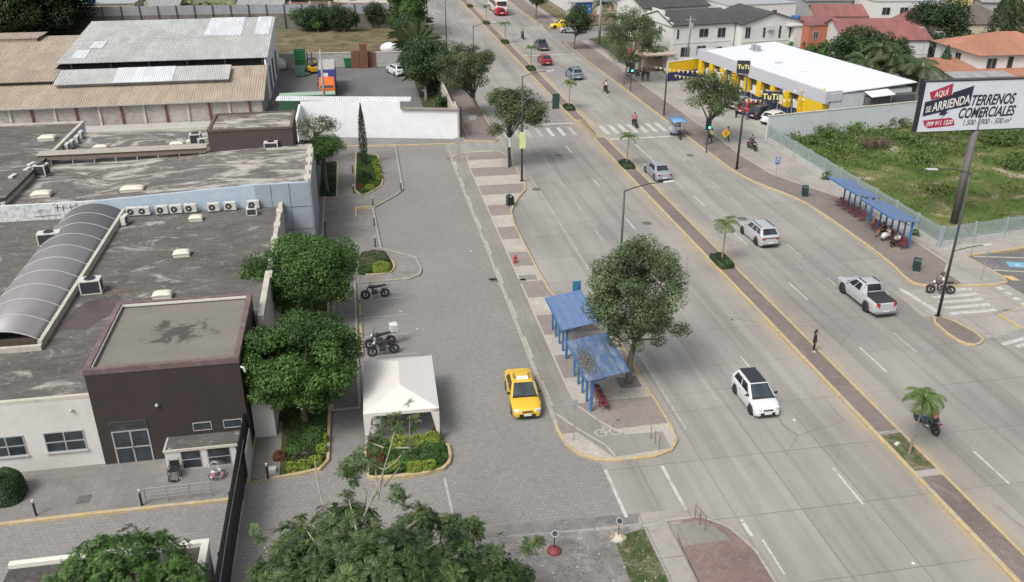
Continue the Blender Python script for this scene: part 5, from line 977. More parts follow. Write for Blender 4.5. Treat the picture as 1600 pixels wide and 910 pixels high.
# cypress planter
cp = [(-.75, 82.4), (-.2, 80.5), (.8, 81.2), (1.95, 83.1), (2.2, 84.9), (2.0, 93.4), (-.4, 95.0)]; struct(MB().prism(cp, .05, .16), 'planter_bed', M_lawn); kerb(cp, .14, z0=.05, z1=.25)
bed('x', [(-.5, 82.6), (0, 81), (1.7, 83.3), (1.9, 85), (1.8, 93), (-.2, 94.6)], .16, M_leafB, 403, per=30, leaf=.14, hh=.35)
for i, (x, y, r_, h, m_, l) in enumerate(((1.55, 90.6, .42, .6, M_leafY, 'lime shrub at the far right of the cypress planter'), (1.7, 88.8, .4, .6, M_leafY, 'lime shrub third along the right edge of the cypress planter'), (1.75, 87.1, .38, .55, M_leafY, 'lime shrub halfway along the right edge of the cypress planter'), (1.8, 85.3, .38, .5, M_leafY, 'lime shrub near the front right of the cypress planter'), (.75, 82.3, .5, .5, M_leafY, 'round lime shrub at the front tip of the cypress planter'), (-.2, 82.6, .4, .5, M_leafR, 'red-leaved shrub at the front left of the cypress planter'), (.5, 85.5, .5, .8, M_leafD, 'dark green bush in front of the cypress'))): shrub(l, x, y, r_, h, m_, 450+i, per=380, leaf=.15)
bed('x', [(-3.9, 81), (-2.5, 81), (-2.45, 91.8), (-3.9, 91.8)], .13, M_leafD, 404, per=30, leaf=.16, hh=.35)
shrub('dark clipped shrub at the bottom left edge of the picture', -18.4, 38.6, .9, 1.5, M_leafD, 460, leaf=.14)
# foreground trees: rosettes of pinnate leaves
def rosette(rs, nleaf=11, ln=.55, nl=11, lw=.06, ll=.13, droop=.9):
 Vs, Fs, Tt = [], [], []; o = 0
 for i in range(nleaf):
  a = 2*math.pi*i/nleaf+rs.uniform(-.3, .3); e = rs.uniform(.1, 1.2); d = np.array([math.cos(a), math.sin(a), 0]); side = np.array([-math.sin(a), math.cos(a), 0]); p = np.zeros(3); lnn = ln*rs.uniform(.7, 1.1); ti = rs.uniform(.15, .7)
  for k in range(nl):
   st = (d*math.cos(e)+np.array([0, 0, math.sin(e)])); p = p+st*lnn/nl; e -= droop/nl*1.4
   if k < 1: continue
   L0 = ll*math.sin(math.pi*(k+1.2)/(nl+1.6))
   for sg in (-1, 1):
    td = side*sg*.9+st*.4+np.array([0, 0, -.2]); td /= np.linalg.norm(td); q = p; w = st*lw*.5; m_ = q+td*L0*.55
    Vs += [q, m_+w, q+td*L0, m_-w]; Fs.append((o, o+1, o+2, o+3)); Tt += [ti, ti+.1, ti+.15, ti+.1]; o += 4
 return np.array(Vs), np.array(Fs), np.array(Tt)
def scatter(rs, protos, pts, dirs, scl, tints):
 Vs, Fs, Tt = [], [], []; o = 0
 for p, d, s_, ti in zip(pts, dirs, scl, tints):
  V, F, t_ = protos[rs.randint(len(protos))]; z = d/np.linalg.norm(d); x = np.cross(z, rs.normal(size=3)); x /= np.linalg.norm(x); y = np.cross(z, x); M = np.stack([x, y, z], 1)
  Vs.append((V*s_)@M.T+p); Fs.append(F+o); o += len(V); Tt.append(t_+ti)
 return np.concatenate(Vs), np.concatenate(Fs), np.concatenate(Tt)
def pinnate_tree(label, base, blobs, sprigs, seed, m_, n=330, s_=1.0, name='garden_tree', bare=()):
 rs = np.random.RandomState(seed); t = T(name, label, 'tree', (*base, 0)); protos = [rosette(rs) for _ in range(6)]; B = np.array([base[0], base[1], 0.0]); pts, dirs, sc, ti = [], [], [], []
 tot = sum(b_[3]**2 for b_ in blobs)
 for bx, by, bz, r_, tt in blobs:
  for k in range(int(n*r_*r_/tot)):
   d = rs.normal(size=3); d /= np.linalg.norm(d); d[2] = abs(d[2])*.9+.0 if rs.random() < .75 else d[2]; q = r_*rs.uniform(.55, 1.08); pts.append(np.array([bx, by, bz])+d*q-B); dirs.append(d+np.array([0, 0, .7])); sc.append(s_*rs.uniform(.75, 1.2)); ti.append(tt+rs.normal()*.2)
 mb = MB(); trk = MB(); tws = []
 for path, nr in sprigs:
  P = [Vector(p)-Vector(B) for p in path]; mb = MB(); tws.append(mb); mb.tube(P, [max(.012, .04*(1-i/len(P))) for i in range(len(P))], 5)
  for k in range(int(nr*2.6)):
   p = np.array(P[-1].lerp(P[-2], rs.uniform(0, .45)))+rs.normal(size=3)*.16-np.array([0, 0, .0]); pts.append(p); dirs.append(np.array([rs.normal()*.4, rs.normal()*.4, 1.0])); sc.append(s_*rs.uniform(.6, .9)); ti.append(.2+rs.normal()*.08)
 for path in bare: mb = MB(); tws.append(mb); mb.tube([Vector(p)-Vector(B) for p in path], [.035, .028, .02, .012][:len(path)], 5)
 V, F, tt = scatter(rs, protos, pts, dirs, sc, ti); np_obj('crown', V, F, tt, m_, t)
 c = Vector((sum(b_[0] for b_ in blobs)/len(blobs), sum(b_[1] for b_ in blobs)/len(blobs), min(b_[2] for b_ in blobs)))-Vector(B)
 trk.tube([(0, 0, -.1), (c.x*.3, c.y*.3, c.z*.5), tuple(c)], [.2, .15, .1], 8)
 for bl in blobs: trk.tube([tuple(c), tuple((Vector(bl[:3])-Vector(B)+c)*.5), tuple(Vector(bl[:3])-Vector(B))], [.07, .045, .02], 5)
 trk.build('trunk', M_bark, t, smooth=True)
 for m2 in tws: m2.build('twig', M_twig, t)
 return t
def gb(u, v, z, r_, ti=.0): p = G(u, v, z); return (p.x, p.y, z, r_, ti)
fg = [gb(600, 868, 6.2, 1.25), gb(520, 888, 5.8, 1.2), gb(690, 878, 5.8, 1.2), gb(450, 900, 5.4, 1.2, -.05), gb(760, 900, 5.2, 1.1), gb(555, 822, 6.1, .8), gb(650, 826, 6.1, .8), gb(600, 920, 7, 1.7), gb(500, 940, 6, 1.5), gb(700, 940, 6, 1.5), gb(420, 925, 5, 1.0), gb(800, 905, 4.6, .7), gb(720, 835, 5.4, .8), gb(520, 820, 5.6, .8), gb(460, 850, 5.2, .8, -.05)]
def w_(u, v, z): return tuple(G(u, v, z))
sp = [([w_(570, 800, 6.5), w_(590, 765, 7.6), w_(610, 700, 8.3), w_(622, 655, 8.8)], 4), ([w_(570, 790, 6.6), w_(573, 770, 7.2), w_(556, 745, 7.8), w_(545, 735, 8.0)], 5), ([w_(600, 760, 7.4), w_(625, 730, 7.6)], 0), ([w_(590, 780, 7.2), w_(600, 735, 7.8), w_(555, 710, 8.1)], 5), ([w_(590, 780, 7.2), w_(585, 700, 8.0), w_(590, 690, 8.2)], 4),
  ([w_(590, 785, 7), w_(610, 800, 7), w_(628, 765, 7.6)], 4), ([w_(630, 830, 6.6), w_(650, 815, 6.8), w_(665, 800, 7)], 2), ([w_(500, 860, 6), w_(480, 830, 6.4), w_(468, 808, 6.6)], 3), ([w_(430, 880, 5.2), w_(410, 850, 5.6), w_(401, 838, 5.8)], 2), ([w_(780, 890, 5.2), w_(800, 850, 5.6), w_(830, 855, 5.8)], 2), ([w_(740, 860, 5.4), w_(735, 830, 5.8), w_(742, 818, 6)], 3), ([w_(560, 840, 6.5), w_(545, 780, 7), w_(552, 760, 7.2)], 3), ([w_(800, 890, 5), w_(818, 868, 5.4), w_(834, 846, 5.7)], 3), ([w_(690, 850, 5.8), w_(700, 815, 6.2)], 3), ([w_(540, 830, 6), w_(515, 800, 6.4)], 3), ([w_(760, 880, 5.2), w_(785, 850, 5.6)], 3), ([w_(640, 690, 8.2), w_(640, 650, 8.4)], 3), ([w_(600, 700, 8.2), w_(575, 690, 8.2)], 3), ([w_(620, 700, 8.2), w_(652, 700, 8.3)], 2)]
bare = [[w_(565, 815, 6.6), w_(585, 770, 7.4), w_(600, 735, 7.9), w_(625, 640, 8.9)], [w_(600, 735, 7.9), w_(618, 722, 8.0), w_(632, 705, 8.2)], [w_(505, 790, 6.6), w_(495, 750, 7.2), w_(492, 720, 7.6)], [w_(570, 900, 6.8), w_(620, 865, 7.2), w_(660, 862, 7.4), w_(680, 850, 7.6)]]
pinnate_tree('big foreground tree with feathery leaf rosettes and bare twigs, bottom centre', (2.0, 24.5), fg, sp, 501, leafmat('leaf_fresh_dark', (.010, .024, .009), (.10, .155, .05)), n=1050, s_=.68, bare=bare)
fg2 = [gb(140, 890, 5, 1.0), gb(190, 870, 5.4, 1.1), gb(250, 880, 5.2, 1.1), gb(110, 920, 4.6, 1.1), gb(200, 920, 5.2, 1.4), gb(280, 915, 4.8, 1.1), gb(155, 860, 5, .6), gb(230, 858, 5, .7)]
pinnate_tree('foreground tree with feathery leaves at the bottom left, over the gatehouse', (-11.5, 26), fg2, [], 502, M_leafB, n=480, s_=.52)
# ================================================================ VEHICLES
M_tyre = mat('tyre_rubber', (.022, .022, .022), .85, .2, 8); M_rimm = mat('wheel_rim', (.30, .30, .31), .35, .08, 4, .7); M_rimd = mat('dark_rim', (.045, .045, .05), .4, .1, 4, .5)
M_blackp = mat('black_plastic', (.02, .02, .022), .5, .1); M_lampr = mat('tail_lamp', (.28, .015, .012), .25, .1); M_lampw = mat('head_lamp', (.55, .57, .6), .15, .05); M_plate = mat('number_plate', (.6, .6, .58), .5, .05)
M_cglass = glass('car_glass', (.012, .016, .02), .05); M_wscreen = glass('windscreen_glass', (.022, .03, .034), .06)
def paint(name, c, rough=.28): return mat(name, c, rough, .04, 2, 0, coat=.6)
def wheel(parent, x, y, r=.31, w=.2, rim=None, out=1):
 mb = MB(); n = 24; prof = [(-w/2, r*.62), (-w/2, r*.93), (-w*.35, r), (w*.35, r), (w/2, r*.93), (w/2, r*.62)]; vs = []; fs = []
 for i in range(n):
  a = 2*math.pi*i/n
  for px, pr in prof: vs.append((px, pr*math.cos(a), pr*math.sin(a)))
 for i in range(n):
  for k in range(5): fs.append((i*6+k, i*6+k+1, ((i+1)%n)*6+k+1, ((i+1)%n)*6+k))
 wo_ = MB().cyl((0, 0, 0), r*.3, w*.7, 10, axis='X').build('wheel', M_blackp, parent); wo_.location = (x, y, r)
 mb.add(vs, fs); mb.build('tyre', M_tyre, wo_, smooth=True)
 mb = MB()
 mb.cyl((out*(w/2-.03), 0, 0), r*.62, .02, 20, axis='X')
 for i in range(5):
  a = 2*math.pi*i/5; mb.box((out*(w/2-.012), math.cos(a)*r*.32, math.sin(a)*r*.32), (.02, .06, r*.62), rx=a-math.pi/2)
 mb.build('rim', rim or M_rimm, wo_)
def car(name, label, cat, loc, rz, L_=4.3, Wd=1.7, Hh=1.48, body=None, kind='sedan', roofm=None, rim=None, ws=None, sill=.2, r=.31, wb=None, group=None, fx={}):
 t = T(name, label, cat, loc, rz, group); hl = L_/2; hw = Wd/2; wbase = wb or L_*.6; f0 = wbase/2+.02*L_; r0 = -wbase/2+.02*L_
 prof = {'sedan': [(-1, .62), (-.985, .88), (-.93, .97), (-.62, 1.0), (.36, .95), (.72, .84), (.93, .71), (1, .52)],
   'hatch': [(-1, .6), (-.99, .85), (-.95, .95), (-.6, .99), (.42, .96), (.75, .87), (.94, .74), (1, .52)],
   'suv': [(-1, .62), (-.99, .92), (-.94, 1.05), (-.6, 1.08), (.42, 1.04), (.75, .98), (.94, .86), (1, .6)],
   'pickup': [(-1, .65), (-.995, 1.02), (-.97, 1.10), (-.3, 1.12), (.40, 1.10), (.75, 1.05), (.94, .93), (1, .62)]}[kind]
 sc_ = Hh/{'sedan': 1.48, 'hatch': 1.5, 'suv': 1.62, 'pickup': 1.78}[kind]
 def zt(y): return float(np.interp(y/hl, [p[0] for p in prof], [p[1] for p in prof]))*sc_
 def wy(y): u = abs(y/hl); return hw*(1-.20*max(0, (u-.72)/.28)**2.2)
 ys = sorted(set([-hl, -hl+.04, hl-.04, hl]+[round(-hl+.1+i*(L_-.2)/46, 4) for i in range(47)])); mb = MB(); vs = []; ra = r*1.22
 for y in ys:
  zb = sill if abs(y) < hl-.1 else sill+.06
  for yc in (f0, r0):
   if abs(y-yc) < ra: zb = max(zb, r+math.sqrt(ra*ra-(y-yc)**2)*.98)
  z = zt(y); w = wy(y); sh = min(.25, (z-zb)*.4)
  half = [(0, z+.015), (.55*w, z+.01), (.85*w, z-.015), (.955*w, z-.07), (w, z-.07-sh*.6), (w, (z+zb)*.5), (w*.985, zb+.05), (w*.96, zb), (w*.8, zb)]
  vs += [(-x, y, zz) for x, zz in half[::-1]]+[(x, y, zz) for x, zz in half[1:]]
 k = 17; fs = []
 for i in range(len(ys)-1):
  for j in range(k-1): a = i*k+j; fs.append((a, a+1, a+k+1, a+k))
 fs.append(tuple(range(k))[::-1]); fs.append(tuple(range((len(ys)-1)*k, len(ys)*k))); mb.add(vs, [f[::-1] for f in fs])
 bo = mb.build('body', body, t, smooth=True); e = bo.modifiers.new('e', 'EDGE_SPLIT'); e.split_angle = R_(38)
 MB().bb(-hw*.8, hw*.8, -hl*.93, hl*.93, sill-.02, .62*sc_).build('underbody', M_blackp, t)  # underbody as a black box, its colour supplies the shade in the wheel arches
 # greenhouse
 gh = {'sedan': (-.74, .50, -.40, .12), 'hatch': (-.95, .58, -.74, .14), 'suv': (-.95, .50, -.72, .14), 'pickup': (-.28, .52, -.22, .16)}[kind]
 zb, zr = zt(0)-.03, Hh-.03; b0, b1, t0, t1 = [g*hl for g in gh]; wbm, wr = hw*.955, hw*.72
 def corner(sx, yb, yt, f): return Vector((sx*(wbm+(wr-wbm)*f), yb+(yt-yb)*f, zb+(zr-zb)*f))
 A = {(sx, e_, f): corner(sx, (b0, b1)[e_], (t0, t1)[e_], f) for sx in (-1, 1) for e_ in (0, 1) for f in (0, 1)}
 mb = MB(); q = [A[(-1,0,0)], A[(1,0,0)], A[(1,1,0)], A[(-1,1,0)], A[(-1,0,1)], A[(1,0,1)], A[(1,1,1)], A[(-1,1,1)]]
 mid = (A[(-1,0,1)]+A[(1,1,1)])/2+Vector((0, 0, .035)); mb.add(q+[mid], [(0,1,5,4), (1,2,6,5), (2,3,7,6), (3,0,4,7), (4,5,8), (5,6,8), (6,7,8), (7,4,8)])
 mb.build('cabin', body, t, bevel=.09, seg=4, smooth=False)
 def patch(name, p, s0, s1, c0, c1, m, off=.012, th=.02):
  bl, br, tr_, tl = p
  def S(s, c): return bl.lerp(br, s).lerp(tl.lerp(tr_, s), c)
  return MB().plate(*[x+(br-bl).cross(tl-bl).normalized()*off for x in (S(s0, c0), S(s1, c0), S(s1, c1), S(s0, c1))], th).build(name, m, t)
 F = [A[(1,1,0)], A[(-1,1,0)], A[(-1,1,1)], A[(1,1,1)]]; B = [A[(-1,0,0)], A[(1,0,0)], A[(1,0,1)], A[(-1,0,1)]]; Rr = [A[(1,0,0)], A[(1,1,0)], A[(1,1,1)], A[(1,0,1)]]; Ll = [A[(-1,1,0)], A[(-1,0,0)], A[(-1,0,1)], A[(-1,1,1)]]
 patch('windscreen', F, .065, .935, .05, .94, ws or M_wscreen); patch('rear_window', B, .1, .9, .18, .9, M_cglass)
 if kind == 'pickup': cuts = ((.16, .50), (.55, .90))
 elif kind == 'sedan': cuts = ((.14, .50), (.54, .86))
 else: cuts = ((.10, .30), (.34, .60), (.64, .90)) if kind == 'suv' else ((.14, .50), (.54, .88))
 for a, c in cuts: patch('side_window', Rr, a, c, .15, .86, M_cglass); patch('side_window', Ll, 1-c, 1-a, .15, .86, M_cglass)
 if roofm: MB().plate(*[p+Vector((0, 0, .045)) for p in (A[(-1,0,1)].lerp(A[(1,0,1)], .08), A[(-1,0,1)].lerp(A[(1,0,1)], .92), A[(-1,1,1)].lerp(A[(1,1,1)], .92), A[(-1,1,1)].lerp(A[(1,1,1)], .08))], .03).build('roof_panel', roofm, t)
 for sx in (-1, 1):
  for yc in (f0, r0): wheel(t, sx*(hw-.10), yc, r, .2, rim, sx)
  zf = zt(hl*.9)+.015; ww = wy(hl*.93)
  MB().box((sx*ww*.76, hl*.915, zf-.13), (ww*.46, .26, .13), rz=-sx*.5).build('headlight', M_lampw, t, bevel=.03)
  zrr = zt(-hl*.96)-.16
  MB().box((sx*wy(-hl*.97)*.82, -hl*.972, zrr), (.26, .1, .2 if kind != 'pickup' else .34), rz=sx*.2).build('tail_light', M_lampr, t, bevel=.02)
  MB().box((sx*(wbm+.1), b1-.28, zb+.12), (.2, .09, .13)).build('wing_mirror', fx.get('mirror', body), t, bevel=.03)
  for yy in (-.18*hl, .2*hl): MB().box((sx*(hw+.005), yy, zt(0)-.2), (.02, .16, .03)).build('door_handle', fx.get('mirror', body), t)
 MB().box((0, hl+.01, .34), (wy(hl)*1.35, .06, .2)).build('grille', M_blackp, t, bevel=.04); MB().box((0, hl-.0, .60*sc_), (wy(hl)*.9, .08, .06)).build('upper_grille', M_blackp, t, bevel=.02)
 MB().box((0, b1+.03, zb+.035), (wbm*1.75, .1, .03)).build('wiper_cowl', M_blackp, t); MB().box((0, hl+.04, .40), (.44, .02, .12)).build('number_plate', M_plate, t)
 MB().box((0, -hl-.012, .5 if kind != 'hatch' else .62), (.44, .03, .13)).build('number_plate', M_plate, t)
 MB().box((0, -hl+.02, .3), (Wd*.8, .1, .16)).build('bumper_trim', M_blackp, t, bevel=.02)
 if kind in ('suv',):
  for sx in (-1, 1): MB().bb(sx*wr*.9-.02, sx*wr*.9+.02, t0+.1, t1-.1, Hh-.01, Hh+.04).build('roof_rail', M_rimd, t)
  MB().box((0, -hl-.005, .92*sc_), (Wd*.62, .02, .06)).build('light_bar', M_blackp, t)
 if kind == 'pickup':
  MB().bb(-hw*.82, hw*.82, -hl*.95, b0-.08, 1.13*sc_, 1.16*sc_+.01).build('bed_cover', mat('ribbed_bed_cover', (.03, .03, .035), .5, .2, 12), t)
  for sx in (-1, 1): MB().bb(sx*wr*.8-.025, sx*wr*.8+.025, t0+.05, t1-.05, Hh-.005, Hh+.045).build('roof_rail', M_blackp, t)
  MB().box((0, -hl-.02, .42), (Wd*.9, .16, .15)).build('rear_bumper', M_rimm, t, bevel=.03)
  for sx in (-1, 1): MB().add([(sx*wr*.9, b0+.02, Hh-.05), (sx*wr*.78, b0+.02, Hh-.05), (sx*wbm*.92, b0-.62, 1.12*sc_), (sx*wbm, b0-.62, 1.12*sc_), (sx*wbm, b0-.3, 1.12*sc_), (sx*wbm, b0, 1.2*sc_)], [(0, 1, 2, 3, 4, 5)]).build('sport_bar', body, t)
 return t
def two(ur, vr, uf, vf, track, side):
 """centre and heading from the ground contacts of the two visible wheels; side=-1 when they are the left wheels"""
 a, b_ = G(ur, vr), G(uf, vf); d = (b_-a).normalized(); rightv = Vector((d.y, -d.x, 0)); c = (a+b_)/2-rightv*side*track*.5
 return (c.x, c.y, 0), math.atan2(-d.x, d.y)
M_cwhite = paint('car_white', (.58, .59, .60)); M_csil = paint('car_silver', (.37, .38, .39), .3); M_cyel = paint('taxi_yellow', (.62, .39, .03)); M_cgrey = paint('car_grey', (.26, .27, .30), .3); M_croof = paint('car_black_roof', (.018, .02, .028), .15)
lo, rz_ = two(1146.4, 613.6, 1171.4, 647, 1.5, 1); car('parked_hatchback' if 0 else 'hatchback_car', 'white hatchback with black roof driving towards the camera', 'car', lo, rz_, 3.7, 1.62, 1.5, M_cwhite, 'hatch', M_croof, M_rimd, r=.3, fx={'mirror': M_blackp})
tx, rz_ = two(801, 628, 807.5, 658, 1.5, 1); rz_ = R_(176)
tx = G(829, 657); taxi = car('taxi_car', 'yellow taxi sedan parked along the plaza kerb with a roof sign', 'taxi', (8.33, 43.0, 0), R_(177.5), 4.35, 1.7, 1.46, M_cyel, 'sedan', None, M_rimm, fx={'mirror': M_blackp})
mb = MB().add([(-.36, .1, 1.46), (.36, .1, 1.46), (.36, -.14, 1.46), (-.36, -.14, 1.46), (-.3, .02, 1.62), (.3, .02, 1.62), (.3, -.06, 1.62), (-.3, -.06, 1.62)], [(0,3,2,1), (4,5,6,7), (0,1,5,4), (1,2,6,5), (2,3,7,6), (3,0,4,7)]); rs_ = mb.build('roof_sign', M_plate, taxi)
M_darktxt = mat('dark_lettering', (.03, .03, .06), .6, .05); MB().plate((.2, .062, 1.5), (-.2, .062, 1.5), (-.17, .04, 1.59), (.17, .04, 1.59), .01).build('sign_mark', M_bluep, rs_)
for sx in (-1, 1):
 for k in range(4): mb = MB().box((sx*.44+.03*(k % 2), -.6+k*.16, 1.472), (.11, .035, .012), rz=.4*(k % 2)); mb.box((sx*.44-.03, -.55+k*.16, 1.471), (.03, .09, .012)); mb.build('roof_mark', M_darktxt, taxi)
lo, rz_ = two(1181, 383, 1161.5, 367, 1.55, -1); car('crossover_car', 'silver crossover car with black rear window, left of the silver pickup', 'car', lo, rz_, 4.25, 1.76, 1.62, M_csil, 'suv', None, M_rimd, r=.33)
lo, rz_ = two(1352.5, 487.5, 1318, 459.5, 1.6, -1); car('pickup_truck', 'silver double-cab pickup with black bed cover near the corner', 'pickup', lo, rz_, 5.2, 1.85, 1.78, M_csil, 'pickup', None, M_rimd, r=.38, sill=.32, wb=3.1)
lo, rz_ = two(1022, 281.5, 1010, 270.5, 1.5, -1); car('sedan_car', 'grey sedan driving away just past the stop line', 'car', lo, rz_, 4.35, 1.7, 1.47, M_cgrey, 'sedan')
car('suv_car', 'slate grey sport utility car, nearest of the three vehicles beyond the crossing', 'car', (32.7, 129.5, 0), R_(2), 4.5, 1.8, 1.62, paint('slate_grey', (.16, .19, .24)), 'suv')
car('sedan_car', 'dark red sedan driving away beside the median', 'car', (30.6, 140.8, 0), R_(1), 4.4, 1.72, 1.46, paint('dark_red', (.22, .015, .025)), 'sedan')
car('pickup_truck', 'dark blue pickup just ahead of the red sedan', 'pickup', (32.7, 153.6, 0), 0, 4.9, 1.8, 1.7, paint('dark_blue', (.03, .055, .09)), 'pickup', sill=.3, r=.36)
p = G(868, 44); car('taxi_car', 'bright yellow taxi turning out of the far side street', 'taxi', (p.x+1.2, p.y, 0), R_(86), 4.5, 1.75, 1.48, paint('bright_yellow', (.72, .50, .01)), 'sedan', None, M_blackp)
p = G(880, 53); car('pickup_truck', 'silver pickup waiting behind the far taxi at the side street', 'pickup', (p.x+2.0, p.y+.6, 0), R_(70), 4.9, 1.8, 1.7, paint('pale_silver', (.32, .34, .36)), 'pickup', sill=.3, r=.35)
# parked at the store, noses toward the facade
for (u, v), rz_, k_, m_, l, L_ in (((1157, 168), -62, 'sedan', M_cwhite, 'white car parked at the store, farthest along the facade', 4.3), ((1172, 176), -62, 'suv', paint('metallic_red', (.30, .02, .03)), 'red car with dark roof parked at the store between white and black cars', 4.3), ((1190, 183), -60, 'suv', paint('near_black', (.02, .025, .035)), 'black car parked at the store in front of the yellow pillars', 4.4), ((1211, 192), -60, 'hatch', paint('pearl_white', (.6, .61, .63)), 'pale silver car parked at the store, nearest the white wall corner', 4.3)):
 p = G(u, v); car('parked_car', l, 'car', (p.x, p.y, .06), R_(rz_), L_, 1.75, 1.5, m_, k_)
p = G(612, 112); car('parked_car', 'white car parked under the tree at the back right of the lorry yard', 'car', (p.x+.6, p.y-2, 0), R_(20), 4.4, 1.75, 1.6, M_cwhite, 'suv')
# bus
def mat_bus():
 m, t, b = nodes('bus_livery'); v = coord(t); s = N(t, 'ShaderNodeSeparateXYZ'); L(t, v, s.inputs[0])
 k = mth(t, 'ADD', mth(t, 'ADD', s.outputs[2], mth(t, 'MULTIPLY', s.outputs[1], .22)), mth(t, 'MULTIPLY', mth(t, 'SUBTRACT', noise(t, coord(t, (.5, .5, .8)), .9, 1), .5), 2.6))
 c = ramp(t, mth(t, 'DIVIDE', k, 4.0), [(0, (.38, .02, .035)), (.02, (.38, .02, .035)), (.1, (.65, .65, .65)), (.16, (.65, .65, .65)), (.2, (.40, .03, .05)), (.25, (.68, .68, .68)), (.9, (.68, .68, .68))], 'CONSTANT')
 L(t, c, b.inputs['Base Color']); b.inputs['Roughness'].default_value = .3; return m
t = T('city_bus', 'white coach with red stripes seen from behind at the top of the picture', 'bus', (32.3, 198.3, 0), 0)
MB().bb(-1.25, 1.25, -6, 6, .35, 3.45).build('body', mat_bus(), t, bevel=.18, seg=3); MB().bb(-1.0, 1.0, -5.2, 4.5, 3.44, 3.62).build('roof_unit', M_cwhite, t, bevel=.05)
MB().bb(-.98, .98, -6.03, -5.98, 2.15, 3.05).build('rear_window', M_cglass, t, bevel=.02)
for s in (-1, 1):
 for i in range(5): MB().bb(s*1.245-.02, s*1.245+.02, -5.0+i*2.1, -3.05+i*2.1, 1.9, 2.85).build('side_window', M_cglass, t)
 MB().bb(s*1.0-.1, s*1.0+.1, -6.04, -5.97, .8, 1.5).build('tail_light', M_lampr, t)
 for y in (-3.6, 3.8): wheel(t, s*1.12, y, .48, .28, None, s)
MB().bb(-.6, .6, -6.03, -5.98, 1.0, 1.45).build('engine_grille', M_blackp, t); MB().bb(-.3, .3, -6.04, -6.0, .6, .75).build('number_plate', M_plate, t)
# lorry, forklift, skips, pallets in the yard
t = T('container_lorry', 'lorry with orange cab and blue container body in the fenced yard', 'lorry', (-3.6, 125.5, 0), 0)
MB().bb(-1.15, 1.15, -1.2, 6.2, 1.0, 3.45).build('container', mat('container_blue', (.035, .055, .22), .5, .12, 2), t, bevel=.03)
MB().bb(-1.1, 1.1, -1.15, 6.15, 3.45, 3.5).build('container_top', mat('dusty_container_top', (.36, .34, .33), .8, .12, 2, dirt=(.2, .15, .12), dirt_amt=.7, dscale=1.2), t)
mb = MB().add([(-1.05, -4.0, .5), (1.05, -4.0, .5), (1.05, -1.6, .5), (-1.05, -1.6, .5), (-1.05, -4.0, 1.5), (1.05, -4.0, 1.5), (1.0, -3.6, 2.6), (-1.0, -3.6, 2.6), (1.0, -1.6, 2.6), (-1.0, -1.6, 2.6)], [(0,3,2,1), (0,1,5,4), (4,5,6,7), (7,6,8,9), (2,3,9,8), (1,2,8,6,5), (3,0,4,7,9)]); mb.build('cab', mat('cab_orange', (.62, .13, .02), .4, .06), t, bevel=.06)
MB().plate((-.9, -3.98, 1.56), (.9, -3.98, 1.56), (.85, -3.64, 2.48), (-.85, -3.64, 2.48), .03).build('windscreen', M_cglass, t)
MB().bb(-.95, .95, -4.1, 6.2, .65, .98).build('chassis', M_blackp, t)
for s in (-1, 1):
 for y in (-3.0, 3.4, 4.6): wheel(t, s*1.0, y, .48, .3, None, s)
 MB().bb(s*1.2-.06, s*1.2+.06, -3.8, -3.7, 1.7, 2.2).build('wing_mirror', M_blackp, t); MB().box((s*.75, -4.02, .95), (.3, .06, .2)).build('headlight', M_lampw, t)
MB().bb(-.6, .2, -1.3, -1.2, 2.0, 3.0).build('white_notice', M_plate, t)
t = T('forklift', 'yellow and black forklift beside the blue lorry', 'forklift', (*at(489, 114), 0), R_(20))
MB().bb(-.6, .6, -1.0, .9, .3, 1.0).build('body', mat('forklift_yellow', (.6, .34, .02), .4), t, bevel=.08); mb = MB()
for sx in (-1, 1):
 mb.tube([(sx*.5, -.8, 1.0), (sx*.5, -.6, 2.1), (sx*.5, .4, 2.15), (sx*.5, .8, 1.0)], .04, 6)
mb.bb(-.55, .55, -.65, .45, 2.12, 2.2); mb.build('overhead_guard', M_blackp, t)
for sx in (-1, 1): MB().bb(sx*.35-.05, sx*.35+.05, 1.0, 1.15, .1, 2.9).build('mast', M_blackp, t); MB().bb(sx*.3-.06, sx*.3+.06, 1.15, 2.2, .1, .16).build('fork', M_rimd, t)
for sx in (-1, 1):
 for y in (-.7, .6): wheel(t, sx*.55, y, .3, .24, None, sx)
MB().bb(-.25, .25, -.5, -.0, 1.0, 1.25).build('seat', M_blackp, t)
M_green = mat('skip_green', (.02, .15, .05), .5, .12, 2)
def skip(x, y, z, w, d, h, label, m_=None, rz=0):
 t = T('green_bin', label, 'container', (x, y, z), rz, 'green metal bins in the lorry yard'); mb = MB(); e = .12
 mb.add([(-w/2+e, -d/2+e, .1), (w/2-e, -d/2+e, .1), (w/2-e, d/2-e, .1), (-w/2+e, d/2-e, .1), (-w/2, -d/2, h), (w/2, -d/2, h), (w/2, d/2, h), (-w/2, d/2, h)], [(0,3,2,1), (0,1,5,4), (1,2,6,5), (2,3,7,6), (3,0,4,7)]); mb.build('bin', m_ or M_green, t)
 mb = MB(); mb.bb(-w/2-.05, w/2+.05, -d/2-.05, -d/2+.03, h-.1, h); mb.bb(-w/2-.05, w/2+.05, d/2-.03, d/2+.05, h-.1, h); mb.bb(-w/2-.05, -w/2+.03, -d/2, d/2, h-.1, h); mb.bb(w/2-.03, w/2+.05, -d/2, d/2, h-.1, h); mb.build('rim', m_ or M_green, t)
 for i in range(4): MB().bb(-w/2+.2+i*(w-.4)/3-.03, -w/2+.2+i*(w-.4)/3+.03, -d/2-.02, -d/2+.04, .15, h-.1).build('rib', m_ or M_green, t)
 MB().bb(-w/2+.1, w/2-.1, -d/2+.1, d/2-.1, h-.2, h-.14).build('load', M_acd, t)
x, y = at(471, 112); skip(x, y, 0, 1.7, 1.5, 1.6, 'lower green metal bin of the stack left of the forklift'); skip(x, y, 1.62, 1.7, 1.5, 1.7, 'upper green metal bin stacked on another left of the forklift')
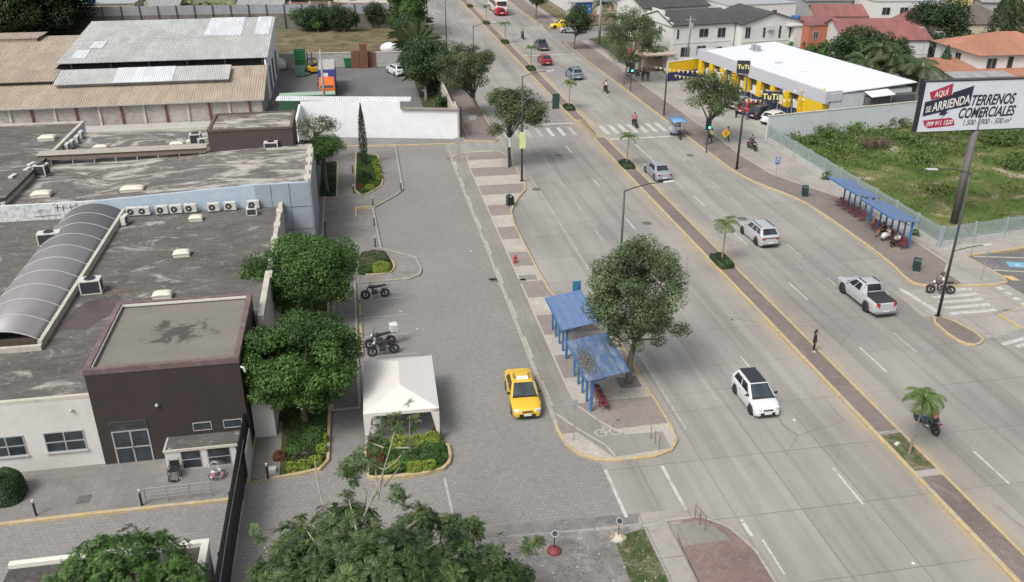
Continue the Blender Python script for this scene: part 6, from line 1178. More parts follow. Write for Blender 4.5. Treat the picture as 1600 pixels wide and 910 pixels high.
x, y = at(456, 106); skip(x, y+1, 0, 2.4, 1.4, 1.4, 'wide dark green bin against the yard wall'); x, y = at(470, 117); skip(x, y-1.2, 0, 1.5, 1.3, 1.5, 'grey-green bin in front of the green stack', mat('bin_greygreen', (.12, .2, .17), .6))
x, y = at(545, 105); skip(x, y, 0, 1.4, 1.3, 1.5, 'single green bin left of the pallet stacks')
M_wood = mat('pallet_wood', (.20, .10, .06), .8, .3, 5)
def pallets(u, v, n, label):
 x, y = at(u, v); t = T('pallet_stack', label, 'pallets', (x, y, 0), R_(3), 'pallet stacks along the yard wall')
 for k in range(n):
  mb = MB(); z = k*.16
  for j in range(3): mb.bb(-.6, .6, -.5+j*.45, -.4+j*.45, z, z+.09)
  for j in range(5): mb.bb(-.6+j*.27, -.48+j*.27, -.5, .5, z+.09, z+.115)
  mb.build('pallet', M_wood, t)
pallets(556, 106, 17, 'leftmost tall stack of brown wooden pallets'); pallets(569, 106, 24, 'tallest stack of brown wooden pallets in the yard'); pallets(582, 104, 15, 'pallet stack right of the tallest one'); pallets(592, 103, 8, 'low pallet stack nearest the white car'); pallets(600, 101, 6, 'lowest pallet pile, at the right end')
x, y = at(441, 110); t = T('white_bale', 'big white wrapped bales beside the warehouse end wall', 'bales', (x-.6, y+1, 0)); MB().ball((0, 0, .8), (1.3, 1.0, .95), 12, 8).build('bale', M_wwall, t, smooth=True); MB().ball((.5, -.9, .6), (.9, .8, .7), 12, 8).build('bale', M_acw, t, smooth=True)
x, y = at(612, 100); t = T('white_bale', 'white tarpaulin bundle on the back wall beside the fan palms', 'bales', (x, y+2, 1.2)); MB().ball((0, 0, .9), (1.7, 1.1, 1.0), 12, 8).build('bale', M_cwhite, t, smooth=True); MB().bb(-1.2, 1.2, -.8, .8, -1.2, .1).build('base', M_cream, t)
t = T('green_trailer', 'long low dark green container just behind the white compound wall', 'container', (-5.6, 111.0, 0), R_(2)); MB().bb(-3.6, 3.3, -1, 1, 0, 3.2).build('body', mat('dark_green_steel', (.02, .07, .035), .5, .15), t, bevel=.04); MB().bb(-3.5, 3.2, -.9, .9, 3.2, 3.25).build('top', mat('pale_green_top', (.26, .36, .28), .6, .1), t)
# ---------------------------------------------------------------- two-wheelers
def motorbike(label, loc, rz, col, accent=None, cat='motorcycle', group=None, box=False, lean=0):
 t = T('motorcycle', label, cat, loc, rz, group)
 for y, r in ((.66, .30), (-.62, .30)):
  wo_ = MB().cyl((0, y, r), .06, .16, 10, axis='X').build('wheel', M_rimd, t); MB().torus((0, y, r), r-.055, .068, 'X', 22, 7).build('tyre', M_tyre, wo_, smooth=True)
  mb = MB().torus((0, y, r), r-.1, .014, 'X', 20, 5)
  for i in range(5): a = 2*math.pi*i/5; mb.tube([(0, y, r), (0, y+math.cos(a)*(r-.1), r+math.sin(a)*(r-.1))], .014, 4)
  mb.build('rim', accent or M_rimd, wo_)
 mb = MB()
 for s in (-1, 1): mb.tube([(s*.07, .66, .30), (s*.07, .42, .92)], .022, 6); mb.tube([(s*.07, -.62, .30), (s*.1, -.1, .42)], .02, 6); mb.tube([(s*.1, -.58, .36), (s*.11, -.42, .72)], .02, 6)
 mb.tube([(0, .4, .88), (0, .1, .55), (0, -.1, .42)], .03, 6); mb.tube([(0, .4, .85), (0, -.05, .74), (0, -.75, .82)], .028, 6); mb.build('frame', M_blackp, t)
 MB().bb(-.13, .13, -.12, .26, .28, .6).build('engine', mat('engine_metal', (.10, .10, .105), .45, .2, 6, .5), t, bevel=.04)
 MB().ball((0, .18, .82), (.14, .27, .13), 12, 8).build('fuel_tank', col, t, smooth=True)
 mb = MB(); mb.add([(-.12, .02, .78), (.12, .02, .78), (.1, -.7, .86), (-.1, -.7, .86), (-.11, .02, .86), (.11, .02, .86), (.08, -.7, .93), (-.08, -.7, .93)], [(0,3,2,1), (4,5,6,7), (0,1,5,4), (1,2,6,5), (2,3,7,6), (3,0,4,7)]); mb.build('seat', M_blackp, t, bevel=.03)
 mb = MB().tube([(-.34, .25, 1.0), (-.2, .36, 1.0), (0, .4, .96), (.2, .36, 1.0), (.34, .25, 1.0)], .018, 6); mb.build('handlebar', M_blackp, t)
 MB().ball((0, .52, .86), (.09, .08, .1), 10, 8).build('headlight', M_lampw, t); MB().box((0, -.86, .78), (.14, .06, .07)).build('tail_light', M_lampr, t)
 mb = MB(); n = 8
 for y, a0, a1 in ((.66, 20, 150), (-.62, 20, 120)):
  pts = [(0, y+.36*math.cos(R_(a0+(a1-a0)*i/n)), .30+.36*math.sin(R_(a0+(a1-a0)*i/n))) for i in range(n+1)]
  for i in range(n): p, q = Vector(pts[i]), Vector(pts[i+1]); mb.add([p-Vector((.06, 0, 0)), p+Vector((.06, 0, 0)), q+Vector((.06, 0, 0)), q-Vector((.06, 0, 0))], [(0, 1, 2, 3)])
 mb.build('mudguard', col, t); MB().tube([(.13, .2, .32), (.15, -.1, .26), (.16, -.75, .42)], [.025, .03, .045], 8).build('exhaust', M_rimm, t)
 for s in (-1, 1): MB().tube([(s*.24, .32, 1.0), (s*.28, .28, 1.14)], .01, 5).ball((s*.29, .28, 1.17), (.06, .015, .04), 8, 6).build('mirror', M_blackp, t)
 if box:
  o_ = MB().bb(-.24, .24, -1.05, -.58, .92, 1.38).build('top_box', M_cwhite, t, bevel=.03)
 t.scale = (1.1,)*3; return t
def mtwo(ur, vr, uf, vf):
 a, b_ = G(ur, vr), G(uf, vf); d = (b_-a).normalized(); c = (a+b_)/2; return (c.x, c.y, 0), math.atan2(-d.x, d.y)
M_mblack = paint('bike_black', (.02, .02, .024)); M_mred = paint('bike_red', (.3, .02, .02)); M_mwhite = paint('bike_white', (.6, .6, .6)); M_rimred = mat('red_rim', (.16, .03, .04), .4)
lo, rz_ = mtwo(601, 464, 574, 467); motorbike('black and white motorcycle parked by the round planter', lo, rz_, M_mblack)
lo, rz_ = mtwo(611, 539, 580, 545); motorbike('parked motorcycle with white delivery top box, behind another one', lo, rz_, M_mblack, box=True)
lo, rz_ = mtwo(616, 552, 584, 557); motorbike('parked black motorcycle with dark red wheels, nearest the white marquee', lo, rz_, M_mblack, M_rimred)
x, y = at(1060/1.0, 0) if 0 else at(667, 152); motorbike('white motorcycle parked in the shade behind the roadside wall', (x, y, 0), R_(80), M_mwhite)
x, y = at(985, 121); motorbike('motorcycle parked under the far pavement tree, left one', (x+.4, y, .12), R_(80), M_mblack); motorbike('motorcycle parked behind the traffic light pole', (x+2.0, y+1.4, .12), R_(95), M_cgrey)
BIKES = {}
for key, args, col, l in (('corner', (1483, 460, 1454.5, 458.5), M_mblack, 'black motorcycle ridden out of the side street past the lamp post'), ('palm', (1459, 679.5, 1434, 659), M_mblack, 'motorcycle carrying two people beside the nearest palm'),):
 lo, rz_ = mtwo(*args); BIKES[key] = (lo, rz_); motorbike(l, lo, rz_, col)
for key, (u, v), rz_, col, l in (('cross', (994, 200), 0, M_mred, 'motorcycle riding over the zebra crossing'), ('mid', (948, 146), 0, M_mred, 'motorcycle ridden away beyond the crossing, right of the slate grey car'), ('far', (817.5, 62), 3, M_mblack, 'small distant motorcycle near the far stop line'), ('fore', (1178, 238), 6, M_mred, 'red motorcycle standing on the forecourt by the fence')):
 x, y = at(u, v); z = .124 if key == 'fore' else 0; BIKES[key] = ((x, y+.6, z), R_(rz_)); motorbike(l, (x, y+.6, z), R_(rz_), col)
# three-wheeled taxi
x, y = at(1064, 219); t = T('motor_tricycle', 'three-wheeled motor taxi with blue canopy by the kerb', 'tricycle', (x, y+1.1, 0), R_(-4)); TRI = (x, y+1.1)
MB().ball((0, -.2, .85), (.16, .3, .14), 10, 8).build('fuel_tank', M_mblack, t)
for wx, wy_ in ((0, -1.0), (-.55, .95), (.55, .95)): MB().torus((wx, wy_, .28), .23, .06, 'X', 20, 7).cyl((wx, wy_, .28), .05, .14, 8, axis='X').build('wheel', M_tyre, t)
MB().bb(-.7, .7, .25, 1.55, .45, .62).build('platform', M_cgrey, t, bevel=.03); mb = MB()
for sx in (-.66, .66):
 for yy in (.3, 1.5, -.6): mb.tube([(sx, yy, .6 if yy > 0 else 1.3), (sx, yy, 2.0)], .022, 6)
mb.tube([(-.66, -.6, 1.3), (0, -.6, .9), (.66, -.6, 1.3)], .02, 6); mb.build('frame', M_rimm, t)
MB().bb(-.7, .7, .9, 1.5, .6, 1.0).build('bench', M_acw, t, bevel=.04); M_canv = mat('canopy_blue', (.13, .27, .45), .6, .1, 2)
mb = MB(); n = 8; vs = []; fs = []
for i in range(n+1):
 a = -1+2*i/n; vs += [(a*.85, -1.0, 2.02+.1*(1-a*a)), (a*.85, 1.75, 2.02+.1*(1-a*a))]
for i in range(n): fs.append((2*i, 2*i+2, 2*i+3, 2*i+1))
mb.add(vs, fs); o_ = mb.build('canopy', M_canv, t, smooth=True); o_.modifiers.new('s', 'SOLIDIFY').thickness = .03; MB().bb(-.7, .7, 1.52, 1.56, .6, 2.0).build('back_panel', glass('clear_plastic', (.3, .32, .34), .3), t); MB().tube([(-.35, -.75, 1.0), (0, -.85, 1.0), (.35, -.75, 1.0)], .02, 6).build('handlebar', M_blackp, t)
# ================================================================ PEOPLE
M_skin = mat('skin_brown', (.22, .115, .07), .6, .06); M_skin2 = mat('skin_tan', (.30, .17, .11), .6, .06); M_hair = mat('hair_black', (.012, .010, .010), .6, .1)
def cloth(name, c): return mat('cloth_'+name, c, .85, .12, 6)
CL = {k: cloth(k, v) for k, v in dict(black=(.012, .012, .014), white=(.58, .58, .57), navy=(.02, .03, .07), jeans=(.06, .11, .24), red=(.38, .03, .06), grey=(.2, .2, .21), hiviz=(.55, .62, .05), orange=(.6, .18, .03), brown=(.12, .07, .04), darkgreen=(.03, .08, .06), pink=(.45, .12, .16)).items()}
M_shoew = mat('shoe_white', (.6, .6, .6), .6); M_shoeb = mat('shoe_dark', (.03, .03, .03), .6)
POSES = {}
def joints(kind):
 S = 1.0; j = {}
 if kind in ('stand', 'walk'):
  st = .0 if kind == 'stand' else .22
  j = dict(pel=(0, 0, .92), waist=(0, .0, 1.06), chest=(0, .01, 1.28), neck=(0, 0, 1.43), head=(0, .015, 1.50))
  for s, n in ((-1, 'l'), (1, 'r')):
   j['hip'+n] = (s*.09, 0, .86); j['knee'+n] = (s*.095, s*st*.5+.02, .48); j['ank'+n] = (s*.1, s*st-.02, .08); j['toe'+n] = (s*.11, s*st+.13, .035)
   j['sh'+n] = (s*.17, 0, 1.37); j['elb'+n] = (s*.215, -.02-s*st*.4, 1.10); j['wr'+n] = (s*.215, .05-s*st*.9, .86)
 elif kind == 'ride':
  j = dict(pel=(0, -.12, .92), waist=(0, -.08, 1.06), chest=(0, .02, 1.27), neck=(0, .08, 1.42), head=(0, .11, 1.49))
  for s, n in ((-1, 'l'), (1, 'r')):
   j['hip'+n] = (s*.1, -.1, .88); j['knee'+n] = (s*.2, .28, .74); j['ank'+n] = (s*.17, .08, .36); j['toe'+n] = (s*.18, .22, .31)
   j['sh'+n] = (s*.18, .06, 1.36); j['elb'+n] = (s*.27, .17, 1.12); j['wr'+n] = (s*.31, .34, 1.04)
 elif kind == 'pillion':
  j = dict(pel=(0, -.1, .95), waist=(0, -.08, 1.09), chest=(0, -.03, 1.3), neck=(0, 0, 1.45), head=(0, .03, 1.52))
  for s, n in ((-1, 'l'), (1, 'r')):
   j['hip'+n] = (s*.1, -.08, .91); j['knee'+n] = (s*.22, .25, .78); j['ank'+n] = (s*.2, .1, .42); j['toe'+n] = (s*.21, .23, .38)
   j['sh'+n] = (s*.17, 0, 1.38); j['elb'+n] = (s*.24, .12, 1.15); j['wr'+n] = (s*.15, .32, 1.1)
 elif kind == 'sit':
  j = dict(pel=(0, -.05, .53), waist=(0, -.05, .67), chest=(0, -.01, .88), neck=(0, .03, 1.03), head=(0, .06, 1.10))
  for s, n in ((-1, 'l'), (1, 'r')):
   j['hip'+n] = (s*.09, -.02, .50); j['knee'+n] = (s*.1, .40, .48); j['ank'+n] = (s*.09, .42, .08); j['toe'+n] = (s*.1, .56, .035)
   j['sh'+n] = (s*.16, 0, .97); j['elb'+n] = (s*.21, .08, .72); j['wr'+n] = (s*.1, .28, .62)
 return {k: Vector(v) for k, v in j.items()}
def skinmesh(pts, edges, rad, sub=1):
 me = bpy.data.meshes.new('sk'); me.from_pydata(pts, edges, []); o = bpy.data.objects.new('sk', me); COL.objects.link(o); o.modifiers.new('s', 'SKIN').use_smooth_shade = True
 sv = me.skin_vertices[0].data if me.skin_vertices else None
 if sv is None:
  bm = bmesh.new(); bm.from_mesh(me); bm.verts.layers.skin.verify(); bm.to_mesh(me); bm.free(); sv = me.skin_vertices[0].data
 for i, r in enumerate(rad): sv[i].radius = (r, r) if not hasattr(r, '__len__') else r; sv[i].use_root = (i == 0)
 u = o.modifiers.new('u', 'SUBSURF'); u.levels = u.render_levels = sub
 dg = bpy.context.evaluated_depsgraph_get(); m2 = bpy.data.meshes.new_from_object(o.evaluated_get(dg)); bpy.data.objects.remove(o); bpy.data.meshes.remove(me); return m2
def to_mb(me):
 mb = MB(); mb.add([tuple(v.co) for v in me.vertices], [tuple(p.vertices) for p in me.polygons]); return mb
def chain(j, spec):
 names = [];
 for a, b_, _ in spec:
  for n in (a, b_):
   if n not in names: names.append(n)
 return names
def build_pose(kind):
 j = joints(kind); R = dict(pel=.115, waist=.105, chest=.125, neck=.05, head=.055)
 for n in 'lr': R.update({'hip'+n: .085, 'knee'+n: .055, 'ank'+n: .037, 'toe'+n: .034, 'sh'+n: .055, 'elb'+n: .04, 'wr'+n: .027})
 E = [('pel', 'waist'), ('waist', 'chest'), ('chest', 'neck'), ('neck', 'head')]
 for n in 'lr': E += [('pel', 'hip'+n), ('hip'+n, 'knee'+n), ('knee'+n, 'ank'+n), ('ank'+n, 'toe'+n), ('chest', 'sh'+n), ('sh'+n, 'elb'+n), ('elb'+n, 'wr'+n)]
 names = ['pel']+[k for k in j if k != 'pel']; ix = {k: i for i, k in enumerate(names)}
 mb = to_mb(skinmesh([j[k] for k in names], [(ix[a], ix[b_]) for a, b_ in E], [R[k] for k in names]))
 hc = j['head']+Vector((0, .015, .12)); mb.ball(hc, (.078, .095, .115), 14, 10); mb.ball(hc+Vector((0, .04, -.06)), (.055, .055, .055), 10, 6); mb.ball(hc+Vector((0, .098, -.012)), (.014, .022, .022), 6, 5)
 for s in (-1, 1): mb.ball(hc+Vector((s*.08, 0, -.01)), (.012, .02, .03), 6, 5)
 for n, s in (('l', -1), ('r', 1)):
  d = (j['wr'+n]-j['elb'+n]).normalized(); side = Vector((0, 1, 0)) if abs(d.z) > .6 else Vector((1, 0, 0)); side = (side-d*side.dot(d)).normalized(); pn = d.cross(side); w = j['wr'+n]
  mb.tube([w, w+d*.045, w+d*.085], [.022, .036, .034], 8)
  for i, ln in enumerate((.062, .075, .07, .055)): b0 = w+d*.08+side*(.026-.0175*i); mb.tube([b0, b0+d*ln*.5, b0+d*ln*.85+pn*s*.015], [.009, .008, .006], 5)
  b0 = w+d*.03+side*.03; mb.tube([b0, b0+d*.03+side*.02, b0+d*.06+side*.022], [.011, .009, .007], 5)
 out = {'body': mb}
 def sub(edges, r, dr, sb=1):
  nm = []
  for e in edges:
   for k in e:
    if k not in nm: nm.append(k)
  rr = [(r.get(k, R.get(k, .05))+dr) for k in nm]; i2 = {k: i for i, k in enumerate(nm)}; return to_mb(skinmesh([JJ[k] for k in nm], [(i2[a], i2[b_]) for a, b_ in edges], rr, sb))
 JJ = dict(j)
 for n in 'lr': JJ['slv'+n] = j['sh'+n].lerp(j['elb'+n], .75); JJ['cuf'+n] = j['knee'+n].lerp(j['ank'+n], .88); JJ['shc'+n] = j['hip'+n].lerp(j['knee'+n], .85); JJ['low'+n] = j['elb'+n].lerp(j['wr'+n], .9)
 JJ['hem'] = j['pel']+(j['pel']-j['waist'])*.15; JJ['col'] = j['chest'].lerp(j['neck'], .6)
 sh = [('chest', 'waist'), ('waist', 'hem'), ('chest', 'col')]; out['shirt'] = sub(sh+[('chest', 'shl'), ('chest', 'shr'), ('shl', 'slvl'), ('shr', 'slvr')], dict(slvl=.05, slvr=.05, hem=.12, col=.06), .018)
 out['jacket'] = sub(sh+[('chest', 'shl'), ('chest', 'shr'), ('shl', 'elbl'), ('shr', 'elbr'), ('elbl', 'lowl'), ('elbr', 'lowr')], dict(lowl=.032, lowr=.032, hem=.12, col=.06), .018)
 out['trousers'] = sub([('pel', 'hipl'), ('pel', 'hipr'), ('hipl', 'kneel'), ('hipr', 'kneer'), ('kneel', 'cufl'), ('kneer', 'cufr')], dict(cufl=.045, cufr=.045), .016)
 out['shorts'] = sub([('pel', 'hipl'), ('pel', 'hipr'), ('hipl', 'shcl'), ('hipr', 'shcr')], dict(shcl=.07, shcr=.07), .018)
 mb = MB()
 for n in 'lr': a, b_ = j['ank'+n], j['toe'+n]; mb.tube([a+(a-b_)*.35-Vector((0, 0, .03)), a.lerp(b_, .4)-Vector((0, 0, .01)), b_+(b_-a)*.2], [.04, .05, .035], 8)
 out['shoes'] = mb
 mb = MB().ball(hc+Vector((0, -.02, .025)), (.09, .098, .112), 14, 10); out['hair'] = mb
 mb = MB().ball(hc+Vector((0, -.02, .025)), (.09, .098, .112), 14, 10); mb.tube([hc+Vector((0, -.07, .0)), hc+Vector((0, -.10, -.12)), hc+Vector((0, -.10, -.28))], [.075, .07, .04], 8); out['longhair'] = mb
 mb = MB().ball(hc+Vector((0, -.01, .015)), (.128, .145, .135), 14, 10); out['helmet'] = mb
 b_ = j['chest']; mb = MB().ball(b_+Vector((0, -.18, -.05)), (.15, .09, .22), 12, 8); out['backpack'] = mb
 mb = MB(); k_ = j['pel']
 if kind == 'sit': mb.tube([j['waist'], j['pel']+Vector((0, .02, .02)), (j['kneel']+j['kneer'])/2+Vector((0, .02, .02)), (j['kneel']+j['kneer'])/2+Vector((0, .04, -.2))], [.13, .2, .21, .24], 12)
 else: mb.tube([j['waist'], k_, k_-Vector((0, 0, .4))], [.12, .17, .22], 12)
 out['skirt'] = mb
 me = {}
 for k, m_ in out.items():
  d = bpy.data.meshes.new(k); d.from_pydata(m_.v, [], m_.f); d.polygons.foreach_set('use_smooth', [True]*len(m_.f)); d.update(); me[k] = d
 return me
def person(label, loc, rz, pose, wear, scale=1.0, skin=None, group=None):
 """wear: dict part -> material"""
 if pose not in POSES: POSES[pose] = build_pose(pose)
 me = POSES[pose]; t = T('person', label, 'person', loc, rz, group); t.scale = (scale,)*3
 for k, m_ in [('body', skin or M_skin)]+list(wear.items()):
  d = me[k].copy(); d.materials.append(m_); nm = {'longhair': 'hair', 'jacket': 'jacket'}.get(k, k); o = bpy.data.objects.new(nm, d); COL.objects.link(o); o.parent = t
 return t
C = CL; Hh_, SB, SW = M_hair, M_shoeb, M_shoew
x, y = at(1270, 553); person('person in black clothes and white shoes standing on the median kerb', (x, y, .15), R_(-120), 'stand', dict(jacket=C['black'], trousers=C['black'], longhair=Hh_, shoes=SW), .93)
x, y = at(1004, 129); person('person in black seen from behind, left of a pair on the store approach', (x, y, .12), R_(-20), 'walk', dict(jacket=C['black'], trousers=C['black'], hair=Hh_, shoes=SB))
x, y = at(1011.5, 129); person('person in black seen from behind, right of a pair on the store approach', (x, y, .12), R_(-20), 'walk', dict(jacket=C['black'], trousers=C['black'], hair=Hh_, shoes=SB))
x, y = at(1111, 226); person('person in lime high-visibility vest beside the green traffic light', (x, y, .13), R_(40), 'stand', dict(shirt=C['hiviz'], trousers=C['darkgreen'], hair=Hh_, shoes=SB))
x, y = at(1136, 223); person('person in dark trousers and orange top behind the yellow warning sign', (x, y, .13), R_(60), 'walk', dict(shirt=C['orange'], trousers=C['black'], hair=Hh_, shoes=SB))
x, y = at(1150, 185); person('person in dark clothes by the street tree in front of the store', (x, y, .06), R_(20), 'stand', dict(shirt=C['grey'], trousers=C['black'], hair=Hh_, shoes=SB))
x, y = at(1166, 188); person('person in red shirt and jeans beside the parked cars', (x, y, .06), R_(-30), 'stand', dict(shirt=C['red'], trousers=C['jeans'], hair=Hh_, shoes=SB))
x, y = at(701, 116); person('person in black walking on the pavement behind the wide street tree', (x, y, .13), R_(10), 'walk', dict(jacket=C['black'], trousers=C['black'], hair=Hh_, shoes=SB))
lo, rz_ = BIKES['corner']; person('motorcycle rider with white shirt, black helmet and backpack by the lamp post', (lo[0], lo[1], 0), rz_, 'ride', dict(shirt=C['white'], trousers=C['grey'], helmet=M_mblack, backpack=C['black'], shoes=SB))
lo, rz_ = BIKES['palm']; person('rider in brown top and blue jeans, in front on the bike by the palm', lo, rz_, 'ride', dict(shirt=C['brown'], trousers=C['jeans'], hair=Hh_, shoes=SB)); d = Vector((-math.sin(rz_), math.cos(rz_)))
person('passenger in pinkish red shirt on the motorcycle by the palm', (lo[0]-d.x*.42, lo[1]-d.y*.42, 0), rz_, 'pillion', dict(shirt=C['pink'], trousers=C['darkgreen'], helmet=CL['grey'], shoes=SW))
for k, w, l in (('cross', dict(shirt=C['pink'], trousers=C['navy'], hair=Hh_, shoes=SB), 'rider in pink shirt crossing the zebra stripes'), ('mid', dict(shirt=C['red'], trousers=C['black'], helmet=M_mblack, backpack=C['white'], shoes=SB), 'rider in red with white bag, right of the slate grey car'), ('far', dict(jacket=C['black'], trousers=C['black'], helmet=M_mblack, shoes=SB), 'distant rider all in black near the far stop line'), ('fore', dict(jacket=C['navy'], trousers=C['brown'], hair=Hh_, shoes=SB), 'rider in dark blue jacket on the red motorcycle by the fence')):
 lo, rz_ = BIKES[k]; person(l, lo, rz_, 'ride', w)
person('driver in white shirt under the blue canopy of the motor tricycle', (TRI[0], TRI[1]-.35, -.05), R_(176), 'ride', dict(shirt=C['white'], trousers=C['navy'], hair=Hh_, shoes=SB))
x, y = at(484, 112); person('worker in high-visibility vest standing beside the forklift', (x+.9, y+1.2, 0), R_(160), 'stand', dict(shirt=C['hiviz'], trousers=C['navy'], hair=Hh_, shoes=SB))
SEATED = [('woman in dark dress sitting at the far end of the shelter bench row', dict(shirt=C['black'], shorts=C['black'], longhair=Hh_, shoes=SB), 43.05, 62.6, 1.0), ('woman in white top and skirt sitting in the middle at the bus shelter', dict(shirt=C['white'], skirt=C['white'], hair=Hh_, shoes=SB), 43.05, 61.7, 1.0), ('woman in white top with dark skirt sitting nearest the shelter end', dict(shirt=C['white'], skirt=C['black'], longhair=Hh_, shoes=SB), 43.05, 60.3, 1.0)]
for l, w, x, y, s in SEATED: person(l, (x, y, .13), R_(90), 'sit', w, s, M_skin2)
person('small child in white sitting on a lap at the bus shelter', (42.78, 60.3, .42), R_(90), 'sit', dict(shirt=C['white'], shorts=C['hiviz'] if 0 else C['white'], hair=Hh_, shoes=SB), .58, M_skin2)
# ================================================================ STREET FURNITURE
M_shb = mat('shelter_blue', (.04, .14, .32), .45, .1, 3); M_shr = mat('shelter_roof_blue', (.105, .165, .30), .45, .08, 2, dirt=(.20, .24, .34), dirt_amt=.5, dscale=.8, stretch=(2.5, .6, 1)); M_shr2 = mat('shelter_roof_dusty', (.075, .12, .21), .5, .12, 2, dirt=(.22, .25, .30), dirt_amt=.8, dscale=1.2, stretch=(3, .7, 1))
M_seat = mat('seat_red', (.15, .028, .034), .5, .15); M_green_d = mat('dark_green_paint', (.015, .035, .035), .45, .1); M_galv = mat('galvanised', (.32, .33, .34), .4, .1, 3, .4)
M_pole = mat('dark_pole', (.035, .04, .045), .5, .2, 3)
def shelter(label, x0, x1, y0, y1, side, z=0.13, rm=None, ny=5, hl=2.25, hh=2.6, debris=False):
 """cantilever bus shelter; side=+1 roof reaches towards +x from posts near x0, -1 the mirror"""
 t = T('bus_shelter', label, 'bus shelter', ((x0+x1)/2, y0, z)); cx = (x0+x1)/2; ln = y1-y0
 px = (x0+.45-cx) if side > 0 else (x1-.35-cx); a, b_ = x0-cx, x1-cx; za, zb = (hl, hh+.05) if side > 0 else (hh+.05, hl)
 mb = MB(); mb.plate((a, 0, za), (b_, 0, zb), (b_, ln, zb), (a, ln, za), .05)
 mb.build('roof', rm or M_shr, t)
 mb = MB()
 for i in range(1, 5): f = i/5; x = a+(b_-a)*f; zz = za+(zb-za)*f; mb.bb(x-.015, x+.015, .02, ln-.02, zz+.002, zz+.025)
 mb.build('roof_seam', rm or M_shr, t)
 MB().box((a, ln/2, za-.05), (.06, ln, .13)).build('edge_beam', M_shb, t); MB().box((b_, ln/2, zb-.05), (.06, ln, .13)).build('edge_beam', M_shb, t)
 for i in range(ny):
  y = .35+(ln-.7)*i/(ny-1); zp = za+(zb-za)*(px-a)/(b_-a); r = .075 if i in (0,) else .055
  MB().bb(px-r, px+r, y-r, y+r, 0, zp-.06).build('post', M_shb, t)
 for y in (.35, ln/2, ln-.35):
  e = b_-.15 if side > 0 else a+.15; ze = zb if side > 0 else za; f = .4
  mb = MB().tube([(px, y, (za if side > 0 else zb)-.42), (px+(e-px)*.9, y, ze-.1)], .045, 6); mb.tube([(px, y, (za if side > 0 else zb)-.06), (e, y, ze-.08)], .04, 6); mb.build('bracket', M_shb, t)
 if debris:
  rs = np.random.RandomState(9); n = 900; q = rs.normal(size=(n, 2))*np.array([.26, .75])+np.array([a+.5, 1.9]); q[:, 0] = np.clip(q[:, 0], a+.02, b_-.1); q[:, 1] = np.clip(q[:, 1], .05, ln-.1)
  C_ = np.stack([q[:, 0], q[:, 1], za+(zb-za)*(q[:, 0]-a)/(b_-a)+.03+rs.random(n)*.03], 1); Nn = rs.normal(size=(n, 3))*.4+np.array([0, 0, 1]); Nn /= np.linalg.norm(Nn, axis=1, keepdims=True)
  V, F, tt = leaf_mesh(C_, Nn, .09*rs.uniform(.6, 1.4, n), rs.random(n), rs); tag(np_obj('dry_leaves', V, F, tt, leafmat('dry_leaf', (.10, .085, .06), (.24, .21, .16)), t), kind='stuff')
 return t
shelter('blue cantilever bus shelter on the plaza, the clean far one with the teal panel', 11.5, 13.85, 46.7, 51.4, 1)
shelter('blue cantilever bus shelter on the plaza with dry leaves on its roof, nearest the tree', 11.5, 13.95, 40.6, 45.3, 1, rm=M_shr2, debris=True)
shelter('blue bus shelter by the grass lot with empty red seats', 42.15, 44.3, 65.7, 71.0, -1, ny=6); shelter('blue bus shelter by the grass lot with seated people', 41.7, 44.1, 59.5, 64.6, -1, ny=6, hl=2.35, hh=2.75)
def seat(loc, rz, label, w=.5):
 t = T('seat', label, 'seat', loc, rz, 'red seats at the bus shelters'); mb = MB().bb(-w/2, w/2, -.22, .22, .40, .45); mb.build('seat_pad', M_seat, t, bevel=.02)
 MB().box((0, -.24, .68), (w, .04, .34), rx=R_(8)).build('backrest', M_seat, t, bevel=.02)
 mb = MB()
 for s in (-1, 1): mb.tube([(s*w*.42, -.2, 0), (s*w*.42, -.22, .42), (s*w*.42, -.26, .8)], .018, 6); mb.tube([(s*w*.42, .2, 0), (s*w*.42, .2, .42), (s*w*.42, -.2, .42)], .018, 6)
 mb.build('legs', M_seat, t); return t
ords = ['nearest', 'second', 'third', 'fourth', 'farthest']
for i in range(5):
 seat((43.15, 66.2+i*.98, .13), R_(90), 'red seat under the farther shelter by the lot, %s one from the camera' % ords[i])
for i, (y, l) in enumerate(((60.3, 'red seat under the seated woman nearest the shelter end'), (61.7, 'red seat under the woman in white skirt'), (62.6, 'red seat under the woman in dark dress'), (63.3, 'empty red seat just beyond the seated women'), (64.2, 'last empty red seat beyond the seated women'), (59.75, 'empty red seat at the near end of the occupied shelter'))): seat((43.15, y, .13), R_(90), l)
for i in range(4): seat((12.75, 41.0+i*.62, .13), R_(-90), 'red plaza shelter seat under the leaf-strewn roof, %s one from the camera' % ords[i])
t = T('route_totem', 'teal route panel standing behind the far plaza bus shelter', 'sign', (13.75, 51.9, .13)); MB().bb(-.05, .05, -.05, .05, 0, 2.3).build('post', M_shb, t); MB().bb(-.28, .28, -.05, .05, 2.3, 3.05).build('panel', mat('teal_panel', (.03, .16, .24), .4), t, bevel=.02); MB().bb(-.1, .1, -.06, -.05, 2.45, 2.9).build('stripe', M_shb, t)
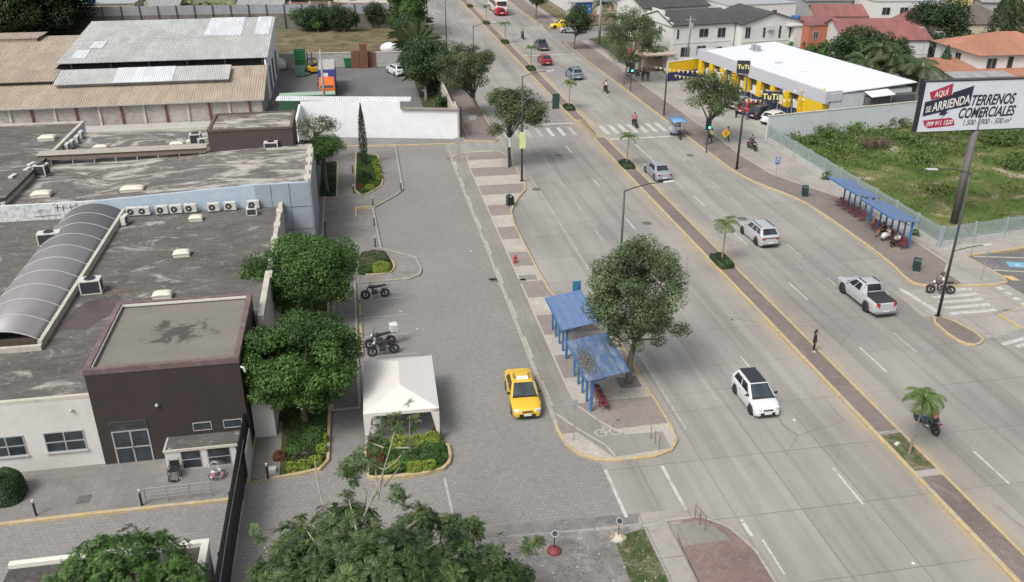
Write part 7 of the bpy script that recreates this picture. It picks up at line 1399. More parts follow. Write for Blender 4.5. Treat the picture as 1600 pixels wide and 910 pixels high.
# street lamps
M_head = mat('lamp_head', (.45, .46, .47), .4, .05)
def lamp(label, x, y, h, side, arm=2.6, r=.085, second=None, base=.0, m_=None):
 t = T('street_lamp', label, 'street lamp', (x, y, base), 0, 'street lamps along the avenue'); m_ = m_ or M_pole
 MB().tube([(0, 0, 0), (0, 0, h)], [r*1.25, r*.7], 10).build('pole', m_, t, smooth=True); MB().bb(-.16, .16, -.16, .16, 0, .06).build('base_plate', m_, t)
 a = MB().tube([(0, 0, h-.1), (side*arm*.25, 0, h+.12), (side*arm*.6, 0, h+.32), (side*arm, 0, h+.38)], [.045, .04, .035, .03], 6).build('arm', m_, t)
 MB().box((side*(arm+.3), 0, h+.38), (.75, .24, .09), ry=-side*R_(4)).build('lamp_head', M_head, a, bevel=.03)
 if second: s2, h2, a2 = second; a = MB().tube([(0, 0, h2), (s2*a2*.5, 0, h2+.2), (s2*a2, 0, h2+.28)], .03, 6).build('arm', m_, t); MB().box((s2*(a2+.25), 0, h2+.28), (.6, .22, .08)).build('lamp_head', M_head, a, bevel=.03)
 return t
lamp('lamp post rising behind the shelter tree, arm over the avenue', G(976, 297, 9.8).x, G(976, 297, 9.8).y, 9.8, 1); lamp('lamp post with a pale yellow banner at the plaza corner', 15.75, 82.3, 10.4, 1, 2.4, base=.13)
lamp('lamp post rising behind the wide street tree, arm over the avenue', 15.75, 116.5, 9.8, 1, 2.4, base=.13, second=(-1, 3.9, 2.8)); lamp('lamp post left of the road beyond the wide street tree', 15.75, 150.2, 10.0, 1, 2.2, base=.13, second=(-1, 6.4, 1.8))
lamp('tall dark lamp post at the zebra corner on the right', 38.75, 48.3, 10.4, -1, 2.6, base=.13, second=(1, 4.9, 2.2)); lamp('lamp post on the right pavement beside the street tree', 38.45, 82.3, 9.6, -1, 2.6, base=.13, r=.1)
lamp('lamp post at the top of the picture on the left pavement', 15.75, 186, 10, 1, base=.13)
tag(MB().bb(-.3, .3, -.03, .03, 3.4, 5.0).build('banner', mat('banner_pale_yellow', (.55, .56, .28), .7, .1)), 'pale yellow banner strapped to the plaza lamp post', 'banner').location = (15.78, 82.15, .13)
# traffic lights
M_sig = mat('signal_black', (.015, .017, .016), .4, .1)
def signal(parent, loc, rz, green=False, n=3, s=1.0):
 o_ = MB().bb(-.2*s, .2*s, -.12, .12, -.52*s, .52*s).build('signal_head', M_sig, parent, bevel=.03); o_.location = loc; o_.rotation_euler = (0, 0, rz)
 MB().bb(-.3*s, .3*s, .125, .145, -.62*s, .62*s).build('backplate', mat('backplate_green', (.02, .05, .045), .5), o_)
 for k in range(n):
  z = (.33-.33*k)*s
  if k == n-1 and green:
   m_ = bpy.data.materials.get('green_light')
   if not m_: m_, tt_, b_ = nodes('green_light'); b_.inputs['Base Color'].default_value = (.05, .6, .3, 1); b_.inputs['Emission Color'].default_value = (.1, 1, .55, 1); b_.inputs['Emission Strength'].default_value = 2.5
   MB().cyl((0, -.14, z), .11*s, .03, 16, axis='Y').build('green_lamp', m_, o_)
  else: MB().cyl((0, -.14, z), .11*s, .03, 16, axis='Y').build('dark_lamp', M_acd, o_)
 return o_
t = T('traffic_light', 'traffic light hanging on a long arm from beside the plaza corner tree', 'traffic light', (15.3, 87.0, .13)); MB().tube([(0, 0, 0), (0, 0, 6.0)], [.12, .08], 10).build('pole', M_green_d, t)
P_ = G(868, 158, 0);
def G_y(u, v, y):
 d = RI*((u-800)/FPX)-UP*((v-455)/FPX)+FW; k = y/d.y; return Vector((d.x*k, y, CAMH+d.z*k))
hd = G_y(868, 158, 86.9)-Vector((15.3, 87.0, .13)); MB().tube([(0, 0, hd.z-.75), (hd.x*.5, 0, hd.z-.35), (hd.x+.3, 0, hd.z-.0)], [.07, .05, .035], 8).build('arm', M_green_d, t); signal(t, (hd.x, -.15, hd.z), math.pi, s=1.25);
MB().bb(-.12, .12, -.16, -.1, 2.2, 3.2).build('notice', M_plate, t)
x, y = at(1103, 240); t = T('traffic_light', 'traffic light showing green beside the street tree in front of the store', 'traffic light', (x, y, .13)); MB().tube([(0, 0, 0), (0, 0, 3.0)], [.07, .06], 8).build('pole', M_pole, t); h_ = G_y(1116, 196, y).z; signal(t, (.0, -.12, 3.2), R_(8), True, s=1.1); MB().bb(.1, .35, -.1, .1, 1.6, 2.0).build('pedestrian_signal', M_sig, t)
x, y = at(985, 144); t = T('traffic_light', 'farther traffic light showing green on the right pavement', 'traffic light', (x, y, .13)); MB().tube([(0, 0, 0), (0, 0, 2.8)], [.07, .06], 8).build('pole', M_pole, t); signal(t, (0, -.12, 3.3), R_(8), True, s=1.3)
x, y = at(1037, 182); t = T('signal_mast', 'dark mast with a long curved arm near the yellow and navy wall', 'mast', (x, y, .13)); MB().tube([(0, 0, 0), (0, 0, 5.2)], [.12, .09], 10).build('pole', M_pole, t); MB().tube([(0, 0, 5.1), (-.8, .4, 5.75), (-2.2, 1.5, 6.1), (-5, 4, 6.3)], [.08, .06, .05, .04], 8).build('arm', M_pole, t)
# bollards across the median gap
for i in range(9):
 f = i/8; t = T('bollard', 'short ochre bollard in the median gap, %s from the camera' % ['nearest', 'second', 'third', 'fourth', 'fifth', 'sixth', 'seventh', 'eighth', 'ninth'][i], 'bollard', (27.15+.1*f, 96.9+f*7.0, 0), 0, 'bollards across the median gap'); MB().tube([(0, 0, 0), (0, 0, .75), (0, 0, .82)], [.08, .075, .04], 10).build('post', mat('bollard_ochre', (.34, .27, .16), .7, .2), t); MB().tube([(0, 0, .55), (0, 0, .65)], .082, 10).build('band', M_rimd, t)
# litter bins
def bin_(u, v, rz, label, z=.13):
 x, y = at(u, v, z); t = T('litter_bin', label, 'litter bin', (x, y, z), rz); mb = MB(); n = 10; vs = []; fs = []
 prof = [(-.27, 0)]+[(-.27*math.cos(math.pi*i/n), .75+.25*math.sin(math.pi*i/n)) for i in range(n+1)]+[(.27, 0)]
 for k, yy in enumerate((-.26, .26)):
  for a, b_ in prof: vs.append((a, yy, b_))
 m_ = len(prof)
 for i in range(m_-1): fs.append((i, i+m_, i+m_+1, i+1))
 mb.add(vs, fs); o_ = mb.build('hood', M_green_d, t); o_.modifiers.new('s', 'SOLIDIFY').thickness = .035
 MB().cyl((0, 0, .42), .2, .62, 14).build('basket', M_fan, t)
bin_(797, 321, R_(15), 'dark green hooded litter bin on the banded plaza'); bin_(1257, 306, R_(70), 'dark green hooded litter bin on the right pavement, left of the shelters'); bin_(1431, 422, R_(60), 'dark green hooded litter bin at the corner below the shelters')
x, y = at(805, 411, .13); t = T('fire_hydrant', 'small red fire hydrant on the plaza paving', 'fire hydrant', (x, y, .13)); M_hyd = mat('hydrant_red', (.36, .03, .035), .5, .1)
MB().tube([(0, 0, 0), (0, 0, .06), (0, 0, .07), (0, 0, .5), (0, 0, .52), (0, 0, .6), (0, 0, .68)], [.15, .15, .1, .1, .13, .12, .04], 14).build('barrel', M_hyd, t); MB().cyl((0, 0, .4), .06, .36, 10, axis='X').cyl((0, -.12, .36), .07, .1, 10, axis='Y').build('outlet', M_hyd, t); MB().cyl((0, 0, .72), .035, .08, 6).build('cap_nut', M_galv, t)
# sign posts
def sign(label, u, v, h, w, hh, pm, z=.13, rz=0, cat='sign', r=.03, shape='rect', sub=None):
 x, y = at(u, v, z); t = T('sign_post', label, cat, (x, y, z), rz); MB().tube([(0, 0, 0), (0, 0, h)], r, 8).build('post', M_galv, t)
 if shape == 'rect': MB().box((0, -.04, h-hh/2), (w, .03, hh)).build('panel', pm, t, bevel=.008)
 else: o_ = MB().box((0, -.04, h-hh*.55), (w, .03, w), ry=R_(45)).build('panel', pm, t, bevel=.008)
 return t
M_gsign = mat('sign_grey_back', (.28, .30, .31), .5, .08); sign('thin grey sign post on the near plaza tip by the taxi', 896, 688, 2.6, .3, .35, M_gsign)
sign('grey sign panel on a post at the top left of the plaza', 717, 254, 2.7, .75, .6, M_gsign); sign('faint grey sign on the pavement behind the white wall end', 739, 214, 2.5, .7, .55, M_gsign)
t = sign('blue and white bus stop sign on the right pavement', 1211, 283, 2.5, .55, .75, mat('sign_blue', (.06, .14, .42), .4), rz=R_(10)); MB().box((0, -.062, 2.15), (.36, .01, .36)).build('white_field', M_plate, t); MB().box((0, -.07, 2.15), (.22, .01, .16)).build('bus_symbol', M_shb, t, bevel=.02); MB().box((0, -.062, 2.42), (.3, .01, .06)).build('top_stripe', M_plate, t)
t = sign('yellow diamond pedestrian warning sign by the traffic light', 1131, 236, 2.5, .75, .95, mat('sign_yellow', (.62, .36, .02), .4), rz=R_(5), shape='d'); mb = MB().ball((0, -.07, 2.2), (.05, .012, .05), 8, 6); mb.box((0, -.065, 2.02), (.07, .012, .24)); mb.box((-.06, -.066, 1.84), (.05, .012, .2), ry=R_(25)); mb.box((.06, -.067, 1.84), (.05, .012, .2), ry=R_(-25)); mb.box((.0, -.068, 2.06), (.26, .012, .05), ry=R_(20)); mb.build('walking_figure', M_sig, t)
sign('grey sign post on the corner pavement by the parking bays', 1533, 437, 2.3, .35, .3, M_gsign, rz=.2); sign('short grey post beside the grass lot fence', 1516, 402, 2.0, .25, .2, M_gsign)
# bollard lights on the hospital side
for u, v, z, l in ((57, 806, .12, 'black bollard light at the left end of the front pavement'), (222, 790, .12, 'black bollard light left of the metal railing'), (419, 748, .13, 'black bollard light at the corner bed under the big tree'), (551, 270, .115, 'black bollard light at the far left side of the cypress planter'), (553, 303, .115, 'black bollard light at the near left corner of the cypress planter'), (583, 323, .115, 'black bollard light at the bend of the kerb below the cypress planter'), (627, 298, .115, 'black bollard light at the outer kerb right of the cypress planter'), (585, 353, .115, 'black bollard light beside the low yellow step'), (586.5, 386, .115, 'black bollard light nearest the round planter')):
 x, y = at(u, v, z); t = T('bollard_light', l, 'bollard light', (x, y, z), 0, 'bollard lights round the hospital'); MB().tube([(0, 0, 0), (0, 0, .78)], .055, 10).build('post', M_blk, t); MB().tube([(0, 0, .78), (0, 0, .9)], .05, 10).build('lamp', M_head, t); MB().tube([(0, 0, .9), (0, 0, .93)], .065, 10).build('cap', M_head, t)
x, y = at(511, 386, .115); t = T('tall_post', 'thin tall black post on the pavement left of the bollard lights', 'post', (x, y, .115)); MB().tube([(0, 0, 0), (0, 0, 2.3)], .05, 8).build('pole', M_blk, t); MB().tube([(0, 0, 2.3), (0, 0, 2.42)], .06, 8).build('cap', M_galv, t)
mb = MB(); mb.bb(-.75, .9, 76.9, 77.1, .11, .3); mb.bb(-.75, -.6, 74.6, 76.9, .11, .26); tag(mb.build('low_step', M_kerbY), 'low L-shaped worn yellow concrete edge near the bollard lights', 'kerb')
# wheel stops
for i, (v0, v1) in enumerate(((457, 471), (476, 495), (508, 529), (534, 556))):
 y0, y1 = G(565, v1).y, G(565, v0).y; o_ = MB().bb(-.1, .1, -(y1-y0)/2, (y1-y0)/2, 0, .14).build('wheel_stop', mat('wheel_stop_ochre', (.36, .27, .15), .85, .2, 3, dirt=(.3, .28, .25), dirt_amt=.7, dscale=2), bevel=.03); o_.location = (-.78, (y0+y1)/2, -.01); tag(o_, 'worn ochre wheel stop, %s of the row left of the motorcycles' % ['farthest', 'second farthest', 'second nearest', 'nearest'][i], 'wheel stop', 'wheel stops in the motorcycle parking')
# railing, wheelchair, wire globe
t = T('railing', 'low grey metal railing along the front pavement by the wheelchair', 'railing', (-9.95, 36.85, .12))
for i in range(4): MB().tube([(-1.55+i*1.03, 0, 0), (-1.55+i*1.03, 0, .9)], .022, 6).build('post', M_galv, t)
for z in (.3, .5, .7, .9): MB().tube([(-1.55, 0, z), (1.54, 0, z)], .022 if z > .8 else .013, 6).build('rail', M_galv, t)
t = T('wheelchair', 'black empty wheelchair in front of the low glazed lean-to', 'wheelchair', (-10.45, 38.75, .12), R_(178))
for s in (-1, 1):
 wo_ = MB().cyl((s*.28, -.1, .3), .03, .05, 8, axis='X').build('wheel', M_fan, t); mb = MB().torus((s*.28, -.1, .3), .28, .02, 'X', 24, 6).build('tyre', M_tyre, wo_); MB().torus((s*.22, .32, .09), .07, .02, 'X', 12, 6).build('caster', M_tyre, t)
 MB().tube([(s*.23, -.25, .1), (s*.23, -.28, .92), (s*.23, -.36, .95)], .014, 6).tube([(s*.23, -.25, .5), (s*.23, .3, .5), (s*.23, .42, .12)], .014, 6).tube([(s*.24, -.25, .7), (s*.24, .12, .7), (s*.24, .12, .5)], .014, 6).build('frame', M_rimd, t)
MB().bb(-.21, .21, -.24, .2, .48, .51).build('seat', M_fan, t); MB().bb(-.22, .22, -.29, -.26, .5, .86).build('backrest', M_fan, t); MB().bb(-.15, .15, .36, .5, .1, .12).build('footrest', M_rimd, t)
t = T('wire_globe', 'round wire frame holding pink and white scraps beside the black fence', 'wire frame', (-8.35, 38.45, .12))
for i in range(5): a = math.pi*i/5; mb = MB().torus((0, 0, .42), .5, .012, 'X', 26, 4).build('ring', M_galv, t); mb.rotation_euler = (0, 0, a)
MB().torus((0, 0, .12), .42, .02, 'Z', 24, 5).build('base_ring', M_rimd, t); rs = random.Random(3); mb = MB()
for i in range(26): mb.ball((rs.uniform(-.3, .3), rs.uniform(-.3, .3), .1+rs.uniform(0, .2)), (rs.uniform(.04, .09),)*3, 6, 5, mi=rs.randint(0, 2))
mb.build('scraps', [CL['pink'], CL['white'], CL['grey']], t)
tag(MB().box((-5.6, 38.35, .25), (.36, .3, .22)).build('floodlight_box', M_acw), 'small pale box lying beside the bollard light at the corner bed', 'box')
# marquee
M_tent = mat('tent_fabric', (.56, .54, .51), .7, .03, 1.5); t = T('marquee', 'white hip-roofed marquee tent by the motorcycles', 'tent', (1.25, 42.6, 0), R_(-1.5)); X0, X1, Y0, Y1, ze = -2.0, 2.0, -2.85, 2.85, 2.15
r0, r1 = (0, -1.3, 2.85), (0, 1.3, 2.85); c = [(X0, Y0, ze), (X1, Y0, ze), (X1, Y1, ze), (X0, Y1, ze)]
mb = MB(); mb.add(c+[r0, r1], [(0, 1, 4), (1, 2, 5, 4), (2, 3, 5), (3, 0, 4, 5)]); o_ = mb.build('canopy', M_tent, t); o_.modifiers.new('s', 'SOLIDIFY').thickness = .015
mb = MB()
for i in range(4): a, b_ = Vector(c[i]), Vector(c[(i+1)%4]); mb.add([a, b_, b_-Vector((0, 0, .2)), a-Vector((0, 0, .2))], [(0, 3, 2, 1)])
o_ = mb.build('valance', M_tent, t); o_.modifiers.new('s', 'SOLIDIFY').thickness = .01
for i in range(4):
 a = Vector(c[i]); sx = -1 if a.x > 0 else 1; sy = -1 if a.y > 0 else 1; MB().tube([(a.x+sx*.03, a.y+sy*.03, 0), (a.x+sx*.03, a.y+sy*.03, ze-.02)], .025, 6).build('leg', M_rimd, t)
 mb = MB(); mb.add([a, a+Vector((sx*.45, 0, -.18)), a+Vector((sx*.08, 0, -1.9)), a+Vector((0, 0, -1.9)), a+Vector((0, sy*.45, -.18)), a+Vector((0, sy*.08, -1.9))], [(0, 1, 2, 3), (0, 3, 5, 4)]); o_ = mb.build('corner_drape', M_tent, t); o_.modifiers.new('s', 'SOLIDIFY').thickness = .008
M_chair = mat('chair_white_plastic', (.62, .62, .60), .45, .03)
def chair(x, y, rz, label, z=0):
 t = T('plastic_chair', label, 'chair', (x, y, z), rz, 'white plastic chairs under the marquee'); MB().bb(-.22, .22, -.2, .22, .42, .45).build('seat', M_chair, t, bevel=.02)
 n = 7; mb = MB()
 for i in range(n): a = R_(200+140*i/(n-1)); mb.tube([(.21*math.cos(a), .05+.26*math.sin(a), .44), (.23*math.cos(a), .03+.3*math.sin(a), .82)], .014, 5)
 mb.tube([(.26*math.cos(R_(190+160*i/12)), .05+.3*math.sin(R_(190+160*i/12)), .83) for i in range(13)], .028, 6); mb.build('backrest', M_chair, t)
 for s in (-1, 1):
  MB().tube([(s*.26, .2, .44), (s*.28, .18, .64), (s*.27, -.15, .66)], .022, 6).build('armrest', M_chair, t)
  for yy in (-.2, .2): MB().tube([(s*.2, yy*.9, .43), (s*.25, yy*1.15, 0)], [.025, .018], 6).build('leg', M_chair, t)
chair(-.35, 40.75, R_(-60), 'white plastic chair nearest the left tent leg'); chair(-.15, 41.6, R_(-95), 'white plastic chair second from the left tent leg'); chair(.35, 42.5, R_(-100), 'white plastic chair farther back under the marquee'); chair(-.1, 43.4, R_(-80), 'white plastic chair at the back left under the marquee', 0)
# cycle path barriers
def hoops(p0, p1, label, rail=True):
 t = T('barrier', label, 'barrier', (p0[0], p0[1], .13)); a = Vector((0, 0, 0)); b_ = Vector((p1[0]-p0[0], p1[1]-p0[1], 0)); M_rust = mat('rusty_tube', (.15, .10, .085), .7, .2)
 for i in range(3): q = a.lerp(b_, i/2); MB().tube([q, q+Vector((0, 0, .85))], .022, 6).build('post', M_rust, t)
 if rail:
  for z in (.84, .5): MB().tube([a+Vector((0, 0, z)), b_+Vector((0, 0, z))], .018, 6).build('rail', M_rust, t)
hoops((14.45, 37.75), (14.6, 36.75), 'three thin brown posts at the near tip of the plaza', False); hoops((14.45, 31.1), (14.6, 30.2), 'small brown tube barrier on the corner below the crossing')
# ground lamps on the gravel
def glamp(u, v, label, basem, rk=False):
 x, y = at(u, v); t = T('yard_light', label, 'yard light', (x, y, 0)); n = MB().tube([(0, 0, 0), (0, 0, .1), (0, 0, .2), (0, 0, .24)], [.34, .32, .18, .1], 16)
 n.build('base', basem, t); MB().tube([(0, 0, .2), (0, 0, .95)], .022, 6).build('stalk', M_rimd, t); h_ = MB().cyl((0, 0, 0), .17, .08, 18).build('lamp_head', M_galv, t); h_.location = (0, 0, 1.02); h_.rotation_euler = (R_(35), 0, 0); MB().cyl((0, 0, .05), .12, .02, 16).build('lens', M_wscreen, h_)
 if rk:
  for k, (a, b_) in enumerate(((-.25, .05), (.2, -.12), (.05, .2))): MB().ball((a, b_, .1), (.2, .15, .14), 7, 5).build('rock', mat('rock_ochre', (.30, .24, .16), .9, .25), t)
glamp(866, 862, 'round lamp head on a stalk with dark red base on the gravel', mat('base_dark_red', (.17, .03, .035), .6, .15)); glamp(966, 842, 'round lamp head on a stalk among ochre rocks by the grass strip', M_cream, True)
# utility poles
def upole(u, v, h, label, arm=True, r=.16, tr=None):
 x, y = at(u, v); t = T('utility_pole', label, 'utility pole', (x, y, 0)); M_conc = mat('pole_concrete', (.24, .24, .235), .8, .1, 2); MB().tube([(0, 0, 0), (0, 0, h)], [r*1.3, r*.7], 10).build('pole', M_conc, t, smooth=True)
 if arm: MB().bb(-.9, .9, -.05, .05, h-.5, h-.4).build('crossarm', M_galv, t); MB().cyl((.35, 0, h-1.4), .22, .8, 12).build('transformer', M_gsign, t)
upole(511, 200, 9.3, 'grey concrete utility pole in front of the yard lorry', False); upole(936, 70, 8.5, 'pale concrete pole beside the blue entrance sign', False, .2); upole(1073, 102, 7.5, 'utility pole with crossarms in front of the white two-storey house'); upole(1431, 95, 8, 'grey pole in front of the huge dark tree', False)
for (u, v, h, l) in ((1436, 110, 6.2, 'pale curved lamp post in the trees above the store'), (1462, 122, 6.5, 'pale curved lamp post right of a similar one above the store'), (1142, 118, 4.5, 'small slender lamp in front of the white houses'), (1218, 150, 4.4, 'small lamp arm above the store fascia, left one'), (1262, 165, 4.2, 'small lamp arm above the store fascia, right one')):
 x, y = at(u, v); t = T('garden_lamp', l, 'lamp post', (x, y, 0)); MB().tube([(0, 0, 0), (0, 0, h), (-.3, 0, h+.2), (-.9, 0, h+.25)], .045, 6).build('pole', M_galv, t); MB().box((-1.1, 0, h+.25), (.6, .25, .08)).build('lamp_head', M_head, t)
# overhead cable drooping past the lorry
a, b_ = Vector((-3.6, 106.6, 8.9)), Vector((15.7, 116.5, 8.6)); tag(MB().tube([a.lerp(b_, i/12)-Vector((0, 0, 2.2*math.sin(math.pi*i/12))) for i in range(13)], .012, 4).build('overhead_cable', M_blk), 'thin overhead cable from the concrete pole to the roadside lamp', 'cable')
# litter flecks on the roads
rs = random.Random(5)
for i, (u, v, l) in enumerate(((1241, 657, 'tiny white scrap on the road right of the white hatchback'), (736, 393, 'tiny white scrap on the paved street, upper one'), (652, 515, 'white scrap on the paved street right of the motorcycles'), (626, 487, 'small white scrap right of the first motorcycle'), (1427, 881, 'white scrap on the road near the bottom right'), (1144, 500, 'dark scrap on the avenue left of the standing person'))):
 x, y = at(u, v); tag(MB().box((x, y, .02), (.16, .12, .02), rz=rs.uniform(0, 3)).build('paper_scrap', M_plate if i < 5 else M_fan), l, 'litter')
# ================================================================ EAST SIDE: STORE, LOT, BILLBOARD, HOUSES
M_sw = mat('store_white_roof', (.60, .62, .65), .5, .03, .6); M_fas = mat('store_fascia', (.42, .43, .46), .6, .05, 1.5); M_syel = mat('store_yellow', (.62, .40, .015), .5, .06); M_bbsig = mat('sign_near_black', (.022, .028, .045), .5); M_navy = mat('store_navy', (.025, .03, .10), .5, .08)
M_swall = mat('store_wall_pale', (.46, .49, .50), .75, .05, 1, dirt=(.36, .38, .38), dirt_amt=.4)
st = T('supermarket', 'low white-roofed supermarket with yellow and navy pillars along its glazed front', 'supermarket', (50.3, 124.9, 0), R_(-80.8)); LF, DP = 29.6, 12.6
MB().bb(.1, LF-.1, .8, DP, 0, 4.1).build('wall', M_swall, st)
mb = MB(); mb.plate((0, .5, 4.25), (LF, .5, 4.25), (LF+.2, DP+.3, 4.85), (0, DP+.3, 4.85), .12); mb.build('roof', M_sw, st)
mb = MB(); mb.bb(-.2, LF, -.12, .3, 3.05, 4.5); mb.bb(LF-.3, LF, .3, 2.3, 3.3, 4.5); mb.bb(-.2, .2, .3, 3, 3.3, 4.5); mb.bb(-.2, LF, .1, .45, 3.0, 3.2); mb.build('fascia', M_fas, st)
for i in range(9):
 x = .3+i*(LF-4.2)/8.4; MB().bb(x, x+.95, -.1, .5, 1.0, 3.045).build('pillar', M_syel, st); MB().bb(x-.005, x+.955, -.11, .5, 0.05, 1.0).build('pillar_base', M_navy, st)
 if i < 8: win(st, (x+1.15, .62, .1), (1, 0, 0), (LF-4.2)/8.4-1.25, 2.9, 3, 2, fm=M_galv, gm=M_glass, fw=.06)
MB().bb(LF-4.3, LF-.45, -.1, .7, 1.0, 3.045).build('yellow_wall', M_syel, st); MB().bb(LF-4.31, LF-.44, -.11, .7, 0, 1.0).build('navy_wall', M_navy, st)
for i in range(8): x = 1.65+i*3.03; MB().bb(x, x+.75+.3*(i % 3), .5, .53, .9+.2*(i % 2), 2.1).build('poster', M_plate, st)
sg = MB().bb(-.85, .85, -.12, .12, 0, 1.7).build('roof_sign', M_bbsig, st, bevel=.04); sg.location = (12.9, -.75, 3.5); sg.rotation_euler = (0, 0, R_(58))
text_obj('sign_lettering', 'TuTi', mat('sign_letter_yellow', (.70, .70, .22), .5, .03), sg, .78, (0, -.135, .62), (R_(90), 0, 0), align='CENTER', off=.018)
MB().bb(3, 5, 6.5, 7.6, 4.6, 4.68).build('roof_hatch', M_gsign, st); MB().bb(3.2, 3.8, 6.7, 7.3, 4.68, 5.3).build('roof_unit', M_gsign, st); MB().bb(4.2, 4.8, 6.7, 7.3, 4.68, 5.3).build('roof_unit', M_gsign, st)
for y0, y1 in ((5.6, 8.6), (9.6, 12.6)): MB().bb(LF-.1, LF+1.0, y0, y1, .8, 3.6).build('service_cage', mat('cage_dark', (.07, .075, .08), .6, .4, 8), st)
MB().plate((LF-.1, 5.4, 4.2), (LF+1.5, 5.4, 3.8), (LF+1.5, 8.8, 3.9), (LF-.1, 8.8, 4.3), .08).build('canopy', M_sw, st)
x, y = at(1199, 187); t = T('totem_sign', 'dark sign with yellow letters on a pole, in front of the parked pale car', 'sign', (x, y, .05), R_(-20)); MB().tube([(0, 0, 0), (0, 0, 2.3)], .07, 8).build('pole', M_pole, t); sp_ = MB().bb(-1.0, 1.0, -.1, .1, 2.2, 3.5).build('panel', M_bbsig, t, bevel=.04); text_obj('sign_lettering', 'TuTi', bpy.data.materials['sign_letter_yellow'], t, 1.0, (0, -.115, 2.5), (R_(90), 0, 0), align='CENTER', off=.02)
t = T('advert_wall', 'yellow and navy painted wall beside the supermarket entrance', 'wall', (45.4, 123.9, .05), R_(19)); MB().bb(0, 6.3, 0, .2, 1.35, 2.85).build('yellow_band', M_syel, t); MB().bb(0, 6.3, .003, .197, 0, 1.35).build('navy_band', M_navy, t); mb = MB(); mb.bb(-.12, 0, -.02, .22, 0, 2.95); mb.bb(0, 6.3, -.03, .23, 2.85, 2.95); mb.build('edging', M_plate, t)
def bunting(p, q, sag, label, n=16):
 p, q = Vector(p), Vector(q); t = T('bunting', label, 'bunting', p, 0, 'bunting strings over the supermarket forecourt'); d = q-p; P = [d*(i/24)-Vector((0, 0, sag*math.sin(math.pi*i/24))) for i in range(25)]; MB().tube(P, .012, 4).build('string', M_plate, t); u = Vector((d.x, d.y, 0)).normalized()*.16
 for i in range(n): f = (i+.5)/n; c_ = d*f-Vector((0, 0, sag*math.sin(math.pi*f))); mb = MB(); nn = Vector((-u.y, u.x, 0)).normalized()*.01; mb.add([c_-u-nn, c_+u-nn, c_-Vector((0, 0, .42))-nn, c_-u+nn, c_+u+nn, c_-Vector((0, 0, .42))+nn], [(0, 2, 1), (3, 4, 5), (0, 1, 4, 3), (1, 2, 5, 4), (2, 0, 3, 5)]); mb.build('flag', M_syel if i % 2 else M_plate, t)
bunting((51.6, 117, 3.2), (42.2, 121, 3.0), .5, 'bunting string from the facade toward the yellow and navy wall'); bunting((52.2, 114.5, 3.1), (43.4, 116, 2.8), .6, 'bunting string above the open forecourt beside the tree'); bunting((46.5, 108, 2.6), (56, 97.5, 4.6), .4, 'upper bunting string running along the store front', 20); bunting((46.3, 104.5, 2.2), (55.9, 98.5, 3.3), .4, 'lower bunting string above the parked cars', 20)
# compound wall and fence of the grass lot
t = T('lot_wall', 'long pale blue-white wall between the supermarket and the grass lot', 'wall', (46.1, 91.8, 0)); mb = MB(); wallseg(mb, (46.1, 91.8), (95, 100.1), 0, 2.95, .2); mb.build('wall', mat('lot_wall_white', (.47, .51, .52), .8, .04, .8, dirt=(.40, .44, .44), dirt_amt=.5, dscale=.4), t, world=True); mb = MB(); wallseg(mb, (46.08, 91.75), (95, 100.05), 2.95, 3.02, .3); mb.build('coping', M_cream, t, world=True)
for i in range(7): x = 48.5+i*3.6; MB().tube([(x, 91.9+(x-46.1)*.17, 3.0), (x, 91.9+(x-46.1)*.17, 4.0)], .03, 5).build('post', M_galv, t, world=True)
M_fen = mat('fence_grey_green', (.27, .32, .32), .6, .1, 2)
def picket(p, q, label, low=.62, h=1.9):
 p, q = Vector((*p, 0)), Vector((*q, 0)); d = q-p; ln = d.length; u = d/ln; n_ = Vector((-u.y, u.x, 0)); t = T('picket_fence', label, 'fence', p); mb = MB()
 a = math.atan2(u.y, u.x); mb.box(tuple(d/2+Vector((0, 0, low/2))), (ln, .18, low), rz=a); mb.build('base_wall', mat('fence_plinth', (.40, .40, .38), .85, .1, 1.5, dirt=(.2, .19, .16), dirt_amt=.5, dscale=1), t)
 mb = MB(); k = int(ln/.16)
 for i in range(k): c_ = u*((i+.5)*ln/k); mb.box((c_.x, c_.y, low+(h-low)/2), (.075, .03, h-low), rz=a)
 mb.build('pickets', M_fen, t)
 for z in (low+.15, h-.2): MB().box((d.x/2, d.y/2, z), (ln, .05, .05), rz=a).build('rail', M_fen, t)
 m_ = int(ln/3.0)
 for i in range(m_+1): c_ = u*(i*ln/m_); MB().box((c_.x, c_.y, .98), (.14, .2, 1.96), rz=a).build('post', M_fen, t)
picket((46.2, 91.5), (46.3, 59.6), 'grey-green picket fence on a low wall behind the bus shelters'); picket((46.5, 59.6), (76, 63.9), 'grey-green picket fence on a low wall running to the right edge under the billboard')
struct(MB().sheet([(46.3, 59.7), (76, 64), (110, 69), (110, 102), (46.3, 91.9)], .03), 'grass_lot', M_lot)
rs = np.random.RandomState(77); n = 46000
x = rs.uniform(46.7, 84, n); y = rs.uniform(60.2, 97, n); ok = (y > 59.9+(x-46.3)*.15) & (y < 91.4+(x-46.1)*.17); x, y = x[ok], y[ok]; n = len(x)
f = np.sin(x*.55+1.3)*np.cos(y*.48)+.6*np.sin(x*1.3+y*.9)+.5*np.cos(x*.33-y*1.1+2); back = np.clip((y-76)/14, 0, 1); hh = .12+.16*np.clip(f+.6, 0, 2)+.75*back*np.clip(f*.7+.8, .2, 1.6)*rs.random(n)
keep = (rs.random(n) < np.clip(.30+.55*f+.5*back, .03, 1)); x, y, hh, f, back = x[keep], y[keep], hh[keep], f[keep], back[keep]; n = len(x)
C_ = np.stack([x, y, .03+hh*rs.uniform(.5, 1, n)], 1); Nn = rs.normal(size=(n, 3))*.7+np.array([0, -.1, 1.0]); Nn /= np.linalg.norm(Nn, axis=1, keepdims=True)
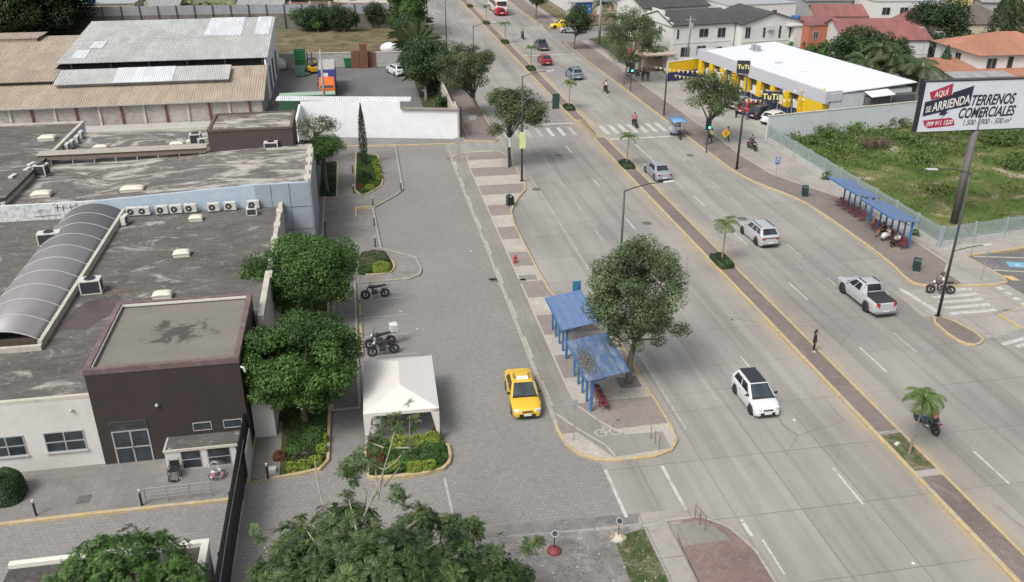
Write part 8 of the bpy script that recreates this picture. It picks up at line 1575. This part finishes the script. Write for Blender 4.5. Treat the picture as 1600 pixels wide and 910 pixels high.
V, F, tt = leaf_mesh(C_, Nn, (.24+.14*back)*rs.uniform(.6, 1.5, n), .45+.16*f+rs.normal(size=n)*.14-.1*back, rs, asp=.4); tag(np_obj('weeds', V, F, tt, leafmat('leaf_weed', (.035, .07, .018), (.15, .21, .055))), kind='stuff')
tree('brush_pile', 'dry brown brush pile among the weeds of the grass lot', at(1366, 232), 2, (2.2, 1.3, .8), .55, leafmat('leaf_brown_brush', (.09, .065, .045), (.22, .165, .12)), 601, nb=26, br=.55, per=260, leaf=.22, cat='brush pile', trunk_h=.2, asp=.25)
for i, (u, v, r_, h, l) in enumerate(((1237, 205, 1.6, 1.4, 'weedy bush at the foot of the wall near the fence corner'), (1290, 214, 1.7, 1.3, 'weedy bush against the wall, left of the brown brush pile'), (1330, 208, 1.5, 1.0, 'low weedy bush against the wall behind the brush pile'), (1398, 198, 1.6, 1.2, 'dark weedy bush against the wall near the billboard'), (1270, 226, 1.5, .9, 'weedy clump in the left part of the lot'), (1420, 222, 1.8, .9, 'green clump under the left edge of the billboard'), (1560, 225, 2.4, 1.4, 'tall weed clump behind the billboard post'), (1590, 262, 2.2, 1.2, 'weed clump at the right edge of the lot'), (1440, 255, 1.6, .6, 'low spreading clump left of the billboard post'), (1300, 236, 1.4, .8, 'weed clump left of the pale bare patch'), (1470, 300, 1.6, .5, 'low clump near the foot of the billboard'), (1282, 268, .8, .9, 'bush growing through the picket fence'), (1448, 378, .5, .6, 'small weed tuft at the fence corner'))):
 if i in (11, 12): x_, y_ = (46.0, 77.5) if i == 11 else (46.0, 62.3)
 else: x_, y_ = at(u, v)
 tree('weed_clump', l, (x_, y_), 1, (r_, r_*.8, h*.7), h*.55, leafmat('leaf_weedy', (.035, .065, .018), (.15, .21, .055)) if i == 0 else bpy.data.materials['leaf_weedy'], 610+i, nb=16, br=r_*.38, per=150, leaf=.26, cat='bush', trunk_h=.15, limbs=3)
# billboard
M_bbw = mat('billboard_white', (.52, .56, .60), .6, .04, .6, dirt=(.46, .50, .53), dirt_amt=.5); M_bbk = mat('billboard_navy', (.018, .02, .035), .6, .06); M_bbr = mat('billboard_crimson', (.33, .02, .06), .6, .06)
t = T('billboard', 'large roadside billboard with red and navy lettering on a slanted post above the grass lot', 'billboard', (51.2, 64.5, 0), R_(-2)); W0, W1, Z0, Z1 = -5.65, 6.6, 8.5, 12.62
pn = MB().bb(W0, W1, -.18, .12, Z0, Z1).build('panel', M_bbw, t); MB().bb(W0-.04, W1+.04, -.22, .16, Z1, Z1+.08).bb(W0-.1, W0, -.22, .16, Z0-.02, Z1+.08).bb(W1, W1+.1, -.22, .16, Z0-.02, Z1+.08).bb(W0, W1, -.2, .16, Z0-.06, Z0-.003).build('frame', M_rimd, t)
MB().bb(W0+.03, W0+.14, -.2, -.181, Z0+.05, Z1-.05).build('black_strip', M_bbk, t)
MB().tube([(0, .1, 0), (.0, .1, Z0+1.5)], [.32, .3], 14).build('post', mat('rusty_post', (.12, .105, .11), .8, .25, 2, stretch=(1, 1, .2)), t, smooth=True); MB().bb(W0+.5, W1-.5, .13, .3, Z0+.5, Z0+.7).bb(W0+.5, W1-.5, .13, .3, Z1-.7, Z1-.5).build('back_beam', M_rimd, t)
def bpoly(pts, name, m_, off): mb = MB(); q = [(W0+a, -.18-off, Z1-b_) for a, b_ in pts]; r_ = [(a, b_+.01, c_) for a, b_, c_ in q]; k = len(q); mb.add(q+r_, [tuple(range(k)), tuple(range(2*k-1, k-1, -1))]+[(i, k+i, k+(i+1)%k, (i+1)%k) for i in range(k)]); mb.build(name, m_, t)
S_ = 12.25/ (1700-1436)  # metres per photo pixel on the board
def bp(u8, v8): return ((u8-385+(v8-130)*.19)/7*S_*1.0, (v8-130+(u8-385)*-.0)/7*.0525)
def B8(lst): return [((u-385+(v-130)*.185)/7*.0492, (v-128+(u-385)*.02)/7*.0515) for u, v in lst]
bpoly(B8([(450, 242), (690, 160), (745, 142), (728, 278), (470, 325)]), 'red_banner', M_bbr, .012)
bpoly(B8([(396, 350), (735, 270), (748, 245), (1010, 170), (962, 395), (690, 440), (660, 470), (700, 462), (600, 540), (640, 500), (575, 500), (600, 465), (370, 512)]), 'navy_banner', M_bbk, .022)
bpoly(B8([(378, 558), (735, 530), (775, 560), (785, 620), (450, 650), (400, 620)]), 'red_phone_plate', M_bbr, .012)
def btxt(s, u, v, size, m_, ang=0, sx=.7, sh=.25, off=.01, dy=.035):
 a, b_ = B8([(u, v)])[0]; o_ = text_obj('lettering', s, m_, t, size, (W0+a, -.18-dy, Z1-b_), (R_(90), -R_(ang), 0), shear=sh, sx=sx, extrude=.006, off=off); return o_
btxt('AQUÍ', 508, 300, .66, M_plate, 10, .72); btxt('SE', 400, 468, .66, M_plate, 10, .75); btxt('ARRIENDA', 487, 458, 1.02, M_plate, 11, .66, off=.018); btxt('099 961 1220', 415, 625, .52, M_plate, 3, .8)
btxt('TERRENOS', 965, 395, 1.22, M_bbk, 1, .66, off=.03, dy=.012); btxt('COMERCIALES', 815, 538, 1.18, M_bbk, 1, .66, off=.03, dy=.012); btxt('1.500 - 900 - 500 m²', 875, 622, .66, M_bbk, 1, .8, off=0, dy=.012)
# ---------------------------------------------------------------- houses
M_hw = mat('house_white', (.56, .56, .54), .8, .04, 1.5, dirt=(.42, .41, .38), dirt_amt=.3); M_hterra = mat('house_terracotta', (.36, .13, .08), .8, .08, 1.5); M_hcream = mat('house_cream', (.42, .37, .28), .8, .08); M_hgrey = mat('house_grey', (.30, .31, .32), .8, .08)
M_rdark = mat_corr('roof_dark_tile', (.045, .045, .048), (.075, .073, .072), .5, (.09, .08, .07)); M_rred = mat_corr('roof_red_tile', (.20, .075, .07), (.27, .11, .10), .4, (.16, .09, .08)); M_rora = mat_corr('roof_orange_tile', (.32, .145, .09), (.40, .19, .12), .35, (.24, .14, .10)); M_rbrown = mat_corr('roof_brown_tile', (.10, .08, .075), (.14, .115, .10), .4, (.08, .07, .06)); M_rgrey = mat_corr('roof_grey_sheet', (.26, .26, .26), (.33, .33, .33), .3)
def house(label, loc, rz, w, d, h, roof, rm, wm, fw=((.15, 1.1, 1.5, 1.2, 2),), side=(), rise=1.6, cat='house', ext=None, over=.35):
 """loc = front-left corner on the ground; front faces local -y; fw rows: x fraction, z, width, height, mullions; side windows on the left wall"""
 t = T('house', label, cat, loc, rz); mb = MB(); mb.bb(0, w, 0, d, 0, h); o = over
 if roof == 'gable':      # ridge along x
  mb.add([(0, 0, h), (0, d, h), (0, d/2, h+rise), (w, 0, h), (w, d, h), (w, d/2, h+rise)], [(0, 2, 1), (3, 4, 5)])
 if roof == 'gabley':
  mb.add([(0, 0, h), (w, 0, h), (w/2, 0, h+rise), (0, d, h), (w, d, h), (w/2, d, h+rise)], [(0, 1, 2), (3, 5, 4)])
 mb.build('wall', wm, t)
 rb = MB(); th = .14
 if roof == 'gable': s_ = rise/(d/2)*o; rb.plate((-o, -o, h-s_+.1), (w+o, -o, h-s_+.1), (w+o, d/2, h+rise+.1), (-o, d/2, h+rise+.1), th); rb.plate((w+o, d+o, h-s_+.1), (-o, d+o, h-s_+.1), (-o, d/2, h+rise+.1), (w+o, d/2, h+rise+.1), th)
 elif roof == 'gabley': s_ = rise/(w/2)*o; rb.plate((-o, d+o, h-s_+.1), (-o, -o, h-s_+.1), (w/2, -o, h+rise+.1), (w/2, d+o, h+rise+.1), th); rb.plate((w+o, -o, h-s_+.1), (w+o, d+o, h-s_+.1), (w/2, d+o, h+rise+.1), (w/2, -o, h+rise+.1), th)
 elif roof == 'hip':
  k = min(w, d)/2; a = [(-o, -o, h), (w+o, -o, h), (w+o, d+o, h), (-o, d+o, h)]; r0, r1 = ((k, d/2, h+rise), (w-k, d/2, h+rise)) if w >= d else ((w/2, k, h+rise), (w/2, d-k, h+rise))
  rb.add(a+[r0, r1], [(0, 1, 5, 4), (1, 2, 5), (2, 3, 4, 5), (3, 0, 4), (3, 2, 1, 0)] if w >= d else [(0, 1, 4), (1, 2, 5, 4), (2, 3, 5), (3, 0, 4, 5), (3, 2, 1, 0)])
 elif roof == 'shed': rb.plate((-o, -o, h+.05), (w+o, -o, h+.05), (w+o, d+o, h+rise), (-o, d+o, h+rise), th)
 else: rb.bb(-.1, w+.1, -.1, d+.1, h, h+.12)
 rb.build('roof', rm, t)
 for fx_, z, ww, hh_, m_ in fw: win(t, (fx_*w, 0, z), (1, 0, 0), ww, hh_, m_, 1, fm=M_frame if m_ == 3 else M_alu, fw=.06)
 for fy, z, ww, hh_, m_ in side: win(t, (0, fy*d+ww, z), (0, -1, 0), ww, hh_, m_, 1, fw=.06)
 MB().bb(-.04, w+.04, -.06, 0.0, h*.5-.08, h*.5+.04).build('string_course', wm, t)
 return t
h1 = house('white two-storey house with stepped gable and dark roof, left of the supermarket', (51.2, 138.7, 0), R_(7.5), 11.2, 11, 5.75, 'gable', M_rdark, M_hw, ((.06, 3.5, .45, 1.6, 1), (.25, 3.6, .4, 1.5, 1), (.42, 3.6, 1.7, 1.4, 2), (.72, 3.4, 1.5, 1.6, 2), (.14, .6, 1.7, 1.6, 2), (.4, .8, 1.7, 1.5, 2), (.70, .8, 1.4, 1.2, 2)), ((.35, 3.7, 1.3, 1.3, 2),), 1.5)
mb = MB()
for i, (y0, y1, z) in enumerate(((0, 1.6, 6.0), (1.6, 3.2, 6.6), (3.2, 7.6, 7.45), (7.6, 9.4, 6.7), (9.4, 11, 6.0))): mb.bb(-.24, .0, y0, y1, 5.5, z+.1)
mb.build('gable_parapet', M_hw, h1)
h2 = house('second white house with dark hipped roof and blue water tank, right of the gabled one', (62.8, 138.2, 0), R_(7.5), 11.0, 10.5, 5.7, 'gabley', M_rdark, M_hw, ((.05, 3.4, 1.0, 1.8, 2), (.35, 3.4, .5, 1.6, 1), (.62, 3.2, .5, 2.0, 1), (.8, 3.1, 1.2, 2.2, 2)), ((.3, 3.6, .9, 1.8, 1),), 1.6)
MB().bb(8.2, 12.4, -1.2, 3.2, 5.1, 5.4).build('flat_wing_roof', M_hw, h2); MB().bb(9.2, 12.2, -1.0, 3, 0, 5.1).build('wing', M_hw, h2); MB().cyl((10.6, 1.2, 5.9), .75, 1.0, 16).build('water_tank', mat('tank_blue', (.04, .13, .34), .5), h2); MB().bb(4.6, 5.5, -.5, -.1, 4.6, 5.3).build('air_conditioner', M_acw, h2)
house('white house with dark roof at the top edge, left of the gabled house', (52.5, 158, 0), R_(7.5), 13, 12, 5.8, 'gable', M_rdark, M_hw, ((.08, 3.4, .5, 1.8, 1), (.3, 3.4, .5, 1.8, 1), (.5, 3.3, 1.5, 1.8, 2), (.75, 3.3, 1.5, 1.8, 2), (.6, .3, 1.8, 2.2, 2)), ((.3, 3.5, 1.2, 1.5, 2),), 1.7)
p = G(1252, 34, 5.6); house('orange-red two-storey house with white-trimmed window', (p.x, p.y-3, 0), R_(8), 9.2, 9, 5.3, 'flat', M_rred, M_hterra, ((.62, 3.2, 2.0, 1.6, 3), (.1, 3.2, 1.0, 1.2, 2)), ((.3, 3.3, 1.2, 1.3, 2),))
p = G(1312, 52, 5.0); house('house with broad pinkish red tiled roof and white gable end', (p.x, p.y-2, 0), R_(-8), 13.5, 12, 4.3, 'gable', M_rred, M_hw, ((.1, 1.6, 1.2, 1.4, 2), (.6, 1.6, 1.2, 1.4, 2)), (), 2.3)
p = G(1395, 40, 5.5); house('white-gabled house with dark red roof behind the huge tree', (p.x, p.y+2, 0), R_(-35), 9, 12, 4.6, 'gabley', M_rred, M_hw, ((.4, 4.7, .8, .8, 2),), (), 2.6)
p = G(1497, 32, 4); house('old house with brown hipped roof, above the huge tree right side', (p.x, p.y, 0), R_(-12), 11, 12, 3.4, 'hip', M_rbrown, M_hcream, ((.5, 1.2, 1.6, 1.2, 2), (.15, 1.2, 1.2, 1.2, 2)), (), 2.6)
p = G(1138, 14, 5.5); house('white modern house at the top edge behind the dark-roofed houses', (p.x, p.y, 0), R_(6), 14, 10, 6.0, 'flat', M_hgrey, M_hw, ((.05, 3.5, 1.2, 1.6, 2), (.3, 3.3, 2.4, 1.8, 3), (.65, 3.6, 1.0, 1.4, 2)), ((.3, 3.4, 1.2, 1.6, 2),))
p = G(1070, 6, 5); house('brown and cream house at the top edge above the gabled roof', (p.x, p.y+4, 0), R_(6), 14, 9, 5.6, 'flat', M_rbrown, M_hcream, ((.15, 3.3, 1.6, 1.8, 2), (.45, 3.3, 1.0, 2.0, 1), (.75, 3.3, 1.8, 1.8, 2)))
p = G(1368, 12, 5); house('pale two-storey house with balcony at the top edge right of centre', (p.x, p.y, 0), R_(-5), 14, 9, 6, 'flat', M_hgrey, M_hw, ((.1, 3.6, 1.6, 1.4, 2), (.35, 3.6, 1.6, 1.4, 2), (.65, 3.6, 1.6, 1.4, 2)))
p = G(1345, 8, 5); house('grey-blue house at the top edge left of the balcony house', (p.x-9, p.y+4, 0), R_(-5), 9, 9, 5.5, 'shed', M_rgrey, M_hgrey, ((.3, 3.3, 1.4, 1.2, 2),)); p = G(1340, 22, 4); house('low house with bright red roof between trees at the top', (p.x-6, p.y+4, 0), R_(-8), 10, 7, 3.2, 'gable', M_rred, M_hcream, ())
p = G(1545, 12, 3); house('grey walled building at the top right between the trees', (p.x, p.y+2, 0), R_(-10), 12, 8, 3.8, 'shed', M_rgrey, M_hgrey, ((.2, 1.5, 1.6, 1.2, 2),)); p = G(1512, 6, 4); house('yellowish house at the top edge right of centre', (p.x-4, p.y+8, 0), R_(-10), 10, 8, 5.6, 'gable', M_rbrown, mat('house_yellow', (.45, .34, .16), .8), ((.3, 3.2, 1.4, 1.4, 2),))
p = G(1497, 118, 3.0); h3 = house('white house with orange tiled roofs at the right edge above the billboard', (p.x, p.y, 0), R_(-3), 16, 9, 2.7, 'shed', M_rora, M_hw, ((.05, .8, 1.4, 1.3, 2),), (), .9)
house('taller white part of the tiled house with balcony at the right edge', (p.x+5.3, p.y+3.2, 0), R_(-3), 14, 11, 5.0, 'hip', M_rora, M_hw, ((.08, 3.0, 1.5, 1.5, 2), (.30, 2.8, .9, 1.9, 1)), ((.4, 3.0, 1.4, 1.4, 2),), 2.2, over=.7)
tag(MB().plate((p.x-1.0, p.y-.8, 2.85), (p.x+7.8, p.y-1.2, 2.85), (p.x+7.8, p.y+1.4, 3.1), (p.x-.8, p.y+2.0, 3.1), .1).build('carport_roof', M_rgrey), 'grey sheet carport roof in front of the orange tiled house', 'carport')
# garden walls right of centre
for (a, b_, h, l) in (((57.5, 131), (64, 125.8), 2.2, 'white garden wall between the gabled house and the supermarket'), ((48.4, 131.5), (57.6, 130.9), 2.0, 'white railing wall in front of the gabled house')):
 t = T('garden_wall', l, 'wall', (a[0], a[1], 0)); mb = MB(); wallseg(mb, a, b_, 0, h, .18); mb.build('wall', M_hw, t, world=True); mb = MB(); wallseg(mb, a, b_, h, h+.07, .26); mb.build('coping', M_cream, t, world=True)
t = T('entry_portal', 'beige open gate shelter with flat slab roof beside the store approach', 'gate shelter', (43.6, 130.2, .1), R_(8)); M_beige = mat('beige_render', (.40, .31, .25), .8, .08)
MB().bb(0, .5, 0, .5, 0, 2.5).build('column', M_beige, t); MB().bb(4.2, 5.4, 0, 2.4, 0, 2.5).build('wall', M_hw, t); MB().bb(.0, .4, 2.0, 2.4, 0, 2.5).build('column', M_beige, t); MB().bb(.4, 4.2, 2.2, 2.4, 0, 2.2).build('back_wall', M_beige, t); MB().bb(-.3, 5.6, -.3, 2.7, 2.5, 2.68).build('roof_slab', M_beige, t)
t = T('ochre_gate_wall', 'ochre and cream gate wall pieces beside the entrance palms', 'wall', (47.2, 146, 0), R_(20)); MB().bb(0, 1.6, 0, .4, 0, 2.4).build('pier', M_beige, t); MB().bb(2.2, 3.2, -1, -.5, 0, 2.4).build('pier', mat('ochre_render', (.45, .34, .22), .8), t); MB().bb(3.8, 4.8, -2.5, -2, 0, 2.2).build('pier', M_hw, t); MB().bb(-.9, -.45, .0, .3, 0, 1.0).build('notice', mat('notice_red', (.4, .06, .05), .6), t)
x, y = at(905, 28); t = T('entrance_sign', 'blue entrance sign with white marks inside a white portal frame', 'sign', (x-2.6, y, .08), R_(4)); MB().bb(0, .8, 0, 1.0, 0, 3.1).build('pillar', M_hw, t); MB().bb(0, 7.2, -.1, 1.1, 3.1, 3.6).build('lintel', M_hw, t); MB().bb(6.9, 7.2, 0, 1.0, 0, 3.1).build('pillar', M_hw, t); MB().bb(1.9, 5.6, .3, .45, .7, 2.9).build('panel', mat('sign_deep_blue', (.02, .12, .38), .4), t); mb = MB()
for i in range(4): mb.tube([(2.5+i*.75, .27, 1.3), (2.75+i*.75, .27, 1.75), (3.0+i*.75, .27, 1.4)], .07, 5); mb.tube([(2.7+i*.6, .27, 2.2), (3.0+i*.6, .27, 2.3)], .06, 5)
mb.build('white_marks', M_plate, t); MB().bb(-.6, 8, -.5, 1.5, 0, .4).build('planter', mat('planter_brick', (.25, .14, .09), .8), t)
t = T('roadside_building', 'white-walled building beside the far right pavement at the top', 'building', (47.6, 197, 0), R_(0)); MB().bb(0, .3, 0, 50, 0, 3.6).build('side_wall', M_hw, t); MB().bb(.3, 14, 0, .3, 1.2, 3.4).build('sheet_fence', M_sheetf, t); MB().bb(.3, 14, -.02, .28, 0, 1.2).build('base_wall', M_beige, t)
# far west houses
p = G(110, 14, 3.5); house('pale house with blue water tank at the top left behind the fence', (p.x, p.y, 0), R_(0), 12, 9, 4.2, 'flat', M_hgrey, M_hcream, ((.38, 1.8, 1.8, 1.4, 3), (.7, 1.8, 1.2, 1.2, 2))); tag(MB().cyl((p.x+4, p.y+.5, 5.1), .8, 1.5, 14).build('water_tank', bpy.data.materials['tank_blue']), 'blue water tank on the pale house roof at the top left', 'water tank')
p = G(226, 12, 3); house('small pale house left of the banana plants', (p.x, p.y+3, 0), R_(0), 6, 7, 2.8, 'shed', M_rgrey, M_hw, ()); p = G(168, 4, 4); house('cream house at the top edge left of the banana plants', (p.x, p.y+8, 0), 0, 14, 8, 5, 'gable', M_rgrey, M_hcream, ((.3, 3, 1.5, 1.3, 2),)); p = G(372, 8, 3); house('pale roofed shed at the top edge right of the banana plants', (p.x, p.y, 0), 0, 9, 7, 2.8, 'shed', M_rgrey, M_hcream, ())
p = G(520, 0, 3); house('low white house at the top edge beyond the brick wall', (p.x, p.y+10, 0), 0, 12, 8, 4, 'gable', M_rgrey, M_hw, ((.3, 1.5, 1.5, 1.3, 2),))
bed('x', [(10.1, 24), (11.85, 24), (11.85, 30.9), (10.35, 30.5)], .02, bpy.data.materials['leaf_weed'], 405, per=22, leaf=.09, hh=.12, name='sparse_grass')
rs = np.random.RandomState(8); mb = MB()
for i in range(420):
 x, y = rs.uniform(2.5, 11.5), rs.uniform(24, 31.2); mb.ball((x, y, .02), tuple(rs.uniform(.02, .07, 3)), 5, 3, mi=int(rs.rand() < .3))
tag(mb.build('loose_stones', [M_gravel, M_cream]), kind='stuff')
